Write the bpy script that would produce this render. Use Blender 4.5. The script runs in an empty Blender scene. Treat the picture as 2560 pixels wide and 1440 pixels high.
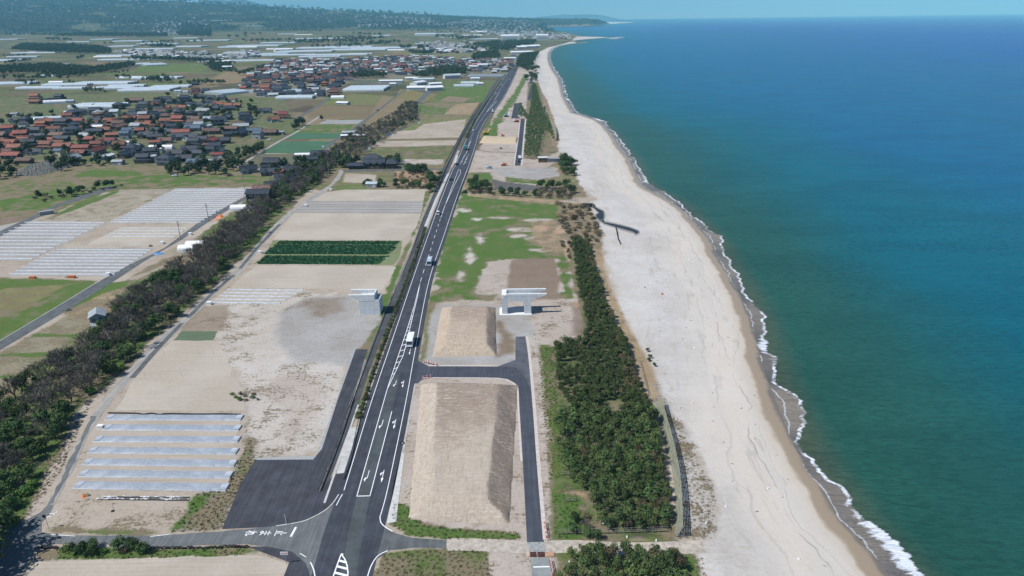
import bpy, bmesh, math, random
import numpy as np
from mathutils import Vector, Matrix, geometry
rnd = random.Random(7)
nr = np.random.RandomState(11)
R = math.radians
SC = bpy.context.scene
COL = SC.collection

# ------------------------------------------------------------------ camera
F, HC, PITCH, ROLL = 1707.0, 100.0, math.atan((720-46.5)/1707.0), R(0.75)
sp, cp, sr, cr = math.sin(PITCH), math.cos(PITCH), math.sin(ROLL), math.cos(ROLL)
fw = Vector((0, cp, -sp)); rt0 = Vector((1, 0, 0)); up0 = Vector((0, sp, cp))
rt = rt0*cr - up0*sr; up = up0*cr + rt0*sr
cam_d = bpy.data.cameras.new('camera'); cam = bpy.data.objects.new('camera', cam_d); COL.objects.link(cam)
cam.matrix_world = Matrix(((rt.x, up.x, -fw.x, 0), (rt.y, up.y, -fw.y, 0), (rt.z, up.z, -fw.z, HC), (0, 0, 0, 1)))
cam_d.sensor_width = 36; cam_d.lens = 36*F/2560; cam_d.clip_start = 1; cam_d.clip_end = 120000
SC.camera = cam

# ------------------------------------------------------------------ sky, sun, exposure
SUN_EL, SHX, SHY = R(53), 0.937, 0.35          # shadows fall to the right and a little away
world = bpy.data.worlds.new('World'); SC.world = world; world.use_nodes = True
wn = world.node_tree.nodes; wl = world.node_tree.links
bgn = wn['Background']; sky = wn.new('ShaderNodeTexSky'); sky.sky_type = 'NISHITA'; sky.sun_disc = False
sky.sun_elevation = SUN_EL; sky.sun_rotation = math.atan2(-SHX, -SHY)
sky.altitude = 2500; sky.air_density = 1.0; sky.dust_density = 0.0; sky.ozone_density = 6
wl.new(sky.outputs[0], bgn.inputs[0]); bgn.inputs[1].default_value = 0.095
sund = bpy.data.lights.new('sun', 'SUN'); sund.energy = 4.2; sund.angle = R(0.53); sund.color = (1, .975, .94)
sun = bpy.data.objects.new('sun', sund); COL.objects.link(sun)
sv = Vector((-math.cos(SUN_EL)*SHX, -math.cos(SUN_EL)*SHY, math.sin(SUN_EL)))
sun.rotation_euler = sv.to_track_quat('Z', 'Y').to_euler()
SC.view_settings.view_transform = 'Standard'; SC.view_settings.look = 'None'
SC.view_settings.exposure = 0.42; SC.view_settings.gamma = 1.0; SC.view_settings.use_curve_mapping = False
SC.render.engine = 'CYCLES'
try:
    SC.cycles.volume_bounces = 0; SC.cycles.max_bounces = 6; SC.cycles.use_denoising = True
except Exception: pass

# ------------------------------------------------------------------ survey: photo measurements -> ground metres
def G(px, py, z=0.0):
    a = (px-1280)/F; b = (720-py)/F
    d = fw + rt*a + up*b
    t = (z-HC)/d.z
    return (d.x*t, d.y*t)
def GP(pts, z=0.0): return [G(p[0], p[1], z) for p in pts]
def PX(x, y, z=0.0):
    v = Vector((x, y, z-HC)); q = v.dot(fw)
    return (1280+F*v.dot(rt)/q, 720-F*v.dot(up)/q)

# ------------------------------------------------------------------ tags
ALL = []
def tag(o, label=None, cat=None, group=None, kind=None):
    if label: o['label'] = label
    if cat: o['category'] = cat
    if group: o['group'] = group
    if kind: o['kind'] = kind
    if label and not kind: ALL.append(o)
    return o
def empty(name, loc=(0, 0, 0), rz=0.0):
    o = bpy.data.objects.new(name, None); COL.objects.link(o); o.location = loc; o.rotation_euler = (0, 0, rz); o.empty_display_size = .5
    return o
def link(name, me, parent=None, loc=None, rz=None, sc=None):
    o = bpy.data.objects.new(name, me); COL.objects.link(o)
    if parent: o.parent = parent
    if loc is not None: o.location = loc
    if rz is not None: o.rotation_euler = (0, 0, rz)
    if sc is not None: o.scale = sc
    return o
def copy_tree(o, parent=None):
    c = o.copy(); COL.objects.link(c); c.parent = parent
    for ch in KIDS.get(o.name, list(o.children)): copy_tree(ch, c)
    return c
KIDS = {}

# ------------------------------------------------------------------ materials
def N(nt, typ, **kw):
    n = nt.nodes.new(typ)
    ins = kw.pop('ins', {})
    for k, v in kw.items(): setattr(n, k, v)
    for k, v in ins.items():
        if isinstance(v, bpy.types.NodeSocket): nt.links.new(v, n.inputs[k])
        else: n.inputs[k].default_value = v
    return n
def math_(nt, op, a, b=None, c=None, clamp=False):
    n = nt.nodes.new('ShaderNodeMath'); n.operation = op; n.use_clamp = clamp
    for i, v in enumerate((a, b, c)):
        if v is None: continue
        if isinstance(v, bpy.types.NodeSocket): nt.links.new(v, n.inputs[i])
        else: n.inputs[i].default_value = v
    return n.outputs[0]
def mix(nt, f, a, b, blend='MIX'):
    n = nt.nodes.new('ShaderNodeMix'); n.data_type = 'RGBA'; n.blend_type = blend
    for k, v in ((0, f), (6, a), (7, b)):
        if isinstance(v, bpy.types.NodeSocket): nt.links.new(v, n.inputs[k])
        else: n.inputs[k].default_value = v if k == 0 else (*v[:3], 1)
    return n.outputs[2]
def step(nt, v, lo, hi, a=0.0, b=1.0):
    n = nt.nodes.new('ShaderNodeMapRange'); n.interpolation_type = 'SMOOTHSTEP'
    for i, x in enumerate((v, lo, hi, a, b)):
        if isinstance(x, bpy.types.NodeSocket): nt.links.new(x, n.inputs[i])
        else: n.inputs[i].default_value = x
    return n.outputs[0]
def newmat(name):
    m = bpy.data.materials.new(name); m.use_nodes = True
    nt = m.node_tree; return m, nt, nt.nodes['Principled BSDF']
def pos(nt): return N(nt, 'ShaderNodeNewGeometry').outputs['Position']
def vmul(nt, v, s):
    n = nt.nodes.new('ShaderNodeVectorMath'); n.operation = 'MULTIPLY'; nt.links.new(v, n.inputs[0]); n.inputs[1].default_value = s; return n.outputs[0]
def noise(nt, vec, scale, detail=4, rough=.55, dist=0):
    return N(nt, 'ShaderNodeTexNoise', ins={'Vector': vec, 'Scale': scale, 'Detail': detail, 'Roughness': rough, 'Distortion': dist}).outputs['Fac']
def bump(nt, h, strength, dist=.1):
    return N(nt, 'ShaderNodeBump', ins={'Height': h, 'Strength': strength, 'Distance': dist}).outputs['Normal']
MC = {}
def mat(name, c, rough=.8, var=.12, scale=.6, c2=None, spec=.3, metal=0, bmp=0, obj=True, rv=0):
    """plain surface with blotchy procedural variation"""
    if name in MC: return MC[name]
    m, nt, b = newmat(name)
    if obj: v = N(nt, 'ShaderNodeTexCoord').outputs['Object']
    else: v = pos(nt)
    n1 = noise(nt, v, scale, 6, .65)
    if c2 is None: c2 = tuple(x*(1-2.2*var) for x in c)
    c1 = tuple(min(1, x*(1+var*.8)) for x in c)
    col = mix(nt, step(nt, n1, .33, .67), c1, c2)
    if rv:
        ri = N(nt, 'ShaderNodeObjectInfo').outputs['Random']
        hs = nt.nodes.new('ShaderNodeHueSaturation'); nt.links.new(col, hs.inputs['Color'])
        nt.links.new(step(nt, ri, 0, 1, 1-rv, 1+rv), hs.inputs['Value'])
        nt.links.new(math_(nt, 'ADD', math_(nt, 'MULTIPLY', math_(nt, 'FRACT', math_(nt, 'MULTIPLY', ri, 7.3)), .03), .485), hs.inputs['Hue'])
        col = hs.outputs[0]
    nt.links.new(col, b.inputs['Base Color']); b.inputs['Roughness'].default_value = rough
    b.inputs['Specular IOR Level'].default_value = spec; b.inputs['Metallic'].default_value = metal
    if bmp: nt.links.new(bump(nt, n1, bmp, .15), b.inputs['Normal'])
    MC[name] = m; return m
def leafmat(name, c1, c2, scale=1.2, rv=.3):
    if name in MC: return MC[name]
    m, nt, b = newmat(name)
    v = pos(nt)
    n1 = noise(nt, v, scale, 3, .6)
    col = mix(nt, step(nt, n1, .3, .7), c1, c2)
    ri = N(nt, 'ShaderNodeObjectInfo').outputs['Random']
    hs = nt.nodes.new('ShaderNodeHueSaturation'); nt.links.new(col, hs.inputs['Color'])
    nt.links.new(step(nt, ri, 0, 1, 1-rv, 1+rv), hs.inputs['Value'])
    nt.links.new(math_(nt, 'ADD', math_(nt, 'MULTIPLY', math_(nt, 'FRACT', math_(nt, 'MULTIPLY', ri, 9.1)), .04), .478), hs.inputs['Hue'])
    nt.links.new(hs.outputs[0], b.inputs['Base Color']); b.inputs['Roughness'].default_value = .75
    b.inputs['Specular IOR Level'].default_value = .15
    MC[name] = m; return m

# ------------------------------------------------------------------ mesh builder
class MB:
    def __init__(s): s.v = []; s.f = []; s.m = []; s.mats = []
    def _m(s, m):
        if m not in s.mats: s.mats.append(m)
        return s.mats.index(m)
    def poly(s, vs, m):
        i = len(s.v); s.v += [tuple(p) for p in vs]; s.f.append(tuple(range(i, i+len(vs)))); s.m.append(s._m(m))
    def box(s, c, d, m, rz=0, taper=1.0):
        x, y, z = d[0]/2, d[1]/2, d[2]/2; i = len(s.v); ca, sa = math.cos(rz), math.sin(rz)
        for dz, t in ((-z, 1), (z, taper)):
            for dx, dy in ((-x, -y), (x, -y), (x, y), (-x, y)):
                dx *= t; dy *= t
                s.v.append((c[0]+dx*ca-dy*sa, c[1]+dx*sa+dy*ca, c[2]+dz))
        for q in ((3, 2, 1, 0), (4, 5, 6, 7), (0, 1, 5, 4), (1, 2, 6, 5), (2, 3, 7, 6), (3, 0, 4, 7)):
            s.f.append(tuple(i+k for k in q)); s.m.append(s._m(m))
    def tube(s, a, b, r0, r1, m, n=6, cap=True):
        a = Vector(a); b = Vector(b); d = b-a
        if d.length < 1e-6: return
        q = d.to_track_quat('Z', 'Y'); i = len(s.v)
        for p, r in ((a, r0), (b, r1)):
            for k in range(n):
                t = 2*math.pi*k/n
                s.v.append(tuple(p + q @ Vector((r*math.cos(t), r*math.sin(t), 0))))
        mi = s._m(m)
        for k in range(n):
            s.f.append((i+k, i+(k+1) % n, i+n+(k+1) % n, i+n+k)); s.m.append(mi)
        if cap and n > 3:
            s.f.append(tuple(i+n-1-k for k in range(n))); s.m.append(mi)
            s.f.append(tuple(i+n+k for k in range(n))); s.m.append(mi)
    def extr(s, prof, axis, lo, hi, m):
        """closed profile (u,v): axis 'x' -> (y,z) profile swept along x; 'y' -> (x,z) along y; 'z' -> (x,y) along z"""
        def P(u, v, w): return (w, u, v) if axis == 'x' else ((u, w, v) if axis == 'y' else (u, v, w))
        n = len(prof); i = len(s.v)
        s.v += [P(u, v, lo) for u, v in prof] + [P(u, v, hi) for u, v in prof]
        mi = s._m(m)
        for k in range(n):
            s.f.append((i+k, i+(k+1) % n, i+n+(k+1) % n, i+n+k)); s.m.append(mi)
        s.f.append(tuple(i+n-1-k for k in range(n))); s.m.append(mi)
        s.f.append(tuple(i+n+k for k in range(n))); s.m.append(mi)
    def mesh(s, name, smooth=False, fix=True):
        me = bpy.data.meshes.new(name); me.from_pydata(s.v, [], s.f)
        for m in s.mats: me.materials.append(m)
        me.polygons.foreach_set('material_index', s.m)
        if smooth: me.polygons.foreach_set('use_smooth', [True]*len(s.f))
        if fix:
            bm = bmesh.new(); bm.from_mesh(me); bmesh.ops.recalc_face_normals(bm, faces=bm.faces); bm.to_mesh(me); bm.free()
        me.update(); return me
    def build(s, name, parent=None, **k): return link(name, s.mesh(name, **k), parent)

# ------------------------------------------------------------------ numpy tools
def vnoise(x, y, sc, seed=0, octv=3):
    out = np.zeros_like(x); amp = 1; tot = 0
    for o in range(octv):
        u = x/sc; v = y/sc; i = np.floor(u).astype(np.int64); j = np.floor(v).astype(np.int64); fu = u-i; fv = v-j
        fu = fu*fu*(3-2*fu); fv = fv*fv*(3-2*fv)
        def h(a, b):
            n = (a*374761393 + b*668265263 + (seed+o*17)*974634777) & 0x7fffffff
            n = ((n ^ (n >> 13))*1274126177) & 0x7fffffff
            return ((n ^ (n >> 16)) & 0xffff)/65535.0
        val = (h(i, j)*(1-fu)+h(i+1, j)*fu)*(1-fv)+(h(i, j+1)*(1-fu)+h(i+1, j+1)*fu)*fv
        out += amp*val; tot += amp; amp *= .5; sc = sc/2
    return out/tot
def seg_dist(x, y, P, closed=True):
    P = np.asarray(P, float); n = len(P); best = np.full(x.shape, 1e18); arc = np.zeros(x.shape); L = 0.0
    for k in range(n if closed else n-1):
        a = P[k]; b = P[(k+1) % n]; d = b-a; l2 = max((d*d).sum(), 1e-9); l = math.sqrt(l2)
        t = np.clip(((x-a[0])*d[0]+(y-a[1])*d[1])/l2, 0, 1)
        q = (x-a[0]-t*d[0])**2+(y-a[1]-t*d[1])**2
        w = q < best; best = np.where(w, q, best); arc = np.where(w, L+t*l, arc); L += l
    return np.sqrt(best), arc
def inside(x, y, P):
    P = np.asarray(P, float); c = np.zeros(x.shape, bool); n = len(P); j = n-1
    for i in range(n):
        xi, yi = P[i]; xj, yj = P[j]
        if yi != yj:
            c ^= ((yi > y) != (yj > y)) & (x < (xj-xi)*(y-yi)/(yj-yi)+xi)
        j = i
    return c
def sstep(v, a, b):
    t = np.clip((v-a)/(b-a), 0, 1); return t*t*(3-2*t)
def in_poly(x, y, P):
    return bool(inside(np.array([x]), np.array([y]), P)[0])
def scatter(P, spacing, n=None, seed=1, tries=30000):
    """random points with a minimum spacing inside polygon P (metres)"""
    r = random.Random(seed); xs = [p[0] for p in P]; ys = [p[1] for p in P]; grid = {}; out = []
    X = np.array([r.uniform(min(xs), max(xs)) for _ in range(tries)]); Y = np.array([r.uniform(min(ys), max(ys)) for _ in range(tries)])
    ok = inside(X, Y, P)
    for x, y in zip(X[ok], Y[ok]):
        g = (int(x//spacing), int(y//spacing)); bad = False
        for a in (-1, 0, 1):
            for b in (-1, 0, 1):
                for q in grid.get((g[0]+a, g[1]+b), ()):
                    if (q[0]-x)**2+(q[1]-y)**2 < spacing*spacing: bad = True
        if bad: continue
        grid.setdefault(g, []).append((x, y)); out.append((float(x), float(y)))
        if n and len(out) >= n: break
    return out

# ------------------------------------------------------------------ coast and terrain
SEA = -3.0
coast_px = [(2400, 1620), (2300, 1520), (2228, 1440), (2165, 1365), (2100, 1298), (2062, 1230), (2020, 1180), (1990, 1120), (1960, 1050), (1940, 1000),
            (1915, 940), (1898, 880), (1878, 800), (1850, 735), (1820, 690), (1800, 650), (1782, 610), (1752, 570), (1722, 545), (1705, 522), (1668, 498),
            (1625, 474), (1598, 452), (1588, 425), (1575, 398), (1552, 370), (1538, 345), (1520, 325), (1498, 303), (1462, 290), (1434, 283), (1422, 262),
            (1410, 240), (1405, 218), (1398, 196), (1385, 178), (1376, 162), (1372, 146), (1373, 132), (1382, 121), (1400, 114), (1428, 109), (1470, 106),
            (1440, 103.5), (1432, 101), (1465, 98), (1522, 93.5), (1455, 92), (1440, 88), (1425, 84.5), (1400, 79), (1350, 72.5), (1345, 70.5), (1368, 68.3), (1420, 67.0),
            (1490, 65.8), (1478, 64.5), (1520, 61.5), (1545, 58.8), (1588, 56.6), (1600, 55.6), (1560, 54.8), (1500, 54.6)]
COAST = GP(coast_px, SEA)
LAND = COAST + [(COAST[-1][0]-200, 16500), (-40000, 16500), (-40000, -200), (COAST[0][0], -200)]
def axis_y(y0, y1, k, s0):
    out = [y0]
    while out[-1] < y1: out.append(out[-1]+max(s0, out[-1]*k))
    return np.array(out)
def coast_sd(x, y):
    d, s = seg_dist(x, y, COAST, closed=False)
    # beyond the near end of the coast line use its first segment's direction
    return np.where(inside(x, y, LAND), d, -d), s
top_px = [(-400, -40), (0, -10), (200, -3), (440, 4), (600, 13), (740, 20), (880, 28), (1000, 33), (1100, 38), (1200, 42), (1300, 45.3), (1400, 47), (1500, 47.6), (1560, 48.5), (1620, 51)]
AZ = []; EL = []
for px, py in top_px:
    a = (px-1280)/F; b = (720-py)/F; d = fw+rt*a+up*b; AZ.append(d.x/d.y); EL.append(d.z/d.y)
AZ = np.array(AZ); EL = np.array(EL)
def land_h(x, y):
    """height of the land away from the beach: flat coastal plain, then a gentle rise, then the wooded foothills"""
    az = x/np.maximum(y, 1.0)
    el = np.interp(az, AZ, EL)
    h = 34*sstep(y, 2300, 6000)*sstep(-az, -.04, .12)
    topy = 10500.0
    ht = HC+topy*el
    t = np.clip((y-5600)/(topy-5600), 0, 1)
    f = t*t*(3-2*t)*.35+t*.65
    hill = np.maximum(ht-h, 0)*f
    nz = vnoise(x, y, 900, 3, 4)
    hill *= (1+.35*(nz-.5)*np.sin(np.clip(t, 0, 1)*math.pi))
    h = h+hill+np.where(t > .02, 26*(vnoise(x, y, 330, 5, 3)-.5)*np.minimum(t*4, 1)*sstep(-az, -.1, .1), 0)
    h = np.where(y > topy, h-(y-topy)*.06, h)
    return h
def heights(x, y, d):
    h = land_h(x, y)
    beach = SEA+3.0*sstep(d, -2, 30)*1.0-.02
    beach = np.where(d < 0, SEA-.12+.07*np.maximum(d, -80), SEA+3.0*np.clip(d/34, 0, 1)**.8*1.0-.0)
    k = np.clip(d/34, 0, 1)
    out = np.where(d < 34, np.where(d < 0, beach, beach*(1-k)+h*k), h)
    out = np.where((d >= 0) & (d < 34), SEA+(h-SEA)*(k**.75), out)
    return out

# ------------------------------------------------------------------ ground: one sheet, its cover surveyed into attributes
ys = axis_y(70, 16000, .0056, .55)
def axis_x(n0, s0, k, xmax):
    out = [0.0]
    while out[-1] < xmax: out.append(out[-1]+(s0 if out[-1] < n0 else s0*(1+(out[-1]-n0)*k)))
    a = np.array(out); return a
xp = axis_x(150, .85, .012, 6000); xn = axis_x(170, .85, .008, 9500)
xs = np.concatenate([-xn[::-1], xp[1:]])
GX, GY = np.meshgrid(xs, ys); gx = GX.ravel(); gy = GY.ravel()
gd, gs = coast_sd(gx, gy)
gz = heights(gx, gy, gd)
C = {'sand': (.475, .445, .405), 'field': (.40, .352, .295), 'pink': (.42, .372, .33), 'soil': (.19, .145, .11), 'brown': (.235, .185, .145), 'gravel': (.35, .347, .338),
     'dry': (.33, .255, .165), 'green': (.085, .15, .035), 'olive': (.15, .15, .06), 'dark': (.06, .06, .04), 'beach': (.52, .505, .485), 'greyt': (.26, .245, .21),
     'conc': (.40, .40, .38), 'wood': (.03, .045, .03)}
col = np.tile(np.array(C['field']), (len(gx), 1)); veg = np.full(len(gx), .08); dry = np.full(len(gx), .7)
# patchwork of farm parcels over the plain
th = R(-14); u = gx*math.cos(th)+gy*math.sin(th); v = -gx*math.sin(th)+gy*math.cos(th)
def cellhash(i, j, s):
    n = (i*73856093 ^ j*19349663 ^ s*83492791) & 0x7fffffff
    n = ((n ^ (n >> 13))*1274126177) & 0x7fffffff
    return ((n ^ (n >> 15)) & 0xffff)/65535.0
big = cellhash(np.floor(u/260).astype(np.int64), np.floor(v/200).astype(np.int64), 5)
cw = np.where(big > .5, 52, 95); ch = np.where(big > .35, 62, 110)
ci = np.floor(u/cw).astype(np.int64); cj = np.floor(v/ch).astype(np.int64); hh = cellhash(ci, cj, 1); h2 = cellhash(ci, cj, 2)
pal = np.array([C['green'], (.12, .135, .05), (.15, .145, .075), (.10, .115, .06), (.26, .21, .135), (.11, .16, .045), (.20, .175, .11), (.15, .125, .085)])
pidx = (hh*8).astype(int) % 8
pc = pal[pidx]*(0.62+.4*h2)[:, None]
far = (gy > 560) & (gx < 0) | (gy > 1500) | ((gx < -200) & (gy > 430))
col[far] = pc[far]; veg[far] = np.array([.9, .8, .5, .3, .1, .9, .4, .3])[pidx][far]*.5; dry[far] = .5
# wooded hills
az = gx/gy
wood = sstep(gy+500*(vnoise(gx, gy, 700, 9)-.5), 5300, 5900)
col = col*(1-wood[:, None])+np.array(C['wood'])*wood[:, None]*(.7+.6*vnoise(gx, gy, 260, 12))[:, None]; veg *= (1-wood)
clr = (vnoise(gx, gy, 420, 31) > .70) & (gy > 5700)
col[clr] = np.array((.12, .13, .07))
def paint(pts, c=None, vg=None, dr=None, soft=1.2, amp=2.0, nsc=5.0, world=False, seed=0):
    global col, veg, dry
    P = pts if world else GP(pts)
    P = np.array(P); pad = soft+amp+2
    w = (gx > P[:, 0].min()-pad) & (gx < P[:, 0].max()+pad) & (gy > P[:, 1].min()-pad) & (gy < P[:, 1].max()+pad)
    if not w.any(): return
    X = gx[w]; Y = gy[w]
    d, _ = seg_dist(X, Y, P); d = np.where(inside(X, Y, P), d, -d)
    d = d+(vnoise(X, Y, nsc, 40+seed)-.5)*2*amp
    m = sstep(d, -soft, soft)
    if c is not None: col[w] = col[w]*(1-m[:, None])+np.array(C[c] if isinstance(c, str) else c)*m[:, None]
    if vg is not None: veg[w] = veg[w]*(1-m)+vg*m
    if dr is not None: dry[w] = dry[w]*(1-m)+dr*m
def ell(cx, cy, rx, ry, n=14): return [(cx+rx*math.cos(2*math.pi*k/n), cy+ry*math.sin(2*math.pi*k/n)) for k in range(n)]
# --- general zones
paint([(1000, 1600), (1400, 1600), (1480, 1000), (1460, 560), (1400, 420), (1330, 300), (1340, 150), (1290, 150), (1180, 420), (1080, 700), (1015, 1000)], 'pink', .12, .9, 1, 2)
paint([(0, 395), (180, 395), (420, 380), (640, 430), (860, 300), (1100, 250), (1200, 260), (1120, 420), (1100, 470), (860, 480), (640, 468), (420, 470), (300, 465), (130, 535), (0, 565), (-200, 640), (-300, 420)], 'olive', .72, .62, 1, 3)
paint([(-300, 640), (0, 575), (70, 555), (0, 700), (-300, 780)], 'field', .1, .8)
paint([(-200, 690), (245, 702), (0, 860), (-200, 960)], 'olive', .85, .25, 1, 1)
paint([(10, 720), (165, 712), (60, 775), (-100, 780)], (.20, .19, .09), .35, .55, 1, 1)
paint([(-200, 970), (0, 880), (200, 770), (330, 690), (420, 640), (330, 760), (200, 850), (60, 930), (0, 1050)], (.25, .225, .16), .35, .5, 1, 1.5)
for yy, x0, x1 in ((777, 150, 290), (838, 80, 240), (886, 0, 190), (941, 0, 150), (1000, -40, 60)):
    paint([(x0, yy-3), (x1, yy-2), (x1, yy+5), (x0, yy+4)], 'green', .9, .2, .8, .8)
paint([(150, 765), (235, 712), (330, 705), (300, 760), (235, 800), (180, 790)], 'dry', .55, .6, 1, 3)
paint([(240, 712), (335, 700), (330, 712), (250, 735), (170, 775), (150, 772)], 'green', .9, .15, .8, 1)
# belt floor
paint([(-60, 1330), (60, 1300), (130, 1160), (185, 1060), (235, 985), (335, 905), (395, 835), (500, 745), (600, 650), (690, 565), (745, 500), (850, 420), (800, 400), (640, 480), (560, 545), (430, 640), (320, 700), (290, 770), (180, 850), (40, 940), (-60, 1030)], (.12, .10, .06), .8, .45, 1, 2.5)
paint([(60, 1300), (100, 1240), (110, 1195), (175, 1110), (178, 1040), (220, 1000), (238, 1005), (170, 1120), (95, 1280), (40, 1315)], 'pink', .25, .9, .8, 2)
paint([(40, 1240), (95, 1180), (110, 1195), (60, 1260), (10, 1290), (-20, 1280)], 'green', .95, .05, 1, 2)
# cropland left of the main road
paint([(310, 1000), (600, 900), (620, 1060), (640, 1150), (560, 1320), (120, 1330), (200, 1150), (260, 1040)], 'field', .07, .8, 1, 1.5)
paint([(150, 1300), (470, 1270), (430, 1332), (110, 1328), (120, 1300)], None, .28, .6, 1, 3)
paint([(110, 1318), (400, 1330), (400, 1337), (120, 1331)], 'olive', .75, .45, .6, 1)
paint([(495, 1232), (570, 1222), (612, 1120), (618, 1040), (610, 960), (622, 960), (640, 1100), (640, 1148), (600, 1215), (552, 1324), (425, 1331), (470, 1280)], 'greyt', .72, .5, .8, 1.5)
paint([(485, 1238), (520, 1235), (500, 1270), (440, 1325), (425, 1325), (475, 1270)], 'green', .9, .15, .8, 1)
paint([(575, 985), (640, 975), (670, 1000), (640, 1010), (590, 1008)], 'olive', .7, .5, 1, 2)
paint([(560, 735), (760, 728), (900, 742), (965, 800), (880, 880), (840, 1020), (800, 1128), (640, 1142), (622, 1060), (612, 960), (560, 900), (535, 830)], 'sand', .27, .95, 1, 3)
paint([(700, 930), (800, 940), (805, 975), (770, 1060), (720, 1100), (700, 1020), (650, 990)], 'pink', .22, .8, 2, 3)
paint([(600, 885), (665, 800), (720, 850), (765, 900), (690, 918), (620, 910)], 'sand', .03, .9, 3, 4)
paint([(700, 775), (790, 745), (880, 740), (960, 790), (945, 850), (920, 873), (890, 874), (862, 915), (740, 905), (690, 850)], 'gravel', .03, .9, 2, 2.5)
paint([(755, 752), (850, 745), (855, 775), (800, 790), (760, 775)], (.27, .235, .20), .2, .9, 3, 3)
paint([(470, 765), (575, 762), (560, 828), (450, 830)], (.29, .245, .195), .2, .9, .8, 1)
# verges of the main road, path side
paint([(880, 1065), (905, 1010), (965, 860), (1015, 720), (1045, 640), (1062, 575), (1054, 572), (1000, 720), (940, 880), (900, 990), (865, 1075)], 'olive', .8, .5, .4, .5)
paint([(960, 800), (1003, 670), (1030, 600), (1060, 520), (1100, 440), (1085, 470), (1062, 480), (1045, 560), (1005, 640), (985, 670), (965, 735), (900, 742)], 'green', .8, .3, .8, 1.2)
paint([(890, 874), (905, 873), (950, 800), (958, 792), (925, 880), (918, 905)], 'olive', .8, .4, .6, 1)
# verge right of main road
paint([(1050, 905), (1075, 910), (1085, 760), (1075, 735), (1062, 800)], 'olive', .6, .6, .6, 1.2)
paint([(1090, 755), (1082, 745), (1108, 600), (1150, 490), (1160, 470), (1175, 490), (1400, 512), (1402, 545), (1385, 600), (1420, 645), (1435, 745), (1400, 742), (1392, 650), (1270, 650), (1205, 690), (1180, 742)], 'green', .82, .26, 1.2, 4)
for cx, cy, rx, ry in ((1160, 525, 22, 5), (1190, 548, 16, 5), (1255, 545, 40, 3), (1340, 550, 45, 5), (1310, 575, 40, 7), (1200, 595, 12, 14), (1175, 640, 12, 24), (1300, 590, 22, 5), (1345, 595, 40, 6), (1245, 665, 25, 16), (1380, 575, 30, 8), (1150, 690, 12, 14), (1360, 625, 40, 4)):
    paint(ell(cx, cy, rx, ry), 'sand', .22, .7, 2, 2.5)
paint([(1215, 655), (1285, 645), (1270, 745), (1190, 745), (1200, 700)], 'pink', .12, .8, 1, 3)
paint([(1278, 648), (1388, 646), (1400, 700), (1395, 750), (1265, 748), (1268, 700)], 'brown', .04, 1, .6, .8)
paint([(1320, 555), (1400, 550), (1425, 600), (1400, 640), (1330, 610)], 'dry', .45, .75, 3, 4)
paint([(1150, 738), (1240, 737), (1230, 752), (1160, 752)], 'green', .8, .3, 1, 2)
paint([(1240, 750), (1440, 752), (1470, 850), (1330, 855), (1240, 800)], 'pink', .25, 1, 1, 2)
paint([(1425, 760), (1450, 760), (1475, 850), (1440, 850)], (.25, .205, .17), .3, .9, 1, 1)
paint([(1062, 905), (1075, 790), (1100, 762), (1250, 760), (1330, 785), (1335, 840), (1290, 842), (1290, 912), (1075, 918)], 'gravel', .03, .9, 1, 1.5)
paint([(1240, 860), (1250, 800), (1285, 850), (1283, 885), (1245, 890)], (.21, .165, .12), .1, 1, 2, 3)
paint([(1345, 860), (1400, 868), (1400, 1000), (1430, 1100), (1420, 1330), (1378, 1352), (1372, 1200), (1362, 1050)], 'olive', .72, .35, .8, 2)
paint([(1322, 850), (1345, 850), (1368, 1060), (1375, 1200), (1372, 1350), (1358, 1350), (1345, 1150)], 'pink', .28, .9, .6, 1)
# grove floor
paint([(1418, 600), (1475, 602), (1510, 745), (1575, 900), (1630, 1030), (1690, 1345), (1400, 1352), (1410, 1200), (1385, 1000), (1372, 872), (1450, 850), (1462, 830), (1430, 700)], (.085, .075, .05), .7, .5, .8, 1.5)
for cx, cy, rx, ry in ((1425, 980, 20, 9), (1440, 1240, 26, 8), (1445, 1272, 30, 7), (1440, 1085, 14, 9), (1355, 570, 20, 8), (1418, 625, 6, 22), (1440, 760, 5, 10), (1390, 895, 8, 8), (1420, 575, 35, 10)):
    paint(ell(cx, cy, rx, ry), (.40, .29, .20), .12, .9, 1, 1.5)
paint([(1395, 1240), (1450, 1245), (1470, 1340), (1395, 1345)], 'green', .8, .25, 1, 2)
# beach
inner = [(1810, 1520), (1770, 1440), (1720, 1395), (1730, 1365), (1785, 1330), (1795, 1260), (1770, 1190), (1730, 1120), (1690, 1060), (1655, 1000), (1625, 920), (1590, 850), (1555, 780), (1530, 700), (1512, 640), (1500, 590), (1480, 530), (1476, 508), (1488, 495), (1455, 470), (1440, 440), (1440, 415), (1405, 395), (1390, 350), (1375, 300), (1360, 250), (1345, 200), (1340, 160), (1338, 135), (1370, 118), (1428, 104)]
bw = GP(inner, 0.0)
paint(bw+[(COAST[41][0]+30, COAST[41][1]+30), (4000, 6000), (4000, 0)], 'beach', .0, 1, 1.5, 3, world=True)
paint([(1430, 100), (1530, 95), (1530, 88), (1440, 92)], 'beach', 0, 1, 8, 5)
paint([(1645, 1005), (1690, 1050), (1740, 1130), (1790, 1240), (1785, 1330), (1700, 1350), (1690, 1200), (1665, 1080)], (.44, .42, .39), .42, .85, 1.2, 3)
paint([(1475, 600), (1489, 656), (1525, 759), (1558, 842), (1589, 912), (1617, 981), (1632, 1012), (1657, 1005), (1633, 920), (1590, 850), (1562, 798), (1532, 735), (1517, 689), (1503, 620)], 'dry', .3, .98, .8, 1)
paint([(1640, 960), (1660, 1000), (1700, 1070), (1680, 1065), (1640, 1010)], 'greyt', .5, .8, 2, 3)
paint([(1395, 505), (1470, 510), (1505, 580), (1500, 620), (1420, 600), (1395, 560)], 'dry', .7, .75, 1.5, 3)
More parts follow.
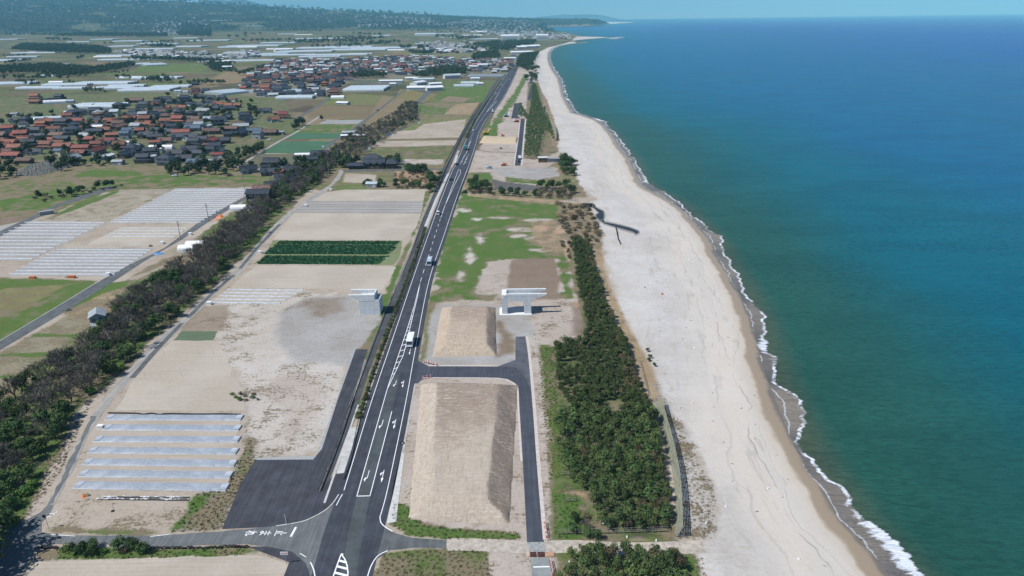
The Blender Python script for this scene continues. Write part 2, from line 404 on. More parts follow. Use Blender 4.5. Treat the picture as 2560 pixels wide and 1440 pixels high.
paint([(1355, 430), (1395, 402), (1435, 410), (1445, 460), (1470, 490), (1380, 505), (1160, 480), (1165, 430), (1215, 450), (1240, 470), (1340, 465)], 'dry', .75, .6, 1, 2)
paint([(1180, 432), (1225, 430), (1240, 465), (1190, 462)], 'green', .8, .25, 1, 2)
paint([(1262, 442), (1380, 455), (1375, 462), (1265, 455)], 'green', .8, .35, .6, 1)
paint([(1230, 447), (1262, 455), (1400, 470), (1390, 478), (1235, 475)], (.12, .12, .12), .1, .8, .6, .8)
paint([(1225, 420), (1390, 418), (1400, 440), (1340, 450), (1250, 440)], 'gravel', .06, .9, 1, 2)
paint([(1170, 484), (1280, 492), (1400, 502), (1400, 512), (1250, 498), (1170, 490)], 'dry', .35, .9, .8, 1)
# long dev strip to the north
paint([(1210, 340), (1235, 300), (1255, 270), (1290, 225), (1310, 185), (1322, 185), (1300, 230), (1285, 260), (1260, 290), (1245, 340)], 'green', .8, .25, 1, 4)
paint([(1245, 310), (1275, 300), (1300, 300), (1295, 345), (1245, 345)], 'pink', .05, .9, 1, 3)
paint([(1320, 205), (1345, 205), (1365, 260), (1385, 340), (1395, 380), (1340, 400), (1310, 395), (1315, 300)], (.12, .10, .06), .7, .6, 1, 2)
paint([(1352, 225), (1368, 250), (1385, 300), (1400, 350), (1385, 372), (1372, 330), (1360, 280)], 'dry', .55, .8, 1, 2)
# bottom strip
paint([(85, 1372), (150, 1372), (150, 1402), (90, 1405)], 'greyt', .6, .65, .6, 1)
paint([(140, 1372), (620, 1367), (640, 1380), (600, 1388), (460, 1394), (145, 1398)], 'green', .85, .2, .6, 1)
paint([(985, 1258), (1012, 1258), (1055, 1312), (1130, 1322), (1300, 1332), (1300, 1350), (1110, 1350), (1020, 1338), (975, 1315)], 'olive', .85, .35, .6, 1.2)
paint([(958, 1382), (1000, 1374), (1120, 1372), (1216, 1376), (1235, 1480), (915, 1480)], 'olive', .75, .55, .6, 1.2)
paint([(1385, 1370), (1640, 1372), (1730, 1385), (1760, 1480), (1390, 1480)], 'olive', .8, .45, .8, 1.5)
paint([(1390, 1352), (1690, 1348), (1700, 1356), (1400, 1362)], 'olive', .6, .6, .6, 1)
# middle distance fields (left of the road)
for pts, c, vg, dr in (
    ([(790, 262), (945, 267), (915, 297), (765, 297)], (.19, .155, .09), .3, .6), ([(880, 235), (985, 240), (955, 262), (790, 262)], (.19, .19, .08), .5, .35),
    ([(700, 312), (885, 312), (868, 331), (690, 331)], 'green', .7, .35), ([(1000, 222), (1092, 236), (1062, 256), (985, 258)], (.21, .18, .07), .4, .5),
    ([(1105, 214), (1226, 214), (1210, 256), (1090, 250)], 'green', .8, .2), ([(1120, 240), (1180, 245), (1160, 255), (1100, 252)], (.25, .2, .14), .2, .6),
    ([(1140, 260), (1200, 256), (1175, 287), (1110, 285)], 'dry', .3, .9), ([(1050, 262), (1120, 270), (1110, 285), (1045, 284)], 'green', .7, .3),
    ([(1040, 300), (1165, 290), (1170, 312), (1000, 330)], (.22, .21, .09), .5, .4), ([(1060, 310), (1165, 298), (1160, 320), (1030, 330)], 'field', .1, .8),
    ([(985, 328), (1160, 318), (1150, 346), (965, 348)], 'field', .05, .8), ([(960, 348), (1150, 344), (1146, 352), (950, 355)], (.17, .145, .09), .5, .7),
    ([(945, 353), (1146, 350), (1140, 363), (930, 368)], 'field', .04, .8), ([(925, 370), (1138, 364), (1118, 405), (890, 402)], (.14, .135, .065), .6, .45),
    ([(1010, 398), (1110, 398), (1105, 412), (1000, 412)], 'pink', .2, .8), ([(955, 240), (1010, 248), (985, 300), (920, 320), (900, 330)], (.24, .19, .11), .4, .6),
    ([(985, 428), (1098, 424), (1100, 462), (990, 470)], (.36, .265, .18), .3, .95), ([(860, 433), (942, 436), (936, 458), (858, 456)], 'field', .03, .8),
    ([(845, 462), (930, 460), (905, 478), (830, 478)], (.16, .18, .075), .5, .3), ([(230, 425), (345, 428), (350, 440), (180, 442)], 'green', .8, .15),
    ([(0, 580), (90, 557), (150, 530), (270, 470), (285, 470), (130, 545), (60, 560), (0, 590)], 'olive', .7, .3), ([(110, 548), (300, 474), (440, 472), (268, 556)], (.34, .31, .245), .28, .6),
    ([(120, 548), (200, 520), (300, 480), (290, 476), (180, 515)], 'green', .7, .3), ([(0, 530), (130, 520), (260, 472), (310, 462), (420, 468), (520, 465), (640, 455), (640, 440), (380, 438), (250, 455), (0, 500)], 'green', .72, .35),
    ([(0, 545), (60, 538), (30, 556), (0, 560)], 'brown', .1, .8), ([(310, 700), (470, 640), (380, 640), (455, 612), (480, 628), (450, 650), (340, 702)], (.33, .30, .235), .15, .7)):
    paint(pts, c, vg, dr, .8, 1.0)
# broad sand flats and far parcels, villages' bare ground
paint([(0, 245), (330, 230), (700, 235), (740, 300), (700, 350), (560, 420), (420, 415), (0, 400), (-300, 400), (-300, 260)], (.125, .13, .08), .55, .38, 3, 6)
paint([(700, 160), (1290, 145), (1275, 185), (1100, 195), (880, 200), (800, 250), (600, 240), (640, 180)], (.20, .19, .15), .45, .5, 6, 15)
paint([(980, 132), (1190, 132), (1175, 146), (1080, 150), (975, 147)], (.17, .17, .08), .4, .4, 3, 4)
paint([(560, 178), (780, 182), (690, 198), (500, 215)], (.24, .19, .11), .3, .7, 3, 5)
paint([(360, 158), (520, 160), (510, 180), (330, 180)], 'green', .7, .3, 3, 5)
ny, nx = GX.shape
me = bpy.data.meshes.new('ground')
me.vertices.add(len(gx)); co = np.empty((len(gx), 3), np.float32); co[:, 0] = gx; co[:, 1] = gy; co[:, 2] = gz
me.vertices.foreach_set('co', co.ravel())
idx = np.arange(ny*nx).reshape(ny, nx)
q = np.stack([idx[:-1, :-1], idx[:-1, 1:], idx[1:, 1:], idx[1:, :-1]], -1).reshape(-1, 4)
keep = gd[q].max(1) > -70
q = q[keep]; nf = len(q)
me.loops.add(nf*4); me.loops.foreach_set('vertex_index', q.ravel().astype(np.int32))
me.polygons.add(nf); me.polygons.foreach_set('loop_start', np.arange(0, nf*4, 4, dtype=np.int32))
me.polygons.foreach_set('use_smooth', np.ones(nf, bool))
me.update(calc_edges=True)
def attr(me, name, a, typ='FLOAT_COLOR'):
    t = me.attributes.new(name, typ, 'POINT')
    if typ == 'FLOAT': t.data.foreach_set('value', np.asarray(a, np.float32))
    else:
        A = np.ones((len(a), 4), np.float32); A[:, :a.shape[1]] = a; t.data.foreach_set('color', A.ravel())
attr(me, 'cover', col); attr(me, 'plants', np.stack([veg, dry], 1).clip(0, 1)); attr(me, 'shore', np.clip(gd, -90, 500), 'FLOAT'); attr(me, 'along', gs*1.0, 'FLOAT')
m, nt, b = newmat('ground')
P = pos(nt)
cov = N(nt, 'ShaderNodeAttribute', attribute_name='cover').outputs['Color']
sep = N(nt, 'ShaderNodeSeparateColor', ins={0: N(nt, 'ShaderNodeAttribute', attribute_name='plants').outputs['Color']})
vg, dr = sep.outputs[0], sep.outputs[1]
sh = N(nt, 'ShaderNodeAttribute', attribute_name='shore').outputs['Fac']; al = N(nt, 'ShaderNodeAttribute', attribute_name='along').outputs['Fac']
n1 = noise(nt, P, 1.3, 6, .72); n2 = noise(nt, P, .13, 4, .6); n3 = noise(nt, P, .028, 4, .6); nh = noise(nt, P, 4.5, 4, .7)
Ps = vmul(nt, P, (.35, 1.0, 1.0)); ns = noise(nt, Ps, .9, 5, .65, .6)
t = math_(nt, 'ADD', math_(nt, 'MULTIPLY_ADD', n1, 2.2, -.6), math_(nt, 'MULTIPLY_ADD', n2, 1.9, -.95))
t = math_(nt, 'ADD', t, math_(nt, 'MULTIPLY_ADD', ns, 1.3, -.65))
thr = math_(nt, 'SUBTRACT', 1.0, vg)
tuft = step(nt, math_(nt, 'SUBTRACT', t, thr), -.14, .14)
tuft = math_(nt, 'MULTIPLY', tuft, step(nt, vg, .01, .08))
g1 = mix(nt, step(nt, nh, .38, .62), (.042, .092, .016), (.108, .178, .038)); g1 = mix(nt, step(nt, n2, .38, .62, 0, .6), g1, (.11, .135, .05))
d1 = mix(nt, step(nt, nh, .35, .65), (.12, .098, .065), (.26, .21, .135))
dm = math_(nt, 'ADD', dr, math_(nt, 'ADD', math_(nt, 'MULTIPLY_ADD', n2, 1.6, -.8), math_(nt, 'MULTIPLY_ADD', n3, 1.4, -.7)))
vc = mix(nt, step(nt, dm, .25, .68), g1, d1)
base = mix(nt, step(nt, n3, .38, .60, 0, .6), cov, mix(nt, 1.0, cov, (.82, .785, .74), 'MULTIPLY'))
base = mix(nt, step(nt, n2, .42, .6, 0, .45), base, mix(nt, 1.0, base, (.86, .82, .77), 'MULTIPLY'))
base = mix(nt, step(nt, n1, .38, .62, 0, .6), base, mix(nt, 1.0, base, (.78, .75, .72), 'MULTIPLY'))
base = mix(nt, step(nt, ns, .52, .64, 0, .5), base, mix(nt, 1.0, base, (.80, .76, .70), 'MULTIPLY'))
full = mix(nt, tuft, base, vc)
# beach marks: wet swash, wrack lines, faint drift streaks
sv2 = N(nt, 'ShaderNodeCombineXYZ', ins={0: al, 1: math_(nt, 'MULTIPLY', sh, 1.0), 2: 0.0}).outputs[0]
sn1 = noise(nt, vmul(nt, sv2, (.03, .03, 1)), 1.0, 4, .6); sn2 = noise(nt, vmul(nt, sv2, (.25, .25, 1)), 1.0, 4, .6); sn3 = noise(nt, vmul(nt, sv2, (.06, .35, 1)), 1.0, 5, .65)
onb = step(nt, sh, 55, 30)
dd = math_(nt, 'ADD', sh, math_(nt, 'ADD', math_(nt, 'MULTIPLY_ADD', sn1, 9, -4.5), math_(nt, 'MULTIPLY_ADD', sn2, 2.4, -1.2)))
isb = step(nt, N(nt, 'ShaderNodeSeparateColor', ins={0: cov}).outputs[0], .46, .53)
wrm = math_(nt, 'MULTIPLY', isb, step(nt, math_(nt, 'ADD', sh, math_(nt, 'MULTIPLY_ADD', sn1, 30, -15)), 34, 14))
full = mix(nt, math_(nt, 'MULTIPLY', wrm, .75), full, (.56, .505, .435))
stk = math_(nt, 'MULTIPLY', math_(nt, 'MULTIPLY', step(nt, sn3, .53, .63), step(nt, sn1, .44, .56)), isb)
full = mix(nt, math_(nt, 'MULTIPLY', stk, .5), full, (.32, .29, .255))
sn5 = noise(nt, vmul(nt, sv2, (.012, .12, 1)), 1.0, 4, .6); full = mix(nt, math_(nt, 'MULTIPLY', math_(nt, 'MULTIPLY', step(nt, sn5, .42, .62), isb), .35), full, (.42, .405, .39))
wet = math_(nt, 'MULTIPLY', step(nt, dd, 5.2, 3.6), 1.0)
full = mix(nt, math_(nt, 'MULTIPLY', step(nt, dd, 9, 4.0), .45), full, (.44, .355, .26))
full = mix(nt, wet, full, (.30, .235, .165))
full = mix(nt, step(nt, dd, 1.6, .2), full, (.17, .145, .115))
for off, wd, st, ph in ((11, .30, .5, 0), (18, .5, .22, 40), (8, .2, .3, 80)):
    w = noise(nt, N(nt, 'ShaderNodeCombineXYZ', ins={0: math_(nt, 'MULTIPLY', al, .018), 1: float(ph), 2: 0.0}).outputs[0], 1.0, 4, .6)
    e = math_(nt, 'ABSOLUTE', math_(nt, 'SUBTRACT', math_(nt, 'ADD', sh, math_(nt, 'ADD', math_(nt, 'MULTIPLY_ADD', w, 22, -11), math_(nt, 'MULTIPLY_ADD', sn2, 1.6, -.8))), float(off)))
    br = noise(nt, N(nt, 'ShaderNodeCombineXYZ', ins={0: math_(nt, 'MULTIPLY', al, .045), 1: float(ph+7), 2: 0.0}).outputs[0], 1.0, 5, .7)
    f = math_(nt, 'MULTIPLY', math_(nt, 'MULTIPLY', step(nt, e, wd, wd*.3), step(nt, br, .42, .56)), st)
    full = mix(nt, math_(nt, 'MULTIPLY', f, isb), full, (.15, .135, .115))
nt.links.new(full, b.inputs['Base Color']); b.inputs['Specular IOR Level'].default_value = .15
nt.links.new(step(nt, dd, 3, 6, .35, .92), b.inputs['Roughness'])
hgt = math_(nt, 'ADD', math_(nt, 'MULTIPLY', tuft, math_(nt, 'MULTIPLY', nh, .9)), math_(nt, 'MULTIPLY', n1, .35))
nt.links.new(bump(nt, hgt, .55, .35), b.inputs['Normal'])
me.materials.append(m)
tag(link('ground', me), 'coastal plain of sandy plots, grass, farm parcels and pale beach', 'ground', kind='structure')

# ------------------------------------------------------------------ sea
sy = axis_y(40, 36000, .014, 2.2)
sx = np.concatenate([np.arange(-60, 320, 3.0), 320+np.cumsum(3.0*1.045**np.arange(1, 150))])
sx = np.concatenate([-60-np.cumsum(6*1.07**np.arange(1, 60))[::-1], sx]); sx = sx[(sx < 40000) & (sx > -6000)]
SX, SY = np.meshgrid(sx, sy); fx = SX.ravel(); fy = SY.ravel()
sd, ss = coast_sd(fx, fy)
me = bpy.data.meshes.new('sea'); me.vertices.add(len(fx)); co = np.empty((len(fx), 3), np.float32); co[:, 0] = fx; co[:, 1] = fy; co[:, 2] = SEA
me.vertices.foreach_set('co', co.ravel()); ny2, nx2 = SX.shape; idx = np.arange(ny2*nx2).reshape(ny2, nx2)
q = np.stack([idx[:-1, :-1], idx[:-1, 1:], idx[1:, 1:], idx[1:, :-1]], -1).reshape(-1, 4); q = q[sd[q].min(1) < 12]; nf = len(q)
me.loops.add(nf*4); me.loops.foreach_set('vertex_index', q.ravel().astype(np.int32)); me.polygons.add(nf)
me.polygons.foreach_set('loop_start', np.arange(0, nf*4, 4, dtype=np.int32)); me.update(calc_edges=True)
attr(me, 'shore', -sd, 'FLOAT'); attr(me, 'along', ss, 'FLOAT')
m, nt, b = newmat('sea_water'); P = pos(nt)
so = N(nt, 'ShaderNodeAttribute', attribute_name='shore').outputs['Fac']; al = N(nt, 'ShaderNodeAttribute', attribute_name='along').outputs['Fac']
big_ = noise(nt, vmul(nt, P, (1, .45, 1)), .006, 5, .6); mid_ = noise(nt, vmul(nt, P, (.5, 1, 1)), .03, 5, .6)
sq = math_(nt, 'ADD', so, math_(nt, 'MULTIPLY', math_(nt, 'MULTIPLY_ADD', big_, 1.0, -.5), math_(nt, 'MULTIPLY', so, 1.6)))
c = mix(nt, step(nt, so, 2, 14), (.07, .095, .06), (.020, .092, .070))
c = mix(nt, step(nt, sq, 15, 100), c, (.003, .112, .150))
c = mix(nt, step(nt, sq, 60, 280), c, (.001, .106, .222))
c = mix(nt, step(nt, sq, 240, 1700), c, (.0005, .060, .265))
c = mix(nt, step(nt, mid_, .36, .62, 0, .5), c, mix(nt, 1.0, c, (.62, .68, .72), 'MULTIPLY'))
rip = noise(nt, vmul(nt, P, (.8, 2.2, 1)), .35, 4, .6)
c = mix(nt, step(nt, rip, .38, .64, 0, .55), c, mix(nt, 1.0, c, (.55, .62, .66), 'MULTIPLY'))
# swash and foam laid out along the shore
def ad(sa, sb, z=0.0, detail=4, rough=.6):
    v = N(nt, 'ShaderNodeCombineXYZ', ins={0: math_(nt, 'MULTIPLY', al, sa), 1: math_(nt, 'MULTIPLY', so, sb), 2: z}).outputs[0]
    return noise(nt, v, 1.0, detail, rough)
wA = ad(.022, 0, 3.0, 3); wB = ad(.14, 0, 9.0, 4)
front = math_(nt, 'ADD', math_(nt, 'MULTIPLY_ADD', wA, 14, -7), math_(nt, 'MULTIPLY_ADD', wB, 3.4, -1.7))
e = math_(nt, 'ADD', so, front)                       # 0 = the present edge of the wave
out_ = math_(nt, 'MAXIMUM', math_(nt, 'MULTIPLY_ADD', ad(.022, 0, 20), 20, -6.2), .9)
eo = math_(nt, 'SUBTRACT', e, out_)                    # 0 = the outer breaking line
brown = step(nt, eo, 1.0, -.6)
c = mix(nt, brown, c, mix(nt, step(nt, wA, .4, .6), (.215, .185, .155), (.115, .11, .108)))
stre = ad(.9, .16, 5.0, 5, .65); amt = ad(.02, 0, 33.0, 3)
band = math_(nt, 'MULTIPLY', step(nt, eo, -6.5, -.2), step(nt, eo, 3.2, .2))
foam = step(nt, math_(nt, 'ADD', stre, math_(nt, 'MULTIPLY_ADD', band, .62, math_(nt, 'MULTIPLY_ADD', amt, 2.8, -2.12))), .50, .68)
foam = math_(nt, 'MULTIPLY', foam, step(nt, band, 0, .15))
lne = step(nt, math_(nt, 'ABSOLUTE', math_(nt, 'ADD', e, math_(nt, 'MULTIPLY_ADD', ad(.5, 0, 8), 1.6, -.8))), .35, .1)
l2 = step(nt, math_(nt, 'ABSOLUTE', math_(nt, 'ADD', eo, math_(nt, 'MULTIPLY_ADD', ad(.35, 0, 14), 2.4, -1.2))), .7, .25)
l2 = math_(nt, 'MULTIPLY', l2, math_(nt, 'MULTIPLY', step(nt, ad(.03, 0, 50), .42, .52), step(nt, ad(.6, .6, 2), .38, .52)))
foam = math_(nt, 'MAXIMUM', foam, math_(nt, 'MAXIMUM', math_(nt, 'MULTIPLY', lne, .5), l2))
clo = step(nt, so, 60, 30)
foam = math_(nt, 'MULTIPLY', foam, clo)
cf = mix(nt, foam, c, (.62, .66, .70))
nt.links.new(cf, b.inputs['Base Color'])
nt.links.new(math_(nt, 'MULTIPLY_ADD', foam, .5, .24), b.inputs['Roughness']); b.inputs['IOR'].default_value = 1.12; b.inputs['Specular IOR Level'].default_value = .25
w1 = noise(nt, vmul(nt, P, (.55, 1.5, 1)), .55, 4, .65); w2 = noise(nt, vmul(nt, P, (.35, 1.3, 1)), .11, 5, .65, .4)
nt.links.new(bump(nt, math_(nt, 'ADD', math_(nt, 'MULTIPLY', w1, .45), w2), 1.0, 2.4), b.inputs['Normal'])
me.materials.append(m); tag(link('sea', me), 'blue-green sea with foam along the sand', 'sea', kind='structure')
# far mountains beyond the foothills
def ridge(name, pts, Y, thick, label, c):
    mb = MB(); prof = []
    for px, py in pts:
        a = (px-1280)/F; bb = (720-py)/F; d = fw+rt*a+up*bb; t = Y/d.y; prof.append((d.x*t, HC+d.z*t))
    M_ = mat('mountain_'+name, c, .95, .2, .002, obj=False)
    for k in range(len(prof)-1):
        (x0, z0), (x1, z1) = prof[k], prof[k+1]
        mb.poly([(x0, Y, z0), (x1, Y, z1), (x1, Y-thick, -5), (x0, Y-thick, -5)], M_)
        mb.poly([(x1, Y, z1), (x0, Y, z0), (x0, Y+thick, -5), (x1, Y+thick, -5)], M_)
    tag(mb.build(name), label, 'mountain', kind='structure')
ridge('mountain', [(440, 30), (485, 8), (505, 1), (540, -1), (575, 2), (590, -3), (612, 0), (640, 7), (665, 15), (700, 30)], 19000, 1500, 'faint blue mountain behind the foothills', (.08, .10, .09))
ridge('far_range', [(1290, 52), (1330, 44), (1370, 40), (1400, 37), (1412, 35.5), (1430, 37), (1450, 36), (1490, 36.5), (1510, 39), (1540, 46), (1560, 51)], 27000, 900, 'very faint range beyond the headland', (.08, .10, .09))

# ================================================================== roads, fields, paint on the ground
def tess(pts, z, m, name, label=None, cat=None, kind='structure', parent=None, edge=0.0, seg=0, thick=0.0):
    """flat sheet from a metre polygon; edge > 0 roughens its outline"""
    P = [Vector((p[0], p[1], 0)) for p in pts]
    if edge > 0:
        r = random.Random(len(pts)*31+int(abs(P[0].x)*7)); Q = []
        for k in range(len(P)):
            a, b_ = P[k], P[(k+1) % len(P)]; n = max(1, int((b_-a).length/2.0)); nrm = Vector((-(b_-a).y, (b_-a).x, 0)).normalized()
            for i in range(n): Q.append(a.lerp(b_, i/n)+nrm*r.uniform(-edge, edge))
        P = Q
    tri = geometry.tessellate_polygon([P]); mb = MB(); mb.v = [(p.x, p.y, z) for p in P]
    area = sum(P[i].x*P[(i+1) % len(P)].y-P[(i+1) % len(P)].x*P[i].y for i in range(len(P)))
    mi = mb._m(m)
    for t in tri:
        a, b_, c_ = (P[i] for i in t)
        cr_ = (b_-a).cross(c_-a).z
        if abs(cr_) < 1e-9: continue
        mb.f.append(tuple(t) if cr_ > 0 else tuple(reversed(t))); mb.m.append(mi)
    if thick > 0:
        n = len(P); mb.v += [(p.x, p.y, z-thick) for p in P]
        for k in range(n):
            q_ = (k, (k+1) % n, n+(k+1) % n, n+k); mb.f.append(q_ if area < 0 else tuple(reversed(q_))); mb.m.append(mi)
    o = link(name, mb.mesh(name, fix=False), parent)
    if label or kind: tag(o, label, cat, kind=kind)
    return o
def asphalt(name, c, c2=None, streak=True, rough=.85):
    if name in MC: return MC[name]
    m, nt, b = newmat(name); P = pos(nt)
    n1 = noise(nt, P, .25, 5, .65); n2 = noise(nt, P, 5.0, 3, .7); n3 = noise(nt, vmul(nt, P, (1.6, .05, 1)), 1.0, 4, .6)
    c2 = c2 or tuple(x*.66 for x in c)
    col = mix(nt, step(nt, n1, .32, .68), c, c2)
    col = mix(nt, step(nt, n2, .3, .75, 0, .35), col, mix(nt, 1.0, col, (1.35, 1.33, 1.3), 'MULTIPLY'))
    if streak: col = mix(nt, step(nt, n3, .42, .62, 0, .6), col, mix(nt, 1.0, col, (1.5, 1.47, 1.42), 'MULTIPLY'))
    nt.links.new(col, b.inputs['Base Color']); b.inputs['Roughness'].default_value = rough; b.inputs['Specular IOR Level'].default_value = .25
    nt.links.new(bump(nt, n2, .25, .03), b.inputs['Normal']); MC[name] = m; return m
AS_NEW = asphalt('fresh_asphalt', (.046, .051, .065)); AS_OLD = asphalt('worn_asphalt', (.098, .107, .112)); AS_MID = asphalt('older_lane_asphalt', (.072, .084, .088), streak=False)
AS_PATH = asphalt('path_asphalt', (.062, .067, .073)); AS_FARM = asphalt('farm_road', (.115, .123, .126), (.088, .096, .10)); AS_DUST = asphalt('dusty_track', (.27, .255, .235), (.21, .205, .195))
AS_LOT = asphalt('lot_asphalt', (.048, .051, .063)); AS_SLAB = asphalt('slab_asphalt', (.095, .10, .115), streak=False)
CONC = mat('concrete', (.46, .46, .44), .85, .1, .5, obj=False); CONC_B = mat('pale_concrete', (.50, .50, .48), .85, .08, .9, obj=False)
PAINT = mat('road_paint', (.78, .79, .80), .6, .06, 2.0, obj=False)
def smooth_line(pts, n=6):
    out = []
    for i in range(len(pts)-1):
        p0 = pts[max(0, i-1)]; p1 = pts[i]; p2 = pts[i+1]; p3 = pts[min(len(pts)-1, i+2)]
        for k in range(n):
            t = k/n
            out.append(tuple(.5*((2*p1[a])+(-p0[a]+p2[a])*t+(2*p0[a]-5*p1[a]+4*p2[a]-p3[a])*t*t+(-p0[a]+3*p1[a]-3*p2[a]+p3[a])*t**3) for a in (0, 1)))
    out.append(tuple(pts[-1])); return out
def offset(pts, d):
    out = []
    for i in range(len(pts)):
        a = Vector(pts[max(0, i-1)]); b_ = Vector(pts[min(len(pts)-1, i+1)]); t = (b_-a).normalized()
        out.append((pts[i][0]+t.y*d, pts[i][1]-t.x*d))      # +d = to the right of travel
    return out
def strip(name, pts, w, z, m, label=None, dash=None, thick=0, kind='structure'):
    """painted line / narrow strip along a metre polyline"""
    mb = MB(); acc = 0.0
    L = offset(pts, -w/2); Rr = offset(pts, w/2)
    if dash is None:
        for i in range(len(pts)-1):
            if thick: 
                mb.poly([(*L[i], z-thick), (*Rr[i], z-thick), (*Rr[i], z), (*L[i], z)], m) if i == 0 else None
                mb.poly([(*Rr[i], z-thick), (*Rr[i+1], z-thick), (*Rr[i+1], z), (*Rr[i], z)], m)
                mb.poly([(*L[i+1], z-thick), (*L[i], z-thick), (*L[i], z), (*L[i+1], z)], m)
            mb.poly([(*Rr[i], z), (*Rr[i+1], z), (*L[i+1], z), (*L[i], z)], m)
    else:
        on, off = dash; s = 0
        tot = sum((Vector(pts[i+1])-Vector(pts[i])).length for i in range(len(pts)-1))
        def at(d):
            for i in range(len(pts)-1):
                l = (Vector(pts[i+1])-Vector(pts[i])).length
                if d <= l: 
                    v = Vector(pts[i]).lerp(Vector(pts[i+1]), d/l); t = (Vector(pts[i+1])-Vector(pts[i])).normalized(); return v, t
                d -= l
            return Vector(pts[-1]), (Vector(pts[-1])-Vector(pts[-2])).normalized()
        while s < tot:
            a, t = at(s); b_, _ = at(min(s+on, tot)); n = Vector((t.y, -t.x))*w/2
            mb.poly([(*(a+n), z), (*(b_+n), z), (*(b_-n), z), (*(a-n), z)], m); s += on+off
    o = link(name, mb.mesh(name, fix=False)); tag(o, label, kind=kind); return o
Lpx = [(792, 1440), (808, 1380), (841, 1264), (852, 1240), (860, 1226), (930, 1000), (989, 825.5), (1033, 695), (1071, 586.7), (1095.5, 518), (1131, 426.7), (1140, 411), (1165, 351), (1188.6, 308), (1221, 255.7), (1246, 216), (1270, 183.5), (1289, 160), (1293, 150), (1288, 143), (1275, 137)]
Rpx = [(920, 1440), (935, 1370), (948, 1302), (971, 1214), (1015.5, 1000), (1039, 870), (1073, 700), (1109, 591), (1138, 504), (1166.7, 426.7), (1172, 413), (1187, 367.6), (1197.6, 331.5), (1214, 301), (1235.5, 274), (1253.6, 250), (1275, 212), (1293, 173), (1299, 155), (1296, 143), (1282, 135)]
LL = smooth_line(GP([(780, 1530)]+Lpx)); RR = smooth_line(GP([(895, 1540)]+Rpx))
Lo = offset(smooth_line(GP([(768, 1530), (795, 1440), (826, 1330), (860, 1226)]+Lpx[5:])), -1.3); Ro = offset(smooth_line(GP([(886, 1540), (912, 1440), (922, 1400), (946, 1310), (971, 1214)]+Rpx[4:])), 1.5)
tess(Lo+Ro[::-1], .060, AS_NEW, 'road', 'dark fresh coastal road with white lines', 'road')
# worn surface of the crossing
cross = [(690, 1316), (745, 1306), (790, 1292), (826, 1268), (846, 1240), (858, 1215), (838, 1290), (818, 1350), (795, 1440), (777, 1440), (765, 1409), (731, 1379), (676, 1367), (611, 1360.5), (397, 1367), (214, 1360.5), (101, 1359), (72, 1400), (45, 1445), (-60, 1450), (-120, 1380), (-10, 1330), (18, 1318), (60, 1303), (101, 1281), (120, 1262), (134, 1262), (122, 1290), (104, 1305), (104, 1330), (153, 1338), (397, 1339.5), (556, 1328)]
tess(GP(cross), .050, AS_FARM, 'side_road', 'pale worn side road joining the main road', 'road', edge=.12)
tess(GP([(945, 1290), (953, 1306), (962, 1318), (980, 1330), (1028, 1345), (1116, 1351), (1116, 1370), (1028, 1370), (976, 1376), (939, 1400), (915, 1440), (900, 1440), (925, 1370)]), .052, AS_OLD, 'side_road', 'short grey stub of side road east of the crossing', 'road', edge=.08)
tess(GP([(618, 1367), (723, 1406), (708, 1445), (780, 1445), (765, 1409), (731, 1379), (676, 1367)]), .045, AS_LOT, 'apron', 'dark asphalt apron by the side road', 'road')
lot = [(555, 1323), (600, 1212), (638, 1150), (783, 1149), (805, 1122), (844, 1000), (889, 874), (919, 873), (881, 1000), (797, 1229), (893, 1018), (928, 914), (950, 856), (972, 809), (1011, 717), (1042, 620), (1067, 564), (1091, 504), (1120, 433), (1110, 424), (1089, 473), (1055.5, 551), (1033, 615.5), (1000, 700), (958, 792), (917, 900), (873, 1020), (812, 1236), (845, 1235), (832, 1258), (811, 1278), (774, 1298), (745, 1307), (690, 1317)]
tess(GP([(555, 1323), (600, 1212), (638, 1150), (783, 1149), (805, 1122), (844, 1000), (889, 874), (919, 873), (881, 1000), (797, 1229), (812, 1240), (846, 1238), (832, 1259), (811, 1278), (774, 1298), (745, 1307), (690, 1317)]), .040, AS_LOT, 'parking_lot', 'dark new asphalt lot and ramp beside the main road', 'road')
tess(GP([(638, 1150), (628, 1145), (790, 1140), (838, 1010), (884, 872), (889, 874), (844, 1000), (805, 1122), (783, 1149)][::-1]), .034, mat('gravel_edge', (.33, .34, .34), .9, .12, 2.5, obj=False), 'gravel_edge', 'gravel margin round the new lot', 'gravel')
path = [(797, 1232), (812, 1232), (893, 1018), (928, 914), (950, 856), (972, 809), (1011, 717), (1042, 620), (1067, 564), (1091, 504), (1120, 433), (1135, 395), (1160, 338), (1185, 300), (1212, 262), (1240, 215), (1258, 185), (1252, 185), (1236, 208), (1205, 258), (1178, 294), (1152, 336), (1128, 390), (1110, 424), (1089, 473), (1055.5, 551), (1033, 615.5), (1000, 700), (958, 792), (917, 900), (881, 1003)]
tess(GP(path), .036, AS_PATH, 'footpath', 'grey path running between farmland and hedge', 'path')
tess(GP([(876, 1069), (896, 1069), (860, 1183), (841, 1185)]), .075, CONC, 'concrete_pads', 'row of pale concrete pads beside the road', 'pavement')
strip('kerb_strip', GP([(811, 1258), (845, 1160), (877, 1067), (896, 1012)]), .5, .07, CONC, 'pale kerb strip beside the path')
strip('kerb_strip', GP([(1064, 566), (1090, 500), (1121, 434)]), 1.6, .075, CONC, 'pale pavement strip beside the far main road')
strip('kerb_strip', GP([(1137, 408), (1143, 388)]), 1.8, .075, CONC, 'short pale pavement by the far junction')
tess(GP([(797, 1232), (830, 1262), (846, 1240), (857, 1222), (868, 1182), (838, 1182)]), .042, AS_LOT, 'parking_lot', 'dark asphalt tongue between the lot and the main road', 'road')
strip('kerb_strip', smooth_line(GP([(690, 1316), (745, 1307), (774, 1298), (811, 1278), (832, 1259), (847, 1237)]), 5), .25, .15, CONC_B, 'raised pale kerb curving round the lot corner', thick=.15)
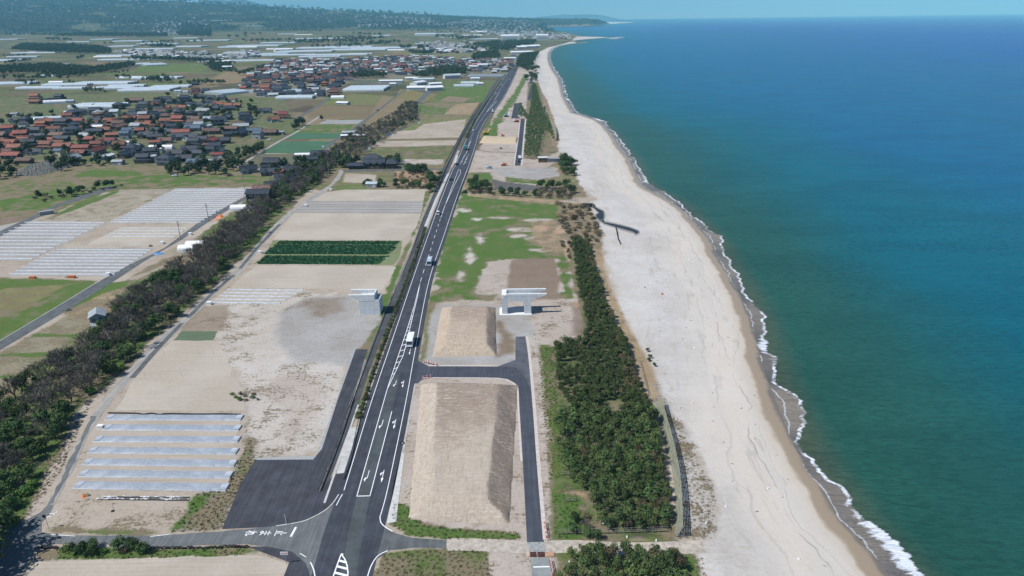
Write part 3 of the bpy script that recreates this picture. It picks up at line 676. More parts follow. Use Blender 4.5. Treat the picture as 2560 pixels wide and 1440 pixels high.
# parapets and kerbs as real steps
DARKM = mat('dark_rail', (.055, .055, .055), .7, .1, 2)
# right hand verge slabs
tess(GP([(967, 1309), (990, 1305), (1012, 1130), (1003, 1130), (985, 1205)]), .06, CONC_B, 'verge_slabs', 'pale concrete verge east of the main road', 'pavement')
tess(GP([(1003, 1130), (1010, 1130), (1040, 960), (1030, 965), (1016, 1030)]), .05, mat('verge_sand', (.42, .39, .35), .9, .1, 1.5, obj=False), 'verge', 'sandy verge east of the main road', 'verge', edge=.15)
# paths through the fields
farm = [(134, 1262), (183, 1171), (226, 1076), (281, 1000), (328, 950), (389, 881), (458, 814), (514, 762), (569, 703), (605, 684), (645.5, 627), (674, 593), (717, 549), (745.5, 524), (814, 480), (850, 447), (861, 425.5), (848, 425.5), (845, 435.5), (825, 462), (783, 489), (739, 518), (701, 547), (672, 575.5), (628, 627), (588, 676), (544, 712), (500, 753), (450, 798), (389, 850.5), (336, 909), (306, 942), (244, 1015), (183, 1122), (144, 1214), (112, 1268)]
tess(GP(farm), .040, AS_DUST, 'farm_track', 'sandy farm track along the tree belt', 'track', edge=.25)
core = [(180, 1170), (222, 1078), (255, 1030), (236, 1050), (200, 1120), (160, 1205), (128, 1262), (150, 1225)]
tess(GP([(134, 1258), (182, 1166), (224, 1072), (240, 1042), (228, 1040), (205, 1095), (178, 1140), (150, 1205), (118, 1264)]), .046, AS_FARM, 'farm_track', 'worn asphalt strip of the farm track', 'track', edge=.3)
for a_, b_ in (((330, 945), (455, 808)), ((470, 795), (580, 690)), ((600, 672), (700, 560))):
    pts = smooth_line(GP([a_, ((a_[0]+b_[0])/2-3, (a_[1]+b_[1])/2), b_]), 10); strip('farm_track', pts, 1.7, .047, AS_OLD, 'grey wheel-worn middle of the farm track')
road2 = [(-40, 880), (0, 853), (144, 767), (239, 709), (314, 667), (411, 620), (450, 591), (505.5, 549), (610, 493), (655, 462), (700, 437), (764, 402), (836, 348), (886, 319), (940, 277.5), (982, 245), (1022, 216), (1024, 218), (988, 245), (947, 277.5), (893, 320), (845, 350), (776, 404), (712, 438), (668, 463), (616, 497), (517, 558), (450, 602), (417, 620), (361, 653), (289, 700.5), (178, 770), (0, 875.5), (-40, 901)]
tess(GP(road2), .05, AS_OLD, 'lane', 'narrow asphalt lane crossing the farmland', 'road')
strip('kerb_strip', GP([(-40, 879), (0, 852), (144, 766), (239, 708), (314, 666)]), .25, .09, CONC_B, 'pale kerb along the lane', thick=.09)
tess(GP([(0, 592), (70, 556), (150, 515), (200, 500), (290, 470), (300, 464), (270, 466), (150, 508), (60, 550), (0, 578)]), .04, AS_OLD, 'lane', 'lane on the far left of the fields', 'road', edge=.1)
tess(GP([(857, 425), (1125, 421), (1125, 424), (860, 430)]), .04, AS_OLD, 'lane', 'lane passing the dark farmhouse to the road', 'road')
tess(GP([(1080, 213), (1100, 212), (1070, 240), (1040, 265), (1033, 262)]), .05, AS_OLD, 'lane', 'lane beside the white barns', 'road')
strip('farm_track', smooth_line(GP([(1046, 258), (1035, 270), (1037, 285), (1047, 297), (1042, 308), (1010, 320), (970, 338), (930, 362), (895, 395)])), 2.6, .045, AS_OLD, 'winding lane between the wood and the fields')
strip('farm_track', GP([(590, 420), (645, 384), (700, 352), (740, 331), (800, 290)]), 3.0, .045, AS_DUST, 'pale track beside the green crop field')
strip('farm_track', GP([(735, 300), (790, 268), (826, 243)]), 4.5, .045, AS_OLD, 'lane leaving the village')
# east access road
east = [(1030, 958), (1044, 959), (1056, 948), (1072, 943.6), (1200, 943.6), (1245, 944.5), (1269, 948), (1288, 958), (1296, 971), (1298.6, 1020), (1307, 1153), (1317.6, 1357), (1360, 1356), (1343.6, 1153), (1333, 1020), (1322, 898), (1315, 841), (1289, 842), (1288, 916), (1240, 916.7), (1072, 916), (1046, 902), (1041, 893)]
tess(GP(east), .045, asphalt('access_asphalt', (.052, .058, .075), (.040, .045, .058)), 'access_road', 'new asphalt access road behind the soil mounds', 'road')
tess(GP([(1289, 842), (1315, 841), (1324, 925), (1330, 985), (1318, 950), (1300, 928), (1288, 921)]), .051, AS_SLAB, 'slab_road', 'grey slab road with a grid of joints', 'road')
tess(GP([(1242, 917), (1288, 900), (1288, 918)]), .051, AS_SLAB, 'slab_road', 'grey triangular slab corner', 'road')
for pts, w in ([(1317, 841), (1325, 898), (1336, 1020), (1346, 1153), (1363, 1350)], .9), ([(1072, 914.5), (1238, 915)], .7), ([(1056, 946.5), (1072, 945), (1200, 945.3), (1243, 946.5), (1266, 950), (1285, 960), (1293.5, 972), (1296, 1020), (1304, 1153)], .55):
    strip('kerb_strip', smooth_line(GP(pts), 4), w, .06, mat('pale_sand_edge', (.52, .46, .42), .9, .1, 1.5, obj=False), 'pale edge strip of the access road')
tess(GP([(1318, 1356), (1361, 1355), (1366, 1379), (1322, 1380)]), .05, mat('rough_gravel', (.30, .31, .30), .9, .15, 2, obj=False), 'gravel_crossing', 'grey gravel where the access road ends', 'gravel', edge=.2)
rust = mat('rusty_steel', (.10, .045, .04), .6, .15, 1.2, metal=.3)
tess(GP([(1326, 1395), (1372, 1395), (1384, 1445), (1330, 1445)]), .05, asphalt('slab2', (.24, .26, .26), streak=False), 'slab_road', 'pale concrete road at the bottom of the picture', 'road')
strip('road_marking', GP([(1333, 1418), (1374, 1417)]), .3, .058, PAINT, 'white bar across the concrete road')
# dirt track to the beach
strip('dirt_track', smooth_line(GP([(1116, 1361), (1200, 1362), (1320, 1368), (1440, 1366), (1560, 1372), (1680, 1370), (1760, 1366)])), 3.6, .03, mat('dirt', (.42, .37, .315), .95, .14, .8, obj=False), 'sandy dirt track leading to the beach')
# northern strip of new road and lots
tess(GP([(1287, 414), (1301, 414), (1306, 360), (1312, 297), (1301, 296.5), (1278, 296), (1286, 258), (1301, 258), (1294, 290), (1301, 296), (1302, 300), (1297, 345), (1291, 385)]), .05, AS_NEW, 'access_road', 'new black access road along the pines', 'road')
tess(GP([(1281, 296), (1292, 258), (1301, 258), (1289, 296)]), .052, AS_NEW, 'access_road', 'short black section of the new access road', 'road')
tess(GP([(1319, 250), (1327, 212), (1334, 212), (1327, 250)]), .052, AS_NEW, 'access_road', 'far black section of the new access road', 'road')
tess(GP([(1322, 209), (1329, 184), (1335, 184), (1331, 209)]), .052, AS_NEW, 'access_road', 'farthest black section of the new access road', 'road')
strip('kerb_strip', GP([(1304, 414), (1309, 360), (1314, 298)]), .9, .06, CONC_B, 'pale kerb of the new access road')
strip('kerb_strip', GP([(1285, 414), (1289, 385), (1295, 345), (1300, 300)]), .6, .06, CONC_B, 'pale inner kerb of the new access road')
strip('kerb_strip', GP([(1190, 375), (1225, 380), (1289, 381)]), 1.6, .06, AS_OLD, 'dark cross strip between the sandy lots')

# ---- white lines
strip('road_marking', [p for p in LL if p[1] > G(857, 1235)[1]], .17, .072, PAINT, 'white edge line on the west side')
strip('road_marking', [p for p in RR if p[1] > G(951, 1292)[1]], .17, .072, PAINT, 'white edge line on the east side')
strip('road_marking', smooth_line(GP([(841, 1264), (848, 1250), (856, 1236)]), 4), .18, .0745, PAINT, 'white edge line')
strip('road_marking', smooth_line(GP([(950, 1290), (952, 1306), (963, 1318), (981, 1329)]), 5), .2, .074, PAINT, 'white corner line')
strip('road_marking', smooth_line(GP([(918, 1445), (928, 1415), (945, 1390), (970, 1377)]), 5), .2, .074, PAINT, 'white corner line')
strip('road_marking', smooth_line(GP([(776, 1406), (784, 1424), (788, 1445)]), 5), .22, .074, PAINT, 'white corner line')
strip('road_marking', GP([(750, 1384), (765, 1393)]), .16, .074, PAINT, 'worn white line')
def ln(pts, w=.15, dash=None, z=.074): strip('road_marking', GP(pts), w, z, PAINT, 'white road line', dash)
ln([(892, 1241), (960.5, 1000), (969, 970), (1019, 820), (1036, 764), (1051, 705)], .18)
ln([(925, 1240), (979.5, 1029)], .18); ln([(891, 1241), (926, 1240)], .25)
ln([(969, 972), (1008, 889), (1014, 867), (1043, 745), (1051, 705)], .17)
ln([(1051, 705), (1055.5, 689.5), (1068, 651), (1085, 597), (1102, 544)], .16, (5, 5))
ln([(1102, 544), (1113, 513), (1135.5, 464), (1152, 432), (1150, 424), (1146.7, 423), (1113, 513)], .2)
ln([(1150, 411), (1159, 412), (1169, 390)], .2); ln([(1150, 411), (1167, 380), (1174, 355), (1178, 352), (1172, 365)], .2)
ln([(1174, 355), (1183, 331), (1207, 293.6), (1216, 281)], .2, (5, 5))
ln([(1216, 281), (1234, 257), (1238, 252)], .25); ln([(1216, 281), (1238, 258), (1242, 252)], .25)
ln([(1236, 250), (1248, 232)], .25); ln([(1246, 232), (1280, 178), (1290, 160)], .3, (6, 6))
# hatching of the painted island
HL = smooth_line(GP([(969, 970), (1019, 820), (1036, 764), (1051, 705)]), 12); HR = smooth_line(GP([(969, 972), (1008, 889), (1014, 867), (1043, 745), (1051, 705)]), 9)
mb = MB()
for k in range(3, 34):
    a = Vector(HL[min(len(HL)-1, int(k/36*len(HL)))]); yb = a.y+1.0
    rr = min(HR, key=lambda p: abs(p[1]-yb)); w = rr[0]-a.x
    if w < .5: continue
    mb.poly([(a.x, a.y-.2, .0735), (rr[0], yb-.2, .0735), (rr[0], yb+.2, .0735), (a.x, a.y+.2, .0735)], PAINT)
tag(link('road_marking', mb.mesh('hatching', fix=False)), 'white hatching bars in the painted island', kind='structure')
mb = MB()
for x0, y0, x1, y1 in ((853, 1386, 858, 1388), (848, 1402, 867, 1407), (842, 1416, 869, 1423), (837, 1432, 868, 1440), (832, 1448, 866, 1456)):
    a = G(x0, y0); b_ = G(x1, y1); mb.poly([(a[0], a[1]-.28, .0765), (b_[0], b_[1]-.28, .0765), (b_[0], b_[1]+.28, .0765), (a[0], a[1]+.28, .0765)], PAINT)
tag(link('road_marking', mb.mesh('bars', fix=False)), 'white bars of the painted island at the bottom', kind='structure')
ln([(853, 1386), (843, 1413), (832, 1445), (826, 1470)], .25, z=.0745); ln([(853, 1386), (862, 1398), (868, 1415), (870, 1432), (868, 1460)], .25, z=.0745)
tess(GP([(962, 1000), (892, 1243), (878, 1300), (850, 1440), (890, 1440), (915, 1290), (926, 1241), (980, 1025), (1000, 935), (985, 940)]), .066, AS_MID, 'road_lane', 'older greyer turn lane in the middle of the road', 'road')
strip('road_seam', GP([(972, 990), (935, 1110), (908, 1235), (893, 1285)]), .12, .0685, AS_NEW, 'dark joint along the turn lane')
def arrow(px, py, kind, sc=1.0, far_=(0, -1)):
    x, y = G(px, py); d = Vector(GDIR).normalized()*-1; n = Vector((d.y, -d.x)); mb = MB(); z = .0765; o = Vector((x, y))
    def q(pts): mb.poly([(*(o+d*a*sc+n*b*sc*.62), z) for a, b in pts], PAINT)
    if kind in ('straight', 'both'):
        q([(-2.2, -.12), (-2.2, .12), (.9, .12), (.9, -.12)]); q([(.9, -.5), (.9, .5), (2.5, 0)][::1])
    if kind == 'both':
        q([(-1.6, .12), (-.9, .75), (-.4, .75), (-1.1, .12)]); q([(-1.5, .75), (-.0, .75), (-.7, 1.25)])
    if kind == 'turn':
        q([(-2.4, -.12), (-2.4, .12), (.6, .12), (.6, -.12)]); q([(.1, .12), (.8, .55), (1.2, .55), (.6, .0)]); q([(.1, .5), (2.0, .5), (1.0, 1.2)])
    me_ = mb.mesh('road_arrow', fix=False); tag(link('road_arrow', me_), 'white lane arrow', kind='structure')
GDIR = Vector(G(960, 1000))-Vector(G(895, 1230)); GDIR = Vector(GDIR)
arrow(955, 1062, 'turn'); arrow(919, 1192, 'turn'); arrow(987, 1060, 'both'); arrow(957, 1190, 'both'); arrow(1025, 879, 'straight', .9); arrow(1008, 960, 'both', .9); arrow(989, 960, 'turn', .9)
for p in ((1172, 387, 'both'), (1167, 398, 'both'), (1165, 406, 'both'), (1160, 391, 'turn'), (1156, 404, 'turn')): arrow(p[0], p[1], p[2], .9)
# stop line and the three characters painted before it
ln([(740, 1318), (727, 1342)], .45, z=.058)
def glyph(px, py, strokes, sx_, sy_, w=.19):
    x, y = G(px, py); mb = MB()
    for s in strokes:
        for i in range(len(s)-1):
            a = Vector((x+s[i][0]*sx_, y+s[i][1]*sy_)); b_ = Vector((x+s[i+1][0]*sx_, y+s[i+1][1]*sy_)); t = (b_-a).normalized(); n = Vector((t.y, -t.x))*w/2; a -= t*w*.3; b_ += t*w*.3
            z = .0565+.0006*(i % 3)
            mb.poly([(*(a+n), z), (*(b_+n), z), (*(b_-n), z), (*(a-n), z)], PAINT)
    tag(link('road_writing', mb.mesh('road_writing', fix=False)), 'white character painted on the side road', kind='structure')
# characters face a driver heading right: their tops point +x; unit square u = forward, v = to the left
T = lambda s: [[(p[1]-.5, .5-p[0]) for p in st] for st in s]        # (x right, y up) glyph space -> road space
tomeru = T([[(.5, .0), (.5, 1.0)], [(.5, .55), (.88, .55)], [(.22, .0), (.22, .6)], [(.0, .0), (1.0, .0)]])
ma = T([[(.1, .78), (.9, .78)], [(.12, .5), (.88, .5)], [(.52, 1.0), (.52, .2), (.42, .04), (.22, .03), (.12, .14), (.25, .26), (.5, .22), (.88, .04)]])
re_ = T([[(.28, 1.0), (.28, .0)], [(.05, .72), (.42, .76), (.02, .22)], [(.3, .5), (.55, .78), (.68, .7), (.64, .2), (.74, .05), (1.0, .25)]])
glyph(703, 1333, tomeru, 2.3, 1.5); glyph(664, 1333, ma, 2.3, 1.5); glyph(627, 1333.5, re_, 2.3, 1.5)
glyph(132, 1284, T([[(.0, .9), (1, .9)], [(.5, .9), (.5, 0)]]), 1.4, 1.3, .18)
glyph(121, 1292, T([[(.1, .5), (.9, .5)], [(.6, 1.0), (.5, .1)]]), 1.2, 1.2, .16)
strip('road_marking', GP([(128, 1337), (189, 1340.5)]), .15, .058, PAINT, 'white edge line of the side road')
strip('road_marking', GP([(375, 1342), (425, 1336)]), .15, .058, PAINT, 'worn white edge line of the side road')

# ------------------------------------------------------------------ cultivated fields as sheets
def fieldmat(name, c, c2, pitch=1.2, amt=.5, ang=0.0, blot=.35, tuft=None, tthr=.6):
    m, nt, b = newmat(name); P = pos(nt)
    rot = N(nt, 'ShaderNodeVectorRotate', rotation_type='Z_AXIS', ins={'Vector': P, 'Angle': R(ang)}).outputs[0]
    sepx = N(nt, 'ShaderNodeSeparateXYZ', ins={0: rot})
    wob = noise(nt, P, .08, 2, .5)
    ph = math_(nt, 'MULTIPLY', math_(nt, 'ADD', sepx.outputs[1], math_(nt, 'MULTIPLY', wob, .8)), 2*math.pi/pitch)
    w = math_(nt, 'MULTIPLY_ADD', math_(nt, 'SINE', ph), .5, .5)
    n1 = noise(nt, P, .9, 6, .7); n2 = noise(nt, vmul(nt, rot, (.06, .5, 1)), 1.0, 5, .65); n3 = noise(nt, P, .05, 3, .5)
    col = mix(nt, math_(nt, 'MULTIPLY', step(nt, w, .3, .8), math_(nt, 'MULTIPLY', step(nt, n2, .3, .65), amt)), c, c2)
    col = mix(nt, step(nt, n1, .3, .7, 0, blot), col, mix(nt, 1.0, col, (.74, .71, .67), 'MULTIPLY'))
    col = mix(nt, step(nt, n3, .36, .62, 0, .5), col, mix(nt, 1.0, col, (.80, .78, .75), 'MULTIPLY'))
    col = mix(nt, step(nt, n2, .5, .7, 0, .35), col, mix(nt, 1.0, col, (.85, .82, .78), 'MULTIPLY'))
    if tuft: col = mix(nt, step(nt, n1, tthr, tthr+.08), col, tuft)
    nt.links.new(col, b.inputs['Base Color']); b.inputs['Roughness'].default_value = .95; b.inputs['Specular IOR Level'].default_value = .1
    nt.links.new(bump(nt, math_(nt, 'ADD', math_(nt, 'MULTIPLY', w, .5*amt), n1), .4, .2), b.inputs['Normal']); return m
FM = {'sand': fieldmat('sandy_field', (.43, .385, .325), (.36, .32, .265), 1.1, .4), 'tan': fieldmat('tan_field', (.41, .36, .30), (.33, .28, .225), .9, .55),
      'till': fieldmat('tilled_field', (.30, .26, .21), (.25, .21, .17), 1.0, .5), 'grn': fieldmat('seedling_field', (.10, .155, .095), (.23, .24, .165), .55, .6, blot=.5),
      'crop': fieldmat('crop_field', (.065, .145, .085), (.085, .16, .10), 1.5, .5), 'olv': fieldmat('fallow_field', (.125, .125, .085), (.145, .14, .095), 2, .5),
      'mulb': fieldmat('mulch_field', (.34, .33, .315), (.30, .28, .26), 1.6, .5), 'leekf': fieldmat('leek_field', (.16, .20, .095), (.32, .29, .22), 1.3, .5, blot=.5), 'greyf': fieldmat('covered_field', (.30, .31, .30), (.26, .26, .25), 1.5, .5)}
def field(pts, k, label, z=.022): return tess(GP(pts), z, FM[k], 'field', label, 'field', edge=.28)
field([(268, 1034), (608, 1036), (580, 1130), (572, 1226), (182, 1226), (205, 1170)], 'tan', 'tilled field carrying seven film covered beds')
field([(432, 853), (545, 853), (566, 885), (580, 930), (605, 968), (616, 1028), (290, 1026), (335, 948), (385, 892)], 'sand', 'smooth pale sand field beside the farm track')
field([(455, 828), (545, 828), (531, 851), (434, 851)], 'grn', 'small green seedling plot beside the farm track', .026)
field([(595, 700), (640, 664), (990, 667), (975, 700), (955, 724), (575, 720)], 'sand', 'pale bare field north of the mulched strips')
field([(660, 640), (682, 601), (1006, 602), (1000, 640), (984, 663), (635, 659)], 'leekf', 'field carrying the leek rows')
field([(682, 599), (735, 533), (1053, 535), (1040, 570), (1008, 600)], 'sand', 'broad pale field north of the leeks')
field([(735, 531), (768, 503), (1059, 503), (1053, 533)], 'mulb', 'ridged grey field')
field([(770, 502), (815, 481), (860, 474), (1063, 474), (1059, 502)], 'sand', 'pale field below the farm shed')
field([(648, 383), (693, 354), (835, 353), (800, 384)], 'crop', 'dense green crop field beside the village')
field([(700, 348), (745, 332), (862, 333), (842, 347)], 'crop', 'second dense green crop field')
field([(597, 420), (645, 385), (790, 384), (745, 420)], 'olv', 'dull olive field behind the lane houses')
field([(797, 310), (812, 300), (910, 300), (893, 310)], 'greyf', 'grey film covered field beside the lane')
field([(-120, 650), (-60, 578), (60, 552), (268, 556), (140, 620), (75, 652)], 'mulb', 'mulched field on the left edge')
field([(272, 558), (440, 471), (640, 470), (500, 556)], 'mulb', 'large mulched field by the lane')
field([(215, 612), (300, 569), (480, 567), (390, 618)], 'sand', 'sandy field between the mulched plots')
field([(18, 689), (145, 621), (390, 621), (288, 691)], 'mulb', 'mulched field near the lane')
field([(528, 756), (572, 720), (765, 726), (700, 758)], 'sand', 'narrow field with five mulched beds')
field([(55, 1440), (95, 1404), (640, 1386), (720, 1410), (706, 1460), (50, 1470)], 'sand', 'weedy sand field at the bottom left', .018)

# ---- film covers and mulch beds: every bed an object of its own
film = newmat('row_film'); FILM, nt, b = film
P = N(nt, 'ShaderNodeTexCoord').outputs['Object']; n1 = noise(nt, vmul(nt, P, (1.2, 6, 1)), 1.0, 5, .7); n2 = noise(nt, P, .3, 4, .6)
c = mix(nt, step(nt, n1, .38, .62), (.31, .345, .385), (.21, .235, .27)); c = mix(nt, step(nt, noise(nt, vmul(nt, P, (.9, 4, 1)), 1.0, 3, .6), .66, .70), c, (.13, .14, .15)); c = mix(nt, step(nt, n2, .4, .7, 0, .5), c, (.42, .46, .50))
nt.links.new(c, b.inputs['Base Color']); b.inputs['Roughness'].default_value = .55; nt.links.new(bump(nt, n1, .5, .08), b.inputs['Normal'])
WHITE_F = mat('white_mulch', (.50, .53, .56), .5, .12, .8, c2=(.34, .37, .40)); BLACK_F = mat('dark_film', (.05, .05, .05), .6, .2, 1.5)
def bed(a, b_, w, h, m, name, label, cat, group, endm=None):
    """low rounded film-covered bed between two ground points"""
    A = Vector(a); B = Vector(b_); L = (B-A).length; ang = math.atan2((B-A).y, (B-A).x); n = max(2, int(L/2.5)); mb = MB(); r = random.Random(int(a[0]*10+a[1]))
    prof = [(-w/2, 0), (-w*.42, h*.8), (-w*.2, h), (w*.2, h), (w*.42, h*.8), (w/2, 0)]; rows = []
    for i in range(n+1):
        j = r.uniform(-.06, .06)
        rows.append([(L*i/n, p[0]+j, .03+p[1]*(r.uniform(.85, 1.1) if p[1] else 1)) for p in prof])
    for i in range(n):
        for k in range(5): mb.poly([rows[i][k], rows[i+1][k], rows[i+1][k+1], rows[i][k+1]], m)
    mb.poly(rows[0], m); mb.poly(rows[-1][::-1], m)
    o = link(name, mb.mesh(name)); o.location = (A.x, A.y, 0); o.rotation_euler = (0, 0, ang)
    tag(o, label, cat, group)
    if endm:
        for ex in (.15, L-1.6):
            e = MB(); e.box((ex+.7, 0, h+.05), (1.5, w*.8, .02), endm); q_ = e.build('folded_end', o)
    return o
ords = ['nearest', 'second nearest', 'third nearest', 'fourth nearest', 'fifth nearest', 'sixth nearest', 'farthest']
beds7 = [((190, 1213), (570, 1219)), ((202, 1184), (580, 1188)), ((213, 1155), (590, 1159)), ((225, 1126), (594, 1129)), ((239, 1098), (599, 1099)), ((262, 1069), (601, 1071)), ((268, 1044), (606, 1045))]
for k, (p, q_) in enumerate(beds7):
    bed(G(*p), G(*q_), 2.8, .30, FILM, 'film_covered_bed', f'{ords[k]} of seven wide bluish film covered beds left of the lot', 'film cover', 'wide film covered beds beside the farm track', mat('white_film_end', (.38, .42, .46), .5))
def wavy(name, px_pts, m, label):
    P_ = smooth_line(GP(px_pts), 8); mb = MB()
    for i in range(len(P_)-1):
        a = P_[i]; b_ = P_[i+1]; mb.box(((a[0]+b_[0])/2, (a[1]+b_[1])/2, .22), ((Vector(b_)-Vector(a)).length*1.05, .18, .42), m, math.atan2(b_[1]-a[1], b_[0]-a[0]))
    tag(mb.build(name), label, name.replace('_', ' '))
wavy('windbreak_net', [(270, 1034), (340, 1035), (360, 1037.5), (380, 1035), (400, 1038), (420, 1036), (500, 1037), (560, 1036.5), (602, 1038)], BLACK_F, 'low wavy dark net along the back of the film covered beds')
for k, (p, q_) in enumerate((((262, 1243), (473, 1245)), ((244, 1248), (472, 1251)))):
    bed(G(*p), G(*q_), .5, .2, BLACK_F, 'black_mulch_bed', f'{("farther", "nearer")[k]} of two narrow black beds flecked with white', 'mulch bed', 'narrow black beds')
    A = Vector(G(*p)); B = Vector(G(*q_)); mb = MB(); r = random.Random(k)
    for i in range(34):
        t = r.random(); c_ = A.lerp(B, t); mb.box((c_.x, c_.y+r.uniform(-.2, .2), .26), (r.uniform(.3, 1.2), .16, .05), PAINT, r.uniform(-.2, .2))
    tag(mb.build('white_weights'), f'scattered white weights lying on the {("farther", "nearer")[k]} black bed', 'weights', kind='stuff')
for k, y in enumerate((724.5, 732.5, 740.5, 749, 757)):
    x0 = 572-(y-722)*1.22; x1 = 762-(y-722)*1.75
    bed(G(x0, y-.7), G(x1, y+1.5), 1.05, .2, WHITE_F, 'mulch_bed', f'{["farthest", "fourth nearest", "third nearest", "second nearest", "nearest"][k]} of five white beds right of the farm track', 'mulch bed', 'five white beds beside the farm track')
def bedset(n, yt, yb, xl, xr, w, where, group, p=1.0):
    for k in range(n):
        t = k/(n-1) if n > 1 else 0; t = t**p if p != 1 else t
        y = yt+(yb-yt)*t; f = (y-yt)/(yb-yt)
        a, b_ = xl[0]+(xl[1]-xl[0])*f, xr[0]+(xr[1]-xr[0])*f
        bed(G(a, y), G(b_, y+1.2*(b_-a)/300), w, .2, WHITE_F, 'mulch_bed', f'long white mulched bed, number {k+1} from the back in {where}', 'mulch bed', group)
bedset(12, 556, 646, (62, -110), (262, 82), 1.0, 'the left edge field', 'beds of the left edge field', 1.12)
bedset(17, 473, 555, (436, 276), (637, 503), 1.05, 'the large field by the lane', 'beds of the large field by the lane', 1.12)
bedset(4, 570, 591, (300, 260), (468, 438), .95, 'the small middle field', 'beds of the small middle field')
bedset(9, 624, 685, (142, 24), (377, 288), 1.0, 'the field nearest the lane', 'beds of the field nearest the lane', 1.1)
DARKF = mat('ridge_film', (.20, .19, .19), .7, .2, 1)
bedset_ = [(505, 506), (512, 513), (517, 518), (524, 525), (530, 531)]
for k, (y0, y1) in enumerate(bedset_):
    x0 = 766-(y0-504)*1.25; bed(G(x0, y0), G(1058-(y0-504)*.2, y1), .35, .15, DARKF, 'dark_ridge', f'{["farthest", "fourth nearest", "third nearest", "middle", "nearest"][k]} thin dark ridge in the ridged grey field', 'ridge', 'thin dark ridges')
# leeks
LEEK = leafmat('leek_leaf', (.032, .125, .052), (.065, .175, .075), 1.0, .1)
mb = MB(); r = random.Random(3)
for (yt, yb, xl0, xl1, xr0, xr1, rows) in ((604, 610, 702, 690, 1002, 996, 4), (613, 635, 690, 660, 992, 976, 13), (641, 660, 662, 645, 972, 952, 11)):
    for k in range(rows):
        f = k/(rows-1); y = yt+(yb-yt)*f; a = Vector(G(xl0+(xl1-xl0)*f+r.uniform(-3, 3), y)); b_ = Vector(G(xr0+(xr1-xr0)*f+r.uniform(-8, 4), y+.8)); n = int((b_-a).length/.38)
        for i in range(n):
            if r.random() < .05: continue
            p = a.lerp(b_, i/n); h = r.uniform(.35, .7); s = r.uniform(.2, .42); t = r.uniform(0, 3.1); dx, dy = math.cos(t)*s, math.sin(t)*s
            lx, ly = r.uniform(-.25, .25), r.uniform(-.25, .25); py = p.y+r.uniform(-.22, .22)
            mb.poly([(p.x-dx, py-dy, .02), (p.x+dx, py+dy, .02), (p.x+dx*.7+lx, py+dy*.7+ly, h), (p.x-dx*.7+lx, py-dy*.7+ly, h)], LEEK)
            mb.poly([(p.x+dy, py-dx, .02), (p.x-dy, py+dx, .02), (p.x-dy*.7-lx, py+dx*.7+ly, h*.9), (p.x+dy*.7-lx, py-dx*.7+ly, h*.9)], LEEK)
tag(link('leek_rows', mb.mesh('leek_rows', fix=False)), 'dense rows of dark green leeks in two blocks', 'crop', kind='stuff')

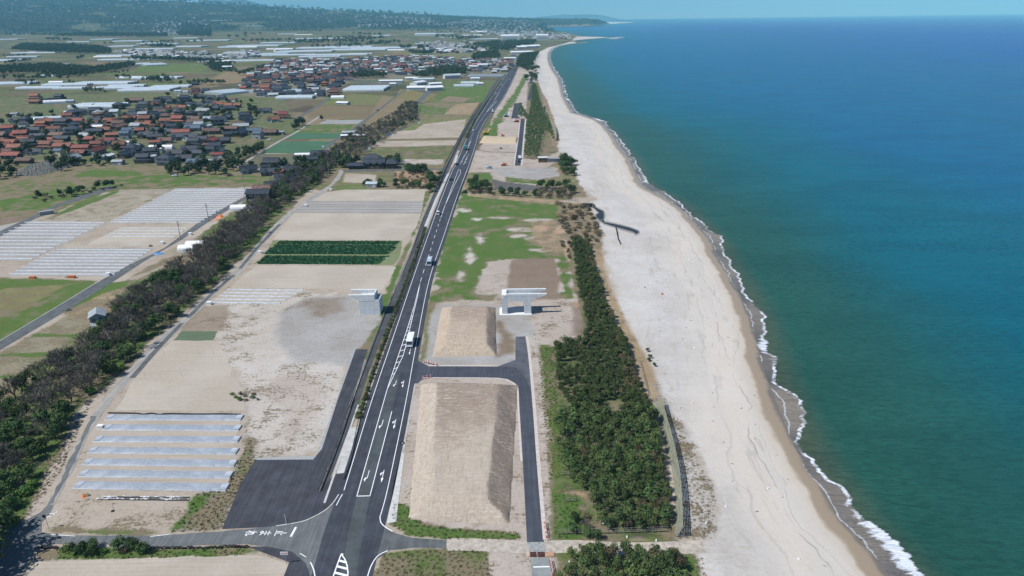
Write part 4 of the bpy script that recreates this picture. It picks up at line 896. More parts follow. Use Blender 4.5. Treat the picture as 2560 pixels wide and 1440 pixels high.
# ------------------------------------------------------------------ soil mounds
def mound(toe, top, h, name, label, c1, c2, seed, seg=26):
    """toe / top: four photo corners (front-left, front-right, back-right, back-left); top measured at height h"""
    T0 = [Vector((*G(*p), 0)) for p in toe]; T1 = [Vector((*G(*p, h), h)) for p in top]
    m, nt, b = newmat(name+'_soil'); P = pos(nt); tc = N(nt, 'ShaderNodeTexCoord').outputs['Generated']; sg = N(nt, 'ShaderNodeSeparateXYZ', ins={0: tc})
    nz_ = N(nt, 'ShaderNodeSeparateXYZ', ins={0: N(nt, 'ShaderNodeNewGeometry').outputs['True Normal']})
    n1 = noise(nt, P, 1.0, 7, .72); n2 = noise(nt, P, .12, 4, .6); st = noise(nt, vmul(nt, P, (1.6, 1.0, .15)), 1.0, 5, .7); sx2 = noise(nt, vmul(nt, P, (.35, 2.8, 1)), 1.0, 5, .7, 1.5)
    palef = step(nt, math_(nt, 'ADD', sg.outputs[1], math_(nt, 'MULTIPLY_ADD', n2, .9, -.45)), .78, .30)  # pale drier soil towards the front, brown towards the back
    palef = math_(nt, 'MAXIMUM', palef, step(nt, math_(nt, 'MULTIPLY', nz_.outputs[0], -1.0), .12, .3))
    palef = math_(nt, 'MULTIPLY', palef, step(nt, nz_.outputs[0], .34, .16)); col = mix(nt, palef, c2, c1)  # by slope direction: left-facing slopes set paler, right-facing ones browner
    col = mix(nt, step(nt, n1, .38, .62, 0, .38), col, mix(nt, 1.0, col, (.78, .74, .70), 'MULTIPLY'))
    col = mix(nt, math_(nt, 'MULTIPLY', step(nt, sx2, .53, .60), .7), col, (.52, .455, .39))
    rut = noise(nt, vmul(nt, P, (2.6, .3, 1)), 1.0, 4, .6, 1.0); col = mix(nt, math_(nt, 'MULTIPLY', step(nt, rut, .55, .62), .35), col, (.21, .165, .13))
    slp = step(nt, nz_.outputs[2], .99, .93)
    col = mix(nt, math_(nt, 'MULTIPLY', step(nt, st, .45, .6, 0, .32), slp), col, mix(nt, 1.0, col, (.70, .66, .60), 'MULTIPLY'))
    nt.links.new(col, b.inputs['Base Color']); b.inputs['Roughness'].default_value = .97; b.inputs['Specular IOR Level'].default_value = .08
    nt.links.new(bump(nt, math_(nt, 'ADD', math_(nt, 'ADD', n1, math_(nt, 'MULTIPLY', st, .3)), math_(nt, 'MULTIPLY', sx2, .8)), .45, .22), b.inputs['Normal'])
    TP = np.array([(p.x, p.y) for p in T0]); UP = [(p.x, p.y) for p in T1]; st_ = .45
    X, Y = np.meshgrid(np.arange(TP[:, 0].min()-1, TP[:, 0].max()+1, st_), np.arange(TP[:, 1].min()-1, TP[:, 1].max()+1, st_)); x = X.ravel(); y = Y.ravel(); acc = 0; ts = []
    for k in range(4):
        a, b_ = TP[k], TP[(k+1) % 4]; e = (b_-a)/np.hypot(*(b_-a)); nn = np.array((-e[1], e[0]))
        m_ = (np.array(UP[k])+np.array(UP[(k+1) % 4]))/2; run = abs(((m_-a)*nn).sum()); ts.append(((x-a[0])*nn[0]+(y-a[1])*nn[1])/run)
    nzz = .26*(vnoise(x, y, 7, seed, 2)-.5)+.07*(vnoise(x, y, 1.6, seed+3, 3)-.5)+.05*(vnoise(x, y*.25, .9, seed+8, 2)-.5)
    T = np.stack(ts); t = -np.log(np.exp(-22*T).sum(0)+math.exp(-22.0))/22; t = t+nzz*np.clip(t*4, 0, 1)*np.clip((1.25-t)*2, .25, 1)
    zz = h*t+(.16*(vnoise(x*.35, y*2.2, 1.2, seed+20, 3)-.5)+.22*(vnoise(x, y, 4, seed+21, 2)-.5))*np.clip(t, 0, 1); zz[t < 0] = -.3
    ny_, nx_ = X.shape; mb = MB(); mb.mats = [m]; mb.v = [(float(a), float(b_), float(c_)) for a, b_, c_ in zip(x, y, zz)]; tt = t.reshape(ny_, nx_)
    for i in range(ny_-1):
        for j in range(nx_-1):
            if max(tt[i, j], tt[i, j+1], tt[i+1, j], tt[i+1, j+1]) > 0: q_ = i*nx_+j; mb.f.append((q_, q_+1, q_+nx_+1, q_+nx_)); mb.m.append(0)
    tag(link(name, mb.mesh(name, fix=False, smooth=True)), label, 'soil mound', kind='structure')
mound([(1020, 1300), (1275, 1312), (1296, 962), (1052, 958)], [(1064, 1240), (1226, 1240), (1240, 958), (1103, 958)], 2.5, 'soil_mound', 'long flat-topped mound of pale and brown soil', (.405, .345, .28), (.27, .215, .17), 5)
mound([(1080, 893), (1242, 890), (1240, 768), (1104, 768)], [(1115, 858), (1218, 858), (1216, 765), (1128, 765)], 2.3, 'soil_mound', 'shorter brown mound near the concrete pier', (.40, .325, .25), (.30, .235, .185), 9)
mound([(1198, 358), (1292, 360), (1296, 343), (1210, 340)], [(1206, 351), (1288, 353), (1292, 342), (1214, 340)], 1.2, 'sand_heap', 'low flat heap of yellowish sand', (.50, .40, .27), (.45, .36, .25), 4)

# ------------------------------------------------------------------ bridge piers
PIERC, nt, b = newmat('pier_concrete'); P = N(nt, 'ShaderNodeTexCoord').outputs['Object']; sp3 = N(nt, 'ShaderNodeSeparateXYZ', ins={0: P})
uv_ = N(nt, 'ShaderNodeCombineXYZ', ins={0: math_(nt, 'ADD', sp3.outputs[0], sp3.outputs[1]), 1: sp3.outputs[2], 2: 0.0}).outputs[0]
bt = N(nt, 'ShaderNodeTexBrick', offset=0.0, ins={'Vector': uv_, 'Color1': (.60, .62, .62, 1), 'Color2': (.54, .565, .57, 1), 'Mortar': (.36, .38, .385, 1), 'Scale': 1.0, 'Mortar Size': .035, 'Brick Width': 1.8, 'Row Height': .9}).outputs['Color']
n1 = noise(nt, vmul(nt, P, (1.2, 1.2, .25)), 1.0, 5, .65); bt = mix(nt, step(nt, n1, .45, .68, 0, .55), bt, mix(nt, 1.0, bt, (.80, .81, .82), 'MULTIPLY'))
nt.links.new(bt, b.inputs['Base Color']); b.inputs['Roughness'].default_value = .85; PIERW = mat('pier_white', (.66, .67, .66), .8, .04, .6); SEAM = mat('pier_joint', (.42, .44, .445), .9, .1, 1)
MB_seam = []
def seams(mb, x0, x1, z0, z1, y, step_=1.8):
    z = z0+step_
    while z < z1-.3:
        mb.box(((x0+x1)/2, y-.012, z), (x1-x0, .02, .05), SEAM); z += step_
gx0, gy0 = G(901, 788); gx1, _ = G(951, 788); W = gx1-gx0
p1 = tag(empty('bridge_pier', ((gx0+gx1)/2, gy0, 0)), 'solid pale concrete pier left of the main road with one arm', 'bridge pier', 'unfinished bridge piers')
H1, D1 = 7.9, 6.0
mb = MB(); mb.box((0, D1/2, 2.75), (W, D1, 5.5), PIERC); mb.box((-W*.1, D1/2, 6.0), (W*.8, D1*.98, 1.0), PIERC); seams(mb, -W/2, W/2, 0, 5.5, 0); mb.build('pier_body', p1)
for k, yy in ((0, 0), (1, D1-.9)):
    mb = MB(); x0 = -W/2-3.9; xr = W*.28
    mb.extr([(x0, H1-.3), (x0, H1), (xr, H1), (xr, 5.4), (-W/2, 5.4), (-W/2-.2, 6.0)], 'y', yy, yy+.9, PIERC)
    mb.build('cap_wall', p1)
mb = MB()
mb.box((W*.28-.2, D1/2, 7.1), (.4, D1-1.8, 1.6), PIERC); mb.build('end_wall', p1)
mb = MB(); mb.box((W/2-.2, D1/2, 5.75), (.4, D1, .5), PIERC); mb.box((W*.39, .25, 5.75), (W*.2, .45, .5), PIERC); mb.box((W*.39, D1-.25, 5.75), (W*.2, .45, .5), PIERC); mb.build('bearing_tray', p1)
gx0, gy0 = G(1255, 787); gx1, _ = G(1328, 787); W = gx1-gx0; H2 = 8.0; D2 = 5.6
p2 = tag(empty('bridge_pier', ((gx0+gx1)/2, gy0, 0)), 'pale concrete portal pier with two legs beyond the soil mounds', 'bridge pier', 'unfinished bridge piers')
lw = W*.19
for sx_ in (-1, 1):
    mb = MB(); cx = sx_*(W/2-lw/2) if sx_ < 0 else (W/2-W*.12); ww = lw if sx_ < 0 else W*.24
    mb.box((cx, D2/2, 2.6), (ww, D2, 5.2), PIERC); seams(mb, cx-ww/2, cx+ww/2, 0, 5.2, 0); mb.build('leg', p2)
mb = MB(); mb.box((0, D2/2, 5.65), (W, D2, .9), PIERC)
mb.extr([(-W/2+lw, 5.2), (-W/2+lw, 4.55), (-W/2+lw+.7, 5.2)], 'y', .02, D2-.02, PIERC); mb.build('crossbeam', p2)
for yy in (0, D2-.9):
    mb = MB(); mb.extr([(-W/2+1.6, 6.1), (-W/2+1.6, H2), (W/2+5.6, H2), (W/2+5.6, H2-.35), (W/2+1.0, 5.9), (W/2, 5.2), (W/2-.01, 6.1)], 'y', yy, yy+.9, PIERC); seams(mb, -W/2+1.6, W/2+2.2, 6.1, H2, yy, .9); mb.build('cap_wall', p2)
mb = MB(); mb.box((-W/2+.85, D2/2, 6.9), (1.7, D2, 1.6), PIERW)
for zz in (6.55, 7.25): mb.box((-W/2+1.0, -.03, zz), (.7, .04, .42), PIERC)
mb.build('end_block', p2)
mb = MB(); mb.box((-.3, D2/2-.2, .15), (W+1.2, D2+1.2, .3), PIERW); mb.build('footing_slab', p2)

# ------------------------------------------------------------------ fences, barriers, posts
SLAT = mat('weathered_slats', (.30, .305, .22), .85, .12, 1.2); POSTM = mat('grey_steel', (.30, .31, .32), .5, .1, 1, metal=.3); WOODG = mat('grey_wood', (.20, .185, .165), .9, .15, 1.5)
def slatfence(px_pts, h, label, z0=0, lean=1.3):
    P_ = smooth_line(GP(px_pts), 5); o = empty('windbreak_fence', (P_[0][0], P_[0][1], z0)); tag(o, label, 'fence'); ox, oy = P_[0]
    pts = []; 
    for i in range(len(P_)-1):
        a = Vector(P_[i]); b_ = Vector(P_[i+1]); n = max(1, round((b_-a).length/2.0))
        for k in range(n): pts.append(a.lerp(b_, k/n))
    pts.append(Vector(P_[-1]))
    pm = MB(); sm_ = MB()
    for i in range(len(pts)-1):
        a, b_ = pts[i], pts[i+1]; c_ = (a+b_)/2; L = (b_-a).length; an = math.atan2((b_-a).y, (b_-a).x); t = (b_-a).normalized(); n = Vector((t.y, -t.x))
        for s in range(9):
            zz = .25+s*(h-.3)/9; off = lean*zz/h
            sm_.box((c_.x-ox+n.x*off, c_.y-oy+n.y*off, zz), (L*1.0, .09, (h-.3)/9*.86), SLAT, an)
    sm_.build('slat_panel', o)
    for i in range(0, len(pts), 2):
        a = pts[i]; e = MB(); j = min(i+1, len(pts)-1); t = (pts[j]-pts[max(0, j-1)]).normalized(); n = Vector((t.y, -t.x))
        e.tube((a.x-ox, a.y-oy, 0), (a.x-ox+n.x*lean*1.1, a.y-oy+n.y*lean*1.1, h), .07, .07, POSTM, 6); e.tube((a.x-ox+n.x*2.2, a.y-oy+n.y*2.2, 0), (a.x-ox+n.x*lean*.75, a.y-oy+n.y*lean*.75, h*.6), .05, .05, POSTM, 5)
        e.build('post', o)
    return o
slatfence([(1690, 1343), (1689, 1280), (1683, 1200), (1670, 1130), (1652, 1060), (1641, 1015)], 3.2, 'long leaning slatted windbreak fence between the pines and the beach')
slatfence([(1388, 352), (1385, 325), (1368, 302), (1356, 280), (1357, 266)], 3.6, 'second curved slatted windbreak fence far up the beach')
def railfence(px_pts, h, gap, label, name='timber_fence', m=WOODG, rails=2, rad=.07):
    P_ = GP(px_pts); ox, oy = P_[0]; o = tag(empty(name, (ox, oy, 0)), label, 'fence'); rm = MB(); n_all = 0
    for i in range(len(P_)-1):
        a = Vector(P_[i]); b_ = Vector(P_[i+1]); n = max(1, round((b_-a).length/gap))
        for k in range(n+(1 if i == len(P_)-2 else 0)):
            if n_all >= 95: continue
            p = a.lerp(b_, k/n); e = MB(); e.tube((p.x-ox, p.y-oy, 0), (p.x-ox, p.y-oy, h), rad, rad, m, 5); e.build('post', o); n_all += 1
        for s in range(rails):
            z = h*(.5+.42*s) if rails < 3 else h*(s+1)/rails*.95
            rm.tube((a.x-ox, a.y-oy, z), (b_.x-ox, b_.y-oy, z), rad*.7, rad*.7, m, 4)
    rm.build('rail', o); return o
railfence([(1396, 1337), (1460, 1336), (1560, 1334), (1668, 1330)], 1.5, 1.6, 'grey post and rail fence along the south end of the pine grove', rails=3)
railfence([(1625, 1000), (1640, 1080), (1655, 1150), (1668, 1230), (1671, 1310)], 1.0, 1.9, 'low post fence between the pines and the windbreak fence')
railfence([(1600, 905), (1612, 950), (1622, 990)], .9, 2.0, 'short post fence at the edge of the pine grove')
railfence([(1398, 1190), (1410, 1188), (1450, 1194)], 1.2, 1.5, 'short broken timber fence west of the pine grove')
railfence([(1410, 1256), (1440, 1254)], 1.2, 1.2, 'tiny timber fence on bare soil by the pines', rails=3)
railfence([(1408, 500), (1445, 505)], 2.2, 2.0, 'dark timber fence near the beach outflow', m=mat('dark_wood', (.06, .055, .05), .9, .1, 1), rails=4)
# dark parapet along the path
PAR = mat('parapet', (.075, .08, .075), .7, .12, 1.2)
def rail(px_pts, h, w, name, label, m, cat='guard rail', post=None):
    P_ = smooth_line(GP(px_pts), 4); ox, oy = P_[0]; o = tag(empty(name, (ox, oy, 0)), label, cat); b1 = MB(); b2 = MB(); acc = 0; np_ = 0
    for i in range(len(P_)-1):
        a = Vector(P_[i]); b_ = Vector(P_[i+1]); L = (b_-a).length; an = math.atan2((b_-a).y, (b_-a).x); c_ = (a+b_)/2
        b1.box((c_.x-ox, c_.y-oy, h*.8), (L*1.02, w, h*.4), m, an)
        n = max(1, int(L/3.5))
        for k in range(n):
            p = a.lerp(b_, k/n)
            if np_ < 95: e = MB(); e.box((p.x-ox, p.y-oy, h*.5), (.12, .12, h), m); e.build('post', o); np_ += 1
    b1.build('beam', o); return o
rail([(797, 1229), (841, 1118), (881, 1000)], .95, .14, 'guard_rail', 'dark rail ending at the new lot', PAR)
rail([(873, 1018), (917, 900), (958, 792), (994, 703), (1033, 614), (1055, 550), (1089, 472)], .8, .1, 'guard_rail', 'thin grey rail on the field side of the path', mat('galv', (.24, .28, .24), .5, .1, 1))
rail([(903, 1020), (934, 925), (970, 830), (1018, 712), (1050, 612), (1068, 572)], .8, .16, 'guard_rail', 'dark rail between the hedge and the main road', PAR)
rail([(858, 1200), (878, 1140), (903, 1022)], .7, .14, 'guard_rail', 'dark kerb rail beside the concrete pads', PAR)
rail([(1091, 474), (1110, 424), (1120, 402), (1143, 358.6), (1160, 328), (1178, 297), (1200, 262)], 2.2, .2, 'sound_wall', 'tall dark wall beside the far path', PAR, 'wall')
rail([(1140, 504), (1152, 470), (1168, 430)], .9, .12, 'guard_rail', 'pale rail on the east shoulder by the culvert', POSTM)
RED = mat('red_plastic', (.55, .10, .07), .5, .1, 1); WHT = mat('white_paint', (.72, .73, .74), .5, .05, 1)
def barrier(px0, px1, label):
    a = Vector(G(*px0)); b_ = Vector(G(*px1)); o = tag(empty('construction_barrier', (a.x, a.y, 0)), label, 'barrier', 'red and white construction barriers'); L = (b_-a).length; n = max(2, int(L/.45)); an = math.atan2((b_-a).y, (b_-a).x)
    for zz in (.55, .95):
        m_ = MB()
        for i in range(n):
            p = (b_-a)*((i+.5)/n); m_.box((p.x, p.y, zz), (L/n, .06, .16), RED if i % 2 else WHT, an)
        m_.build('striped_rail', o)
    for t in (0, .33, .66, 1):
        p = (b_-a)*t; e = MB(); e.box((p.x, p.y, .5), (.07, .5, 1.0), RED, an, taper=.2); e.build('leg', o)
barrier((1062, 907), (1093, 915), 'red and white barrier on the north corner of the access road'); barrier((1056, 948), (1078, 944), 'low red barrier on the south corner of the access road')
barrier((1362, 1310), (1367, 1346), 'narrow red barrier beside the end of the access road'); barrier((1376, 1405), (1383, 1440), 'orange red barrier beside the concrete road at the bottom')
# steel plates over the ditch
for k, (x0, x1, lab, m_) in enumerate(((1325, 1341, 'left brown steel plate across the access road', rust), (1344, 1362, 'right brown steel plate across the access road', rust), (1363, 1386, 'orange timber ramp beside the steel plates', mat('orange_board', (.42, .27, .17), .8, .1, 1)), (1316, 1325, 'small tan timber block left of the steel plates', mat('tan_board', (.5, .4, .3), .8, .1, 1)))):
    a = G(x0, 1393); b_ = G(x1, 1393); c_ = G(x0, 1381); mb = MB(); mb.box((0, 0, .06), (b_[0]-a[0], c_[1]-a[1], .09), m_); 
    for q_ in range(3): mb.box(((q_-1)*(b_[0]-a[0])*.3, 0, .12), (.08, (c_[1]-a[1])*.9, .04), m_)
    o = mb.build('steel_plate' if k < 2 else 'timber_ramp'); o.location = ((a[0]+b_[0])/2, (a[1]+c_[1])/2, .05); tag(o, lab, 'steel plate' if k < 2 else 'board')
# old tyres half buried along the verge
TYRE = mat('tyre_rubber', (.025, .025, .026), .8, .1, 3)
def tyre_mesh():
    mb = MB(); n = 16; k = 7
    for i in range(n):
        for j in range(k):
            def p(i, j):
                a = 2*math.pi*i/n; b_ = 2*math.pi*j/k; r_ = .34+.12*math.cos(b_); return (r_*math.cos(a), .12*math.sin(b_), r_*math.sin(a))
            mb.poly([p(i, j), p(i+1, j), p(i+1, j+1), p(i, j+1)], TYRE)
    return mb.mesh('tyre')
TM = tyre_mesh(); tx = list(np.linspace(100, 140, 9))+list(np.linspace(372, 470, 11))+list(np.linspace(585, 617, 6))+list(np.linspace(478, 575, 9))
for i, x in enumerate(tx):
    p = G(x+rnd.uniform(-1, 1), 1371.5+rnd.uniform(-.8, .8)-(2.5 if x > 560 else 0)); o = link('tyre', TM); o.location = (p[0], p[1], .12); o.rotation_euler = (rnd.uniform(-.3, .3), 0, rnd.uniform(-.35, .35)); o.scale = [1.15]*3
    tag(o, 'old black tyre half buried upright in the verge row', 'tyre', 'tyres set along the verge')

# ================================================================== plants
def crown_mesh(name, n, rx, rz, zc, leaf, m, r, lump=6, up_=.3, flat=1.0):
    """leaf-clump crown: many small faces spread through several lobes"""
    mb = MB(); lobes = [(r.uniform(-.5, .5)*rx, r.uniform(-.5, .5)*rx, zc+r.uniform(-.35, .45)*rz, r.uniform(.42, .68)) for _ in range(lump)]
    for i in range(n):
        L = lobes[i % lump]; th_ = r.uniform(0, 2*math.pi); ph = math.acos(r.uniform(-.75, 1)); k = L[3]*r.uniform(.55, 1.08)
        x = L[0]+rx*k*math.sin(ph)*math.cos(th_); y = L[1]+rx*k*math.sin(ph)*math.sin(th_); z = L[2]+rz*k*math.cos(ph)
        nrm = Vector((math.sin(ph)*math.cos(th_)+r.uniform(-.7, .7), math.sin(ph)*math.sin(th_)+r.uniform(-.7, .7), math.cos(ph)+r.uniform(-.3, .9))).normalized()
        t = nrm.orthogonal().normalized(); t.rotate(Matrix.Rotation(r.uniform(0, 6.28), 3, nrm)); b_ = nrm.cross(t); s = leaf*r.uniform(.55, 1.25); c_ = Vector((x, y, max(z, .1)))
        mb.poly([c_-t*s, c_-b_*s*.6, c_+t*s, c_+b_*s*.55], m)
    return mb.mesh(name, fix=False)
BARK = mat('bark', (.085, .07, .055), .9, .2, 2); TWIG = mat('bare_twigs', (.145, .128, .108), .9, .15, 2, rv=.25)
def trunk_mesh(name, h, r0, limbs, r, m=BARK, spread=1.2):
    mb = MB(); p = Vector((0, 0, 0)); q_ = Vector((r.uniform(-.2, .2), r.uniform(-.2, .2), h)); mb.tube(p, q_, r0, r0*.55, m, 6)
    for k in range(limbs):
        a = 2*math.pi*k/limbs+r.uniform(-.5, .5); s = p.lerp(q_, r.uniform(.5, .95)); mb.tube(s, s+Vector((math.cos(a)*spread, math.sin(a)*spread, r.uniform(.5, 1.2)*spread)), r0*.5, r0*.15, m, 4)
    return mb.mesh(name, fix=False)
def bare_mesh(name, h, r):
    """branching leafless crown"""
    mb = MB()
    def grow(p, d, L, rad, lev):
        q_ = p+d*L; mb.tube(p, q_, rad, rad*.62, TWIG, 3, cap=False)
        if lev == 0: return
        for k in range(3 if lev > 1 else 4):
            ax = d.orthogonal().normalized(); ax.rotate(Matrix.Rotation(r.uniform(0, 6.28), 3, d)); nd = d.copy(); nd.rotate(Matrix.Rotation(r.uniform(.3, .75), 3, ax)); nd.z += .12; nd.normalize()
            grow(p.lerp(q_, r.uniform(.45, 1)), nd, L*r.uniform(.6, .82), max(rad*.62, .032), lev-1)
    for k in range(5):
        a = 2*math.pi*k/5+r.uniform(-.4, .4); d = Vector((math.cos(a)*r.uniform(.35, .8), math.sin(a)*r.uniform(.35, .8), 1)).normalized(); grow(Vector((0, 0, h*.12)), d, h*.32, .10, 4)
    return mb.mesh(name, fix=False)
LV = {'ever': leafmat('evergreen_leaves', (.022, .048, .016), (.060, .098, .030), 1.0), 'bright': leafmat('bright_leaves', (.05, .12, .022), (.10, .19, .04), 1.0, .2),
      'pine': leafmat('pine_needles', (.032, .062, .018), (.092, .128, .040), .8, .3), 'rust': leafmat('rusty_needles', (.060, .055, .026), (.098, .082, .040), .8, .25),
      'hedge': leafmat('hedge_leaves', (.030, .050, .016), (.085, .098, .035), 1.2, .15), 'dryr': leafmat('dry_reeds', (.17, .125, .07), (.28, .21, .125), 1.2, .15), 'brush': leafmat('brown_scrub', (.085, .072, .048), (.14, .115, .075), 1.2, .25),
      'vill': leafmat('garden_leaves', (.018, .038, .018), (.045, .07, .028), .6, .3), 'bamboo': leafmat('bamboo_leaves', (.12, .13, .045), (.20, .19, .075), 1, .15)}
rp = random.Random(21)
def proto(n, h, trunk_r, limbs, mk): return [(mk(i), trunk_mesh('trunk', h, trunk_r, limbs, rp)) for i in range(n)]
PR = {'ever': [(crown_mesh('crown', 760, 2.4, 2.0, 2.6, .30, LV['ever'], rp, 8), trunk_mesh('trunk', 2.4, .16, 4, rp)) for _ in range(4)],
      'bright': [(crown_mesh('crown', 420, 1.9, 1.1, 1.2, .26, LV['bright'], rp, 7), trunk_mesh('trunk', 1.2, .08, 3, rp)) for _ in range(2)],
      'bare': [(bare_mesh('crown', 6.0, rp), trunk_mesh('trunk', 1.2, .2, 3, rp, m=TWIG)) for _ in range(4)],
      'pine': [(crown_mesh('crown', 330, 1.35, 1.35, 2.2, .23, LV['pine'], rp, 9), trunk_mesh('trunk', 2.2, .09, 3, rp)) for _ in range(5)],
      'rust': [(crown_mesh('crown', 300, 1.3, 1.2, 1.8, .22, LV['rust'], rp, 8), trunk_mesh('trunk', 1.8, .08, 3, rp)) for _ in range(3)],
      'brush': [(crown_mesh('crown', 320, 1.6, .9, .9, .22, LV['brush'], rp, 7), trunk_mesh('trunk', .9, .06, 3, rp)) for _ in range(2)],
      'dryr': [(crown_mesh('crown', 360, 1.8, .9, .7, .24, LV['dryr'], rp, 8), trunk_mesh('stems', .8, .05, 3, rp)) for _ in range(2)],
      'vill': [(crown_mesh('crown', 240, 2.6, 2.3, 3.0, .55, LV['vill'], rp, 7), trunk_mesh('trunk', 2.5, .2, 3, rp)) for _ in range(4)],
      'bamboo': [(crown_mesh('crown', 260, 2.2, 3.0, 3.0, .45, LV['bamboo'], rp, 8), trunk_mesh('stems', 3.0, .08, 4, rp)) for _ in range(2)]}
def plant(kind, x, y, s, name, label, cat, group, z=0.0, sz=None, trunk=True):
    c_, t_ = PR[kind][rnd.randrange(len(PR[kind]))]
    o = empty(name, (x, y, z), rnd.uniform(0, 6.28)); o.scale = (s, s, sz or s*rnd.uniform(.85, 1.15)); tag(o, label, cat, group)
    link('crown', c_, o)
    if trunk: link('trunk', t_, o)
    return o
# tree belt along the farm track
belt = GP([(-90, 1340), (20, 1290), (70, 1200), (120, 1140), (160, 1060), (185, 1005), (255, 960), (330, 905), (350, 850), (430, 800), (480, 750), (545, 700), (590, 640), (640, 590), (672, 545), (735, 495), (800, 450), (838, 420), (838, 385), (800, 395), (745, 430), (705, 462), (640, 505), (600, 560), (520, 620), (470, 670), (330, 735), (285, 800), (225, 860), (120, 930), (30, 990), (-90, 1060)])
pts = scatter(belt, 3.15, seed=4, tries=9000); ne_ = 0
nb_ = 0
for x, y in pts:
    px, py = PX(x, y)
    bareness = .78 if (60 < px < 290 and 860 < py < 1060) or (430 < px < 680 and 520 < py < 720) else (.34 if py > 600 else .42)
    u_ = rnd.random()
    if u_ < bareness and nb_ < 240:
        plant('bare', x, y, rnd.uniform(.95, 1.45), 'bare_tree', 'leafless grey-brown tree in the belt', 'tree', 'leafless trees of the tree belt'); nb_ += 1
    elif u_ > .93: plant('bright', x, y, rnd.uniform(.8, 1.3), 'bright_bush', 'bright green bush in the belt', 'bush', 'bright bushes of the tree belt')
    else: plant('ever', x, y, rnd.uniform(.7, 1.3), 'evergreen_tree', 'dark evergreen tree in the belt', 'tree', 'evergreen trees of the tree belt')
for px, py, s in ((60, 1238, 1.1), (85, 1215, .8), (30, 1270, .9), (225, 985, .9), (40, 1310, .8)):
    x, y = G(px, py); plant('bright', x, y, s, 'bright_bush', 'bright green bush at the field side of the belt', 'bush', 'bright bushes of the tree belt')
for px, py, s in ((-25, 1345, 2.0), (-30, 1400, 2.2), (-45, 1450, 2.3), (-70, 1380, 2.4)):
    x, y = G(px, py); plant('ever', x, y, s*.95, 'evergreen_tree', 'big dark tree shading the junction at the left edge', 'tree', 'big dark trees at the junction')
# belt continuing north, village side
north = GP([(838, 420), (905, 395), (955, 350), (1000, 322), (1040, 300), (1042, 262), (1010, 262), (985, 290), (930, 320), (880, 340), (850, 365), (832, 385)])
for i, (x, y) in enumerate(scatter(north, 5.2, seed=8, tries=3000)):
    k = rnd.random()
    if k < .5: plant('bare', x, y, rnd.uniform(.9, 1.4), 'bare_tree', 'leafless brown tree in the far strip of wood', 'tree', 'leafless trees of the far strip')
    elif k < .7: plant('dryr', x, y, rnd.uniform(1.2, 1.9), 'reed_clump', 'straw coloured reed clump in the far strip', 'reeds', 'reed clumps of the far strip')
    else: plant('ever', x, y, rnd.uniform(.8, 1.3), 'evergreen_shrub', 'dark evergreen shrub in the far strip of wood', 'shrub', 'evergreen shrubs of the far strip')
# pine grove: the nearest pines one by one, the rest as one mass
grove = GP([(1430, 605), (1472, 612), (1494, 705), (1510, 755), (1532, 808), (1554, 858), (1574, 908), (1592, 958), (1614, 1010), (1634, 1070), (1652, 1140), (1663, 1220), (1670, 1325), (1560, 1328), (1490, 1322), (1480, 1240), (1440, 1215), (1420, 1190), (1400, 1140), (1392, 1060), (1435, 1030), (1400, 985), (1390, 900), (1385, 870), (1455, 862), (1475, 830), (1450, 740)])
south = GP([(1420, 1400), (1500, 1385), (1560, 1380), (1640, 1385), (1700, 1410), (1720, 1450), (1700, 1530), (1400, 1530), (1400, 1440)])
gp_ = scatter(grove, 1.75, seed=5, tries=60000); sp_ = scatter(south, 1.75, seed=6, tries=8000)
allp = sorted([(x, y) for x, y in sp_+gp_ if not any(abs(PX(x, y)[0]-cx) < rx and abs(PX(x, y)[1]-cy) < ry for cx, cy, rx, ry in ((1440, 1085, 14, 9), (1428, 985, 24, 8)))], key=lambda p: p[1])
ax = np.array(allp); g_ = vnoise(ax[:, 0], ax[:, 1], 9, 77, 2); keep_ = g_ > .17; allp = [p for p, k_ in zip(allp, keep_) if k_]; GS = (.72+.62*g_[keep_]).tolist()
massmb = {'pine': [], 'rust': []}
for i, (x, y) in enumerate(allp):
    px, py = PX(x, y); t_ = (px-1400)/(1670-1400)
    edge_ = (px > 1430+(py-600)*.30+30) and py < 1000
    isr = rnd.random() < (.62 if edge_ else (.16 if px > 1560 else .04)); kd = 'rust' if isr else 'pine'
    if i < 290:
        plant(kd, x, y, GS[i]*rnd.uniform(.8, 1.25), 'pine_tree', 'young pine with browning needles in the coastal grove' if isr else 'young dark green pine in the coastal grove', 'pine tree', 'pines with browning needles' if isr else 'young pines of the coastal grove')
    else: massmb[kd].append((x, y, GS[i]*rnd.uniform(.8, 1.25)*(.9 if py < 830 else 1), rnd.uniform(0, 6.28)))
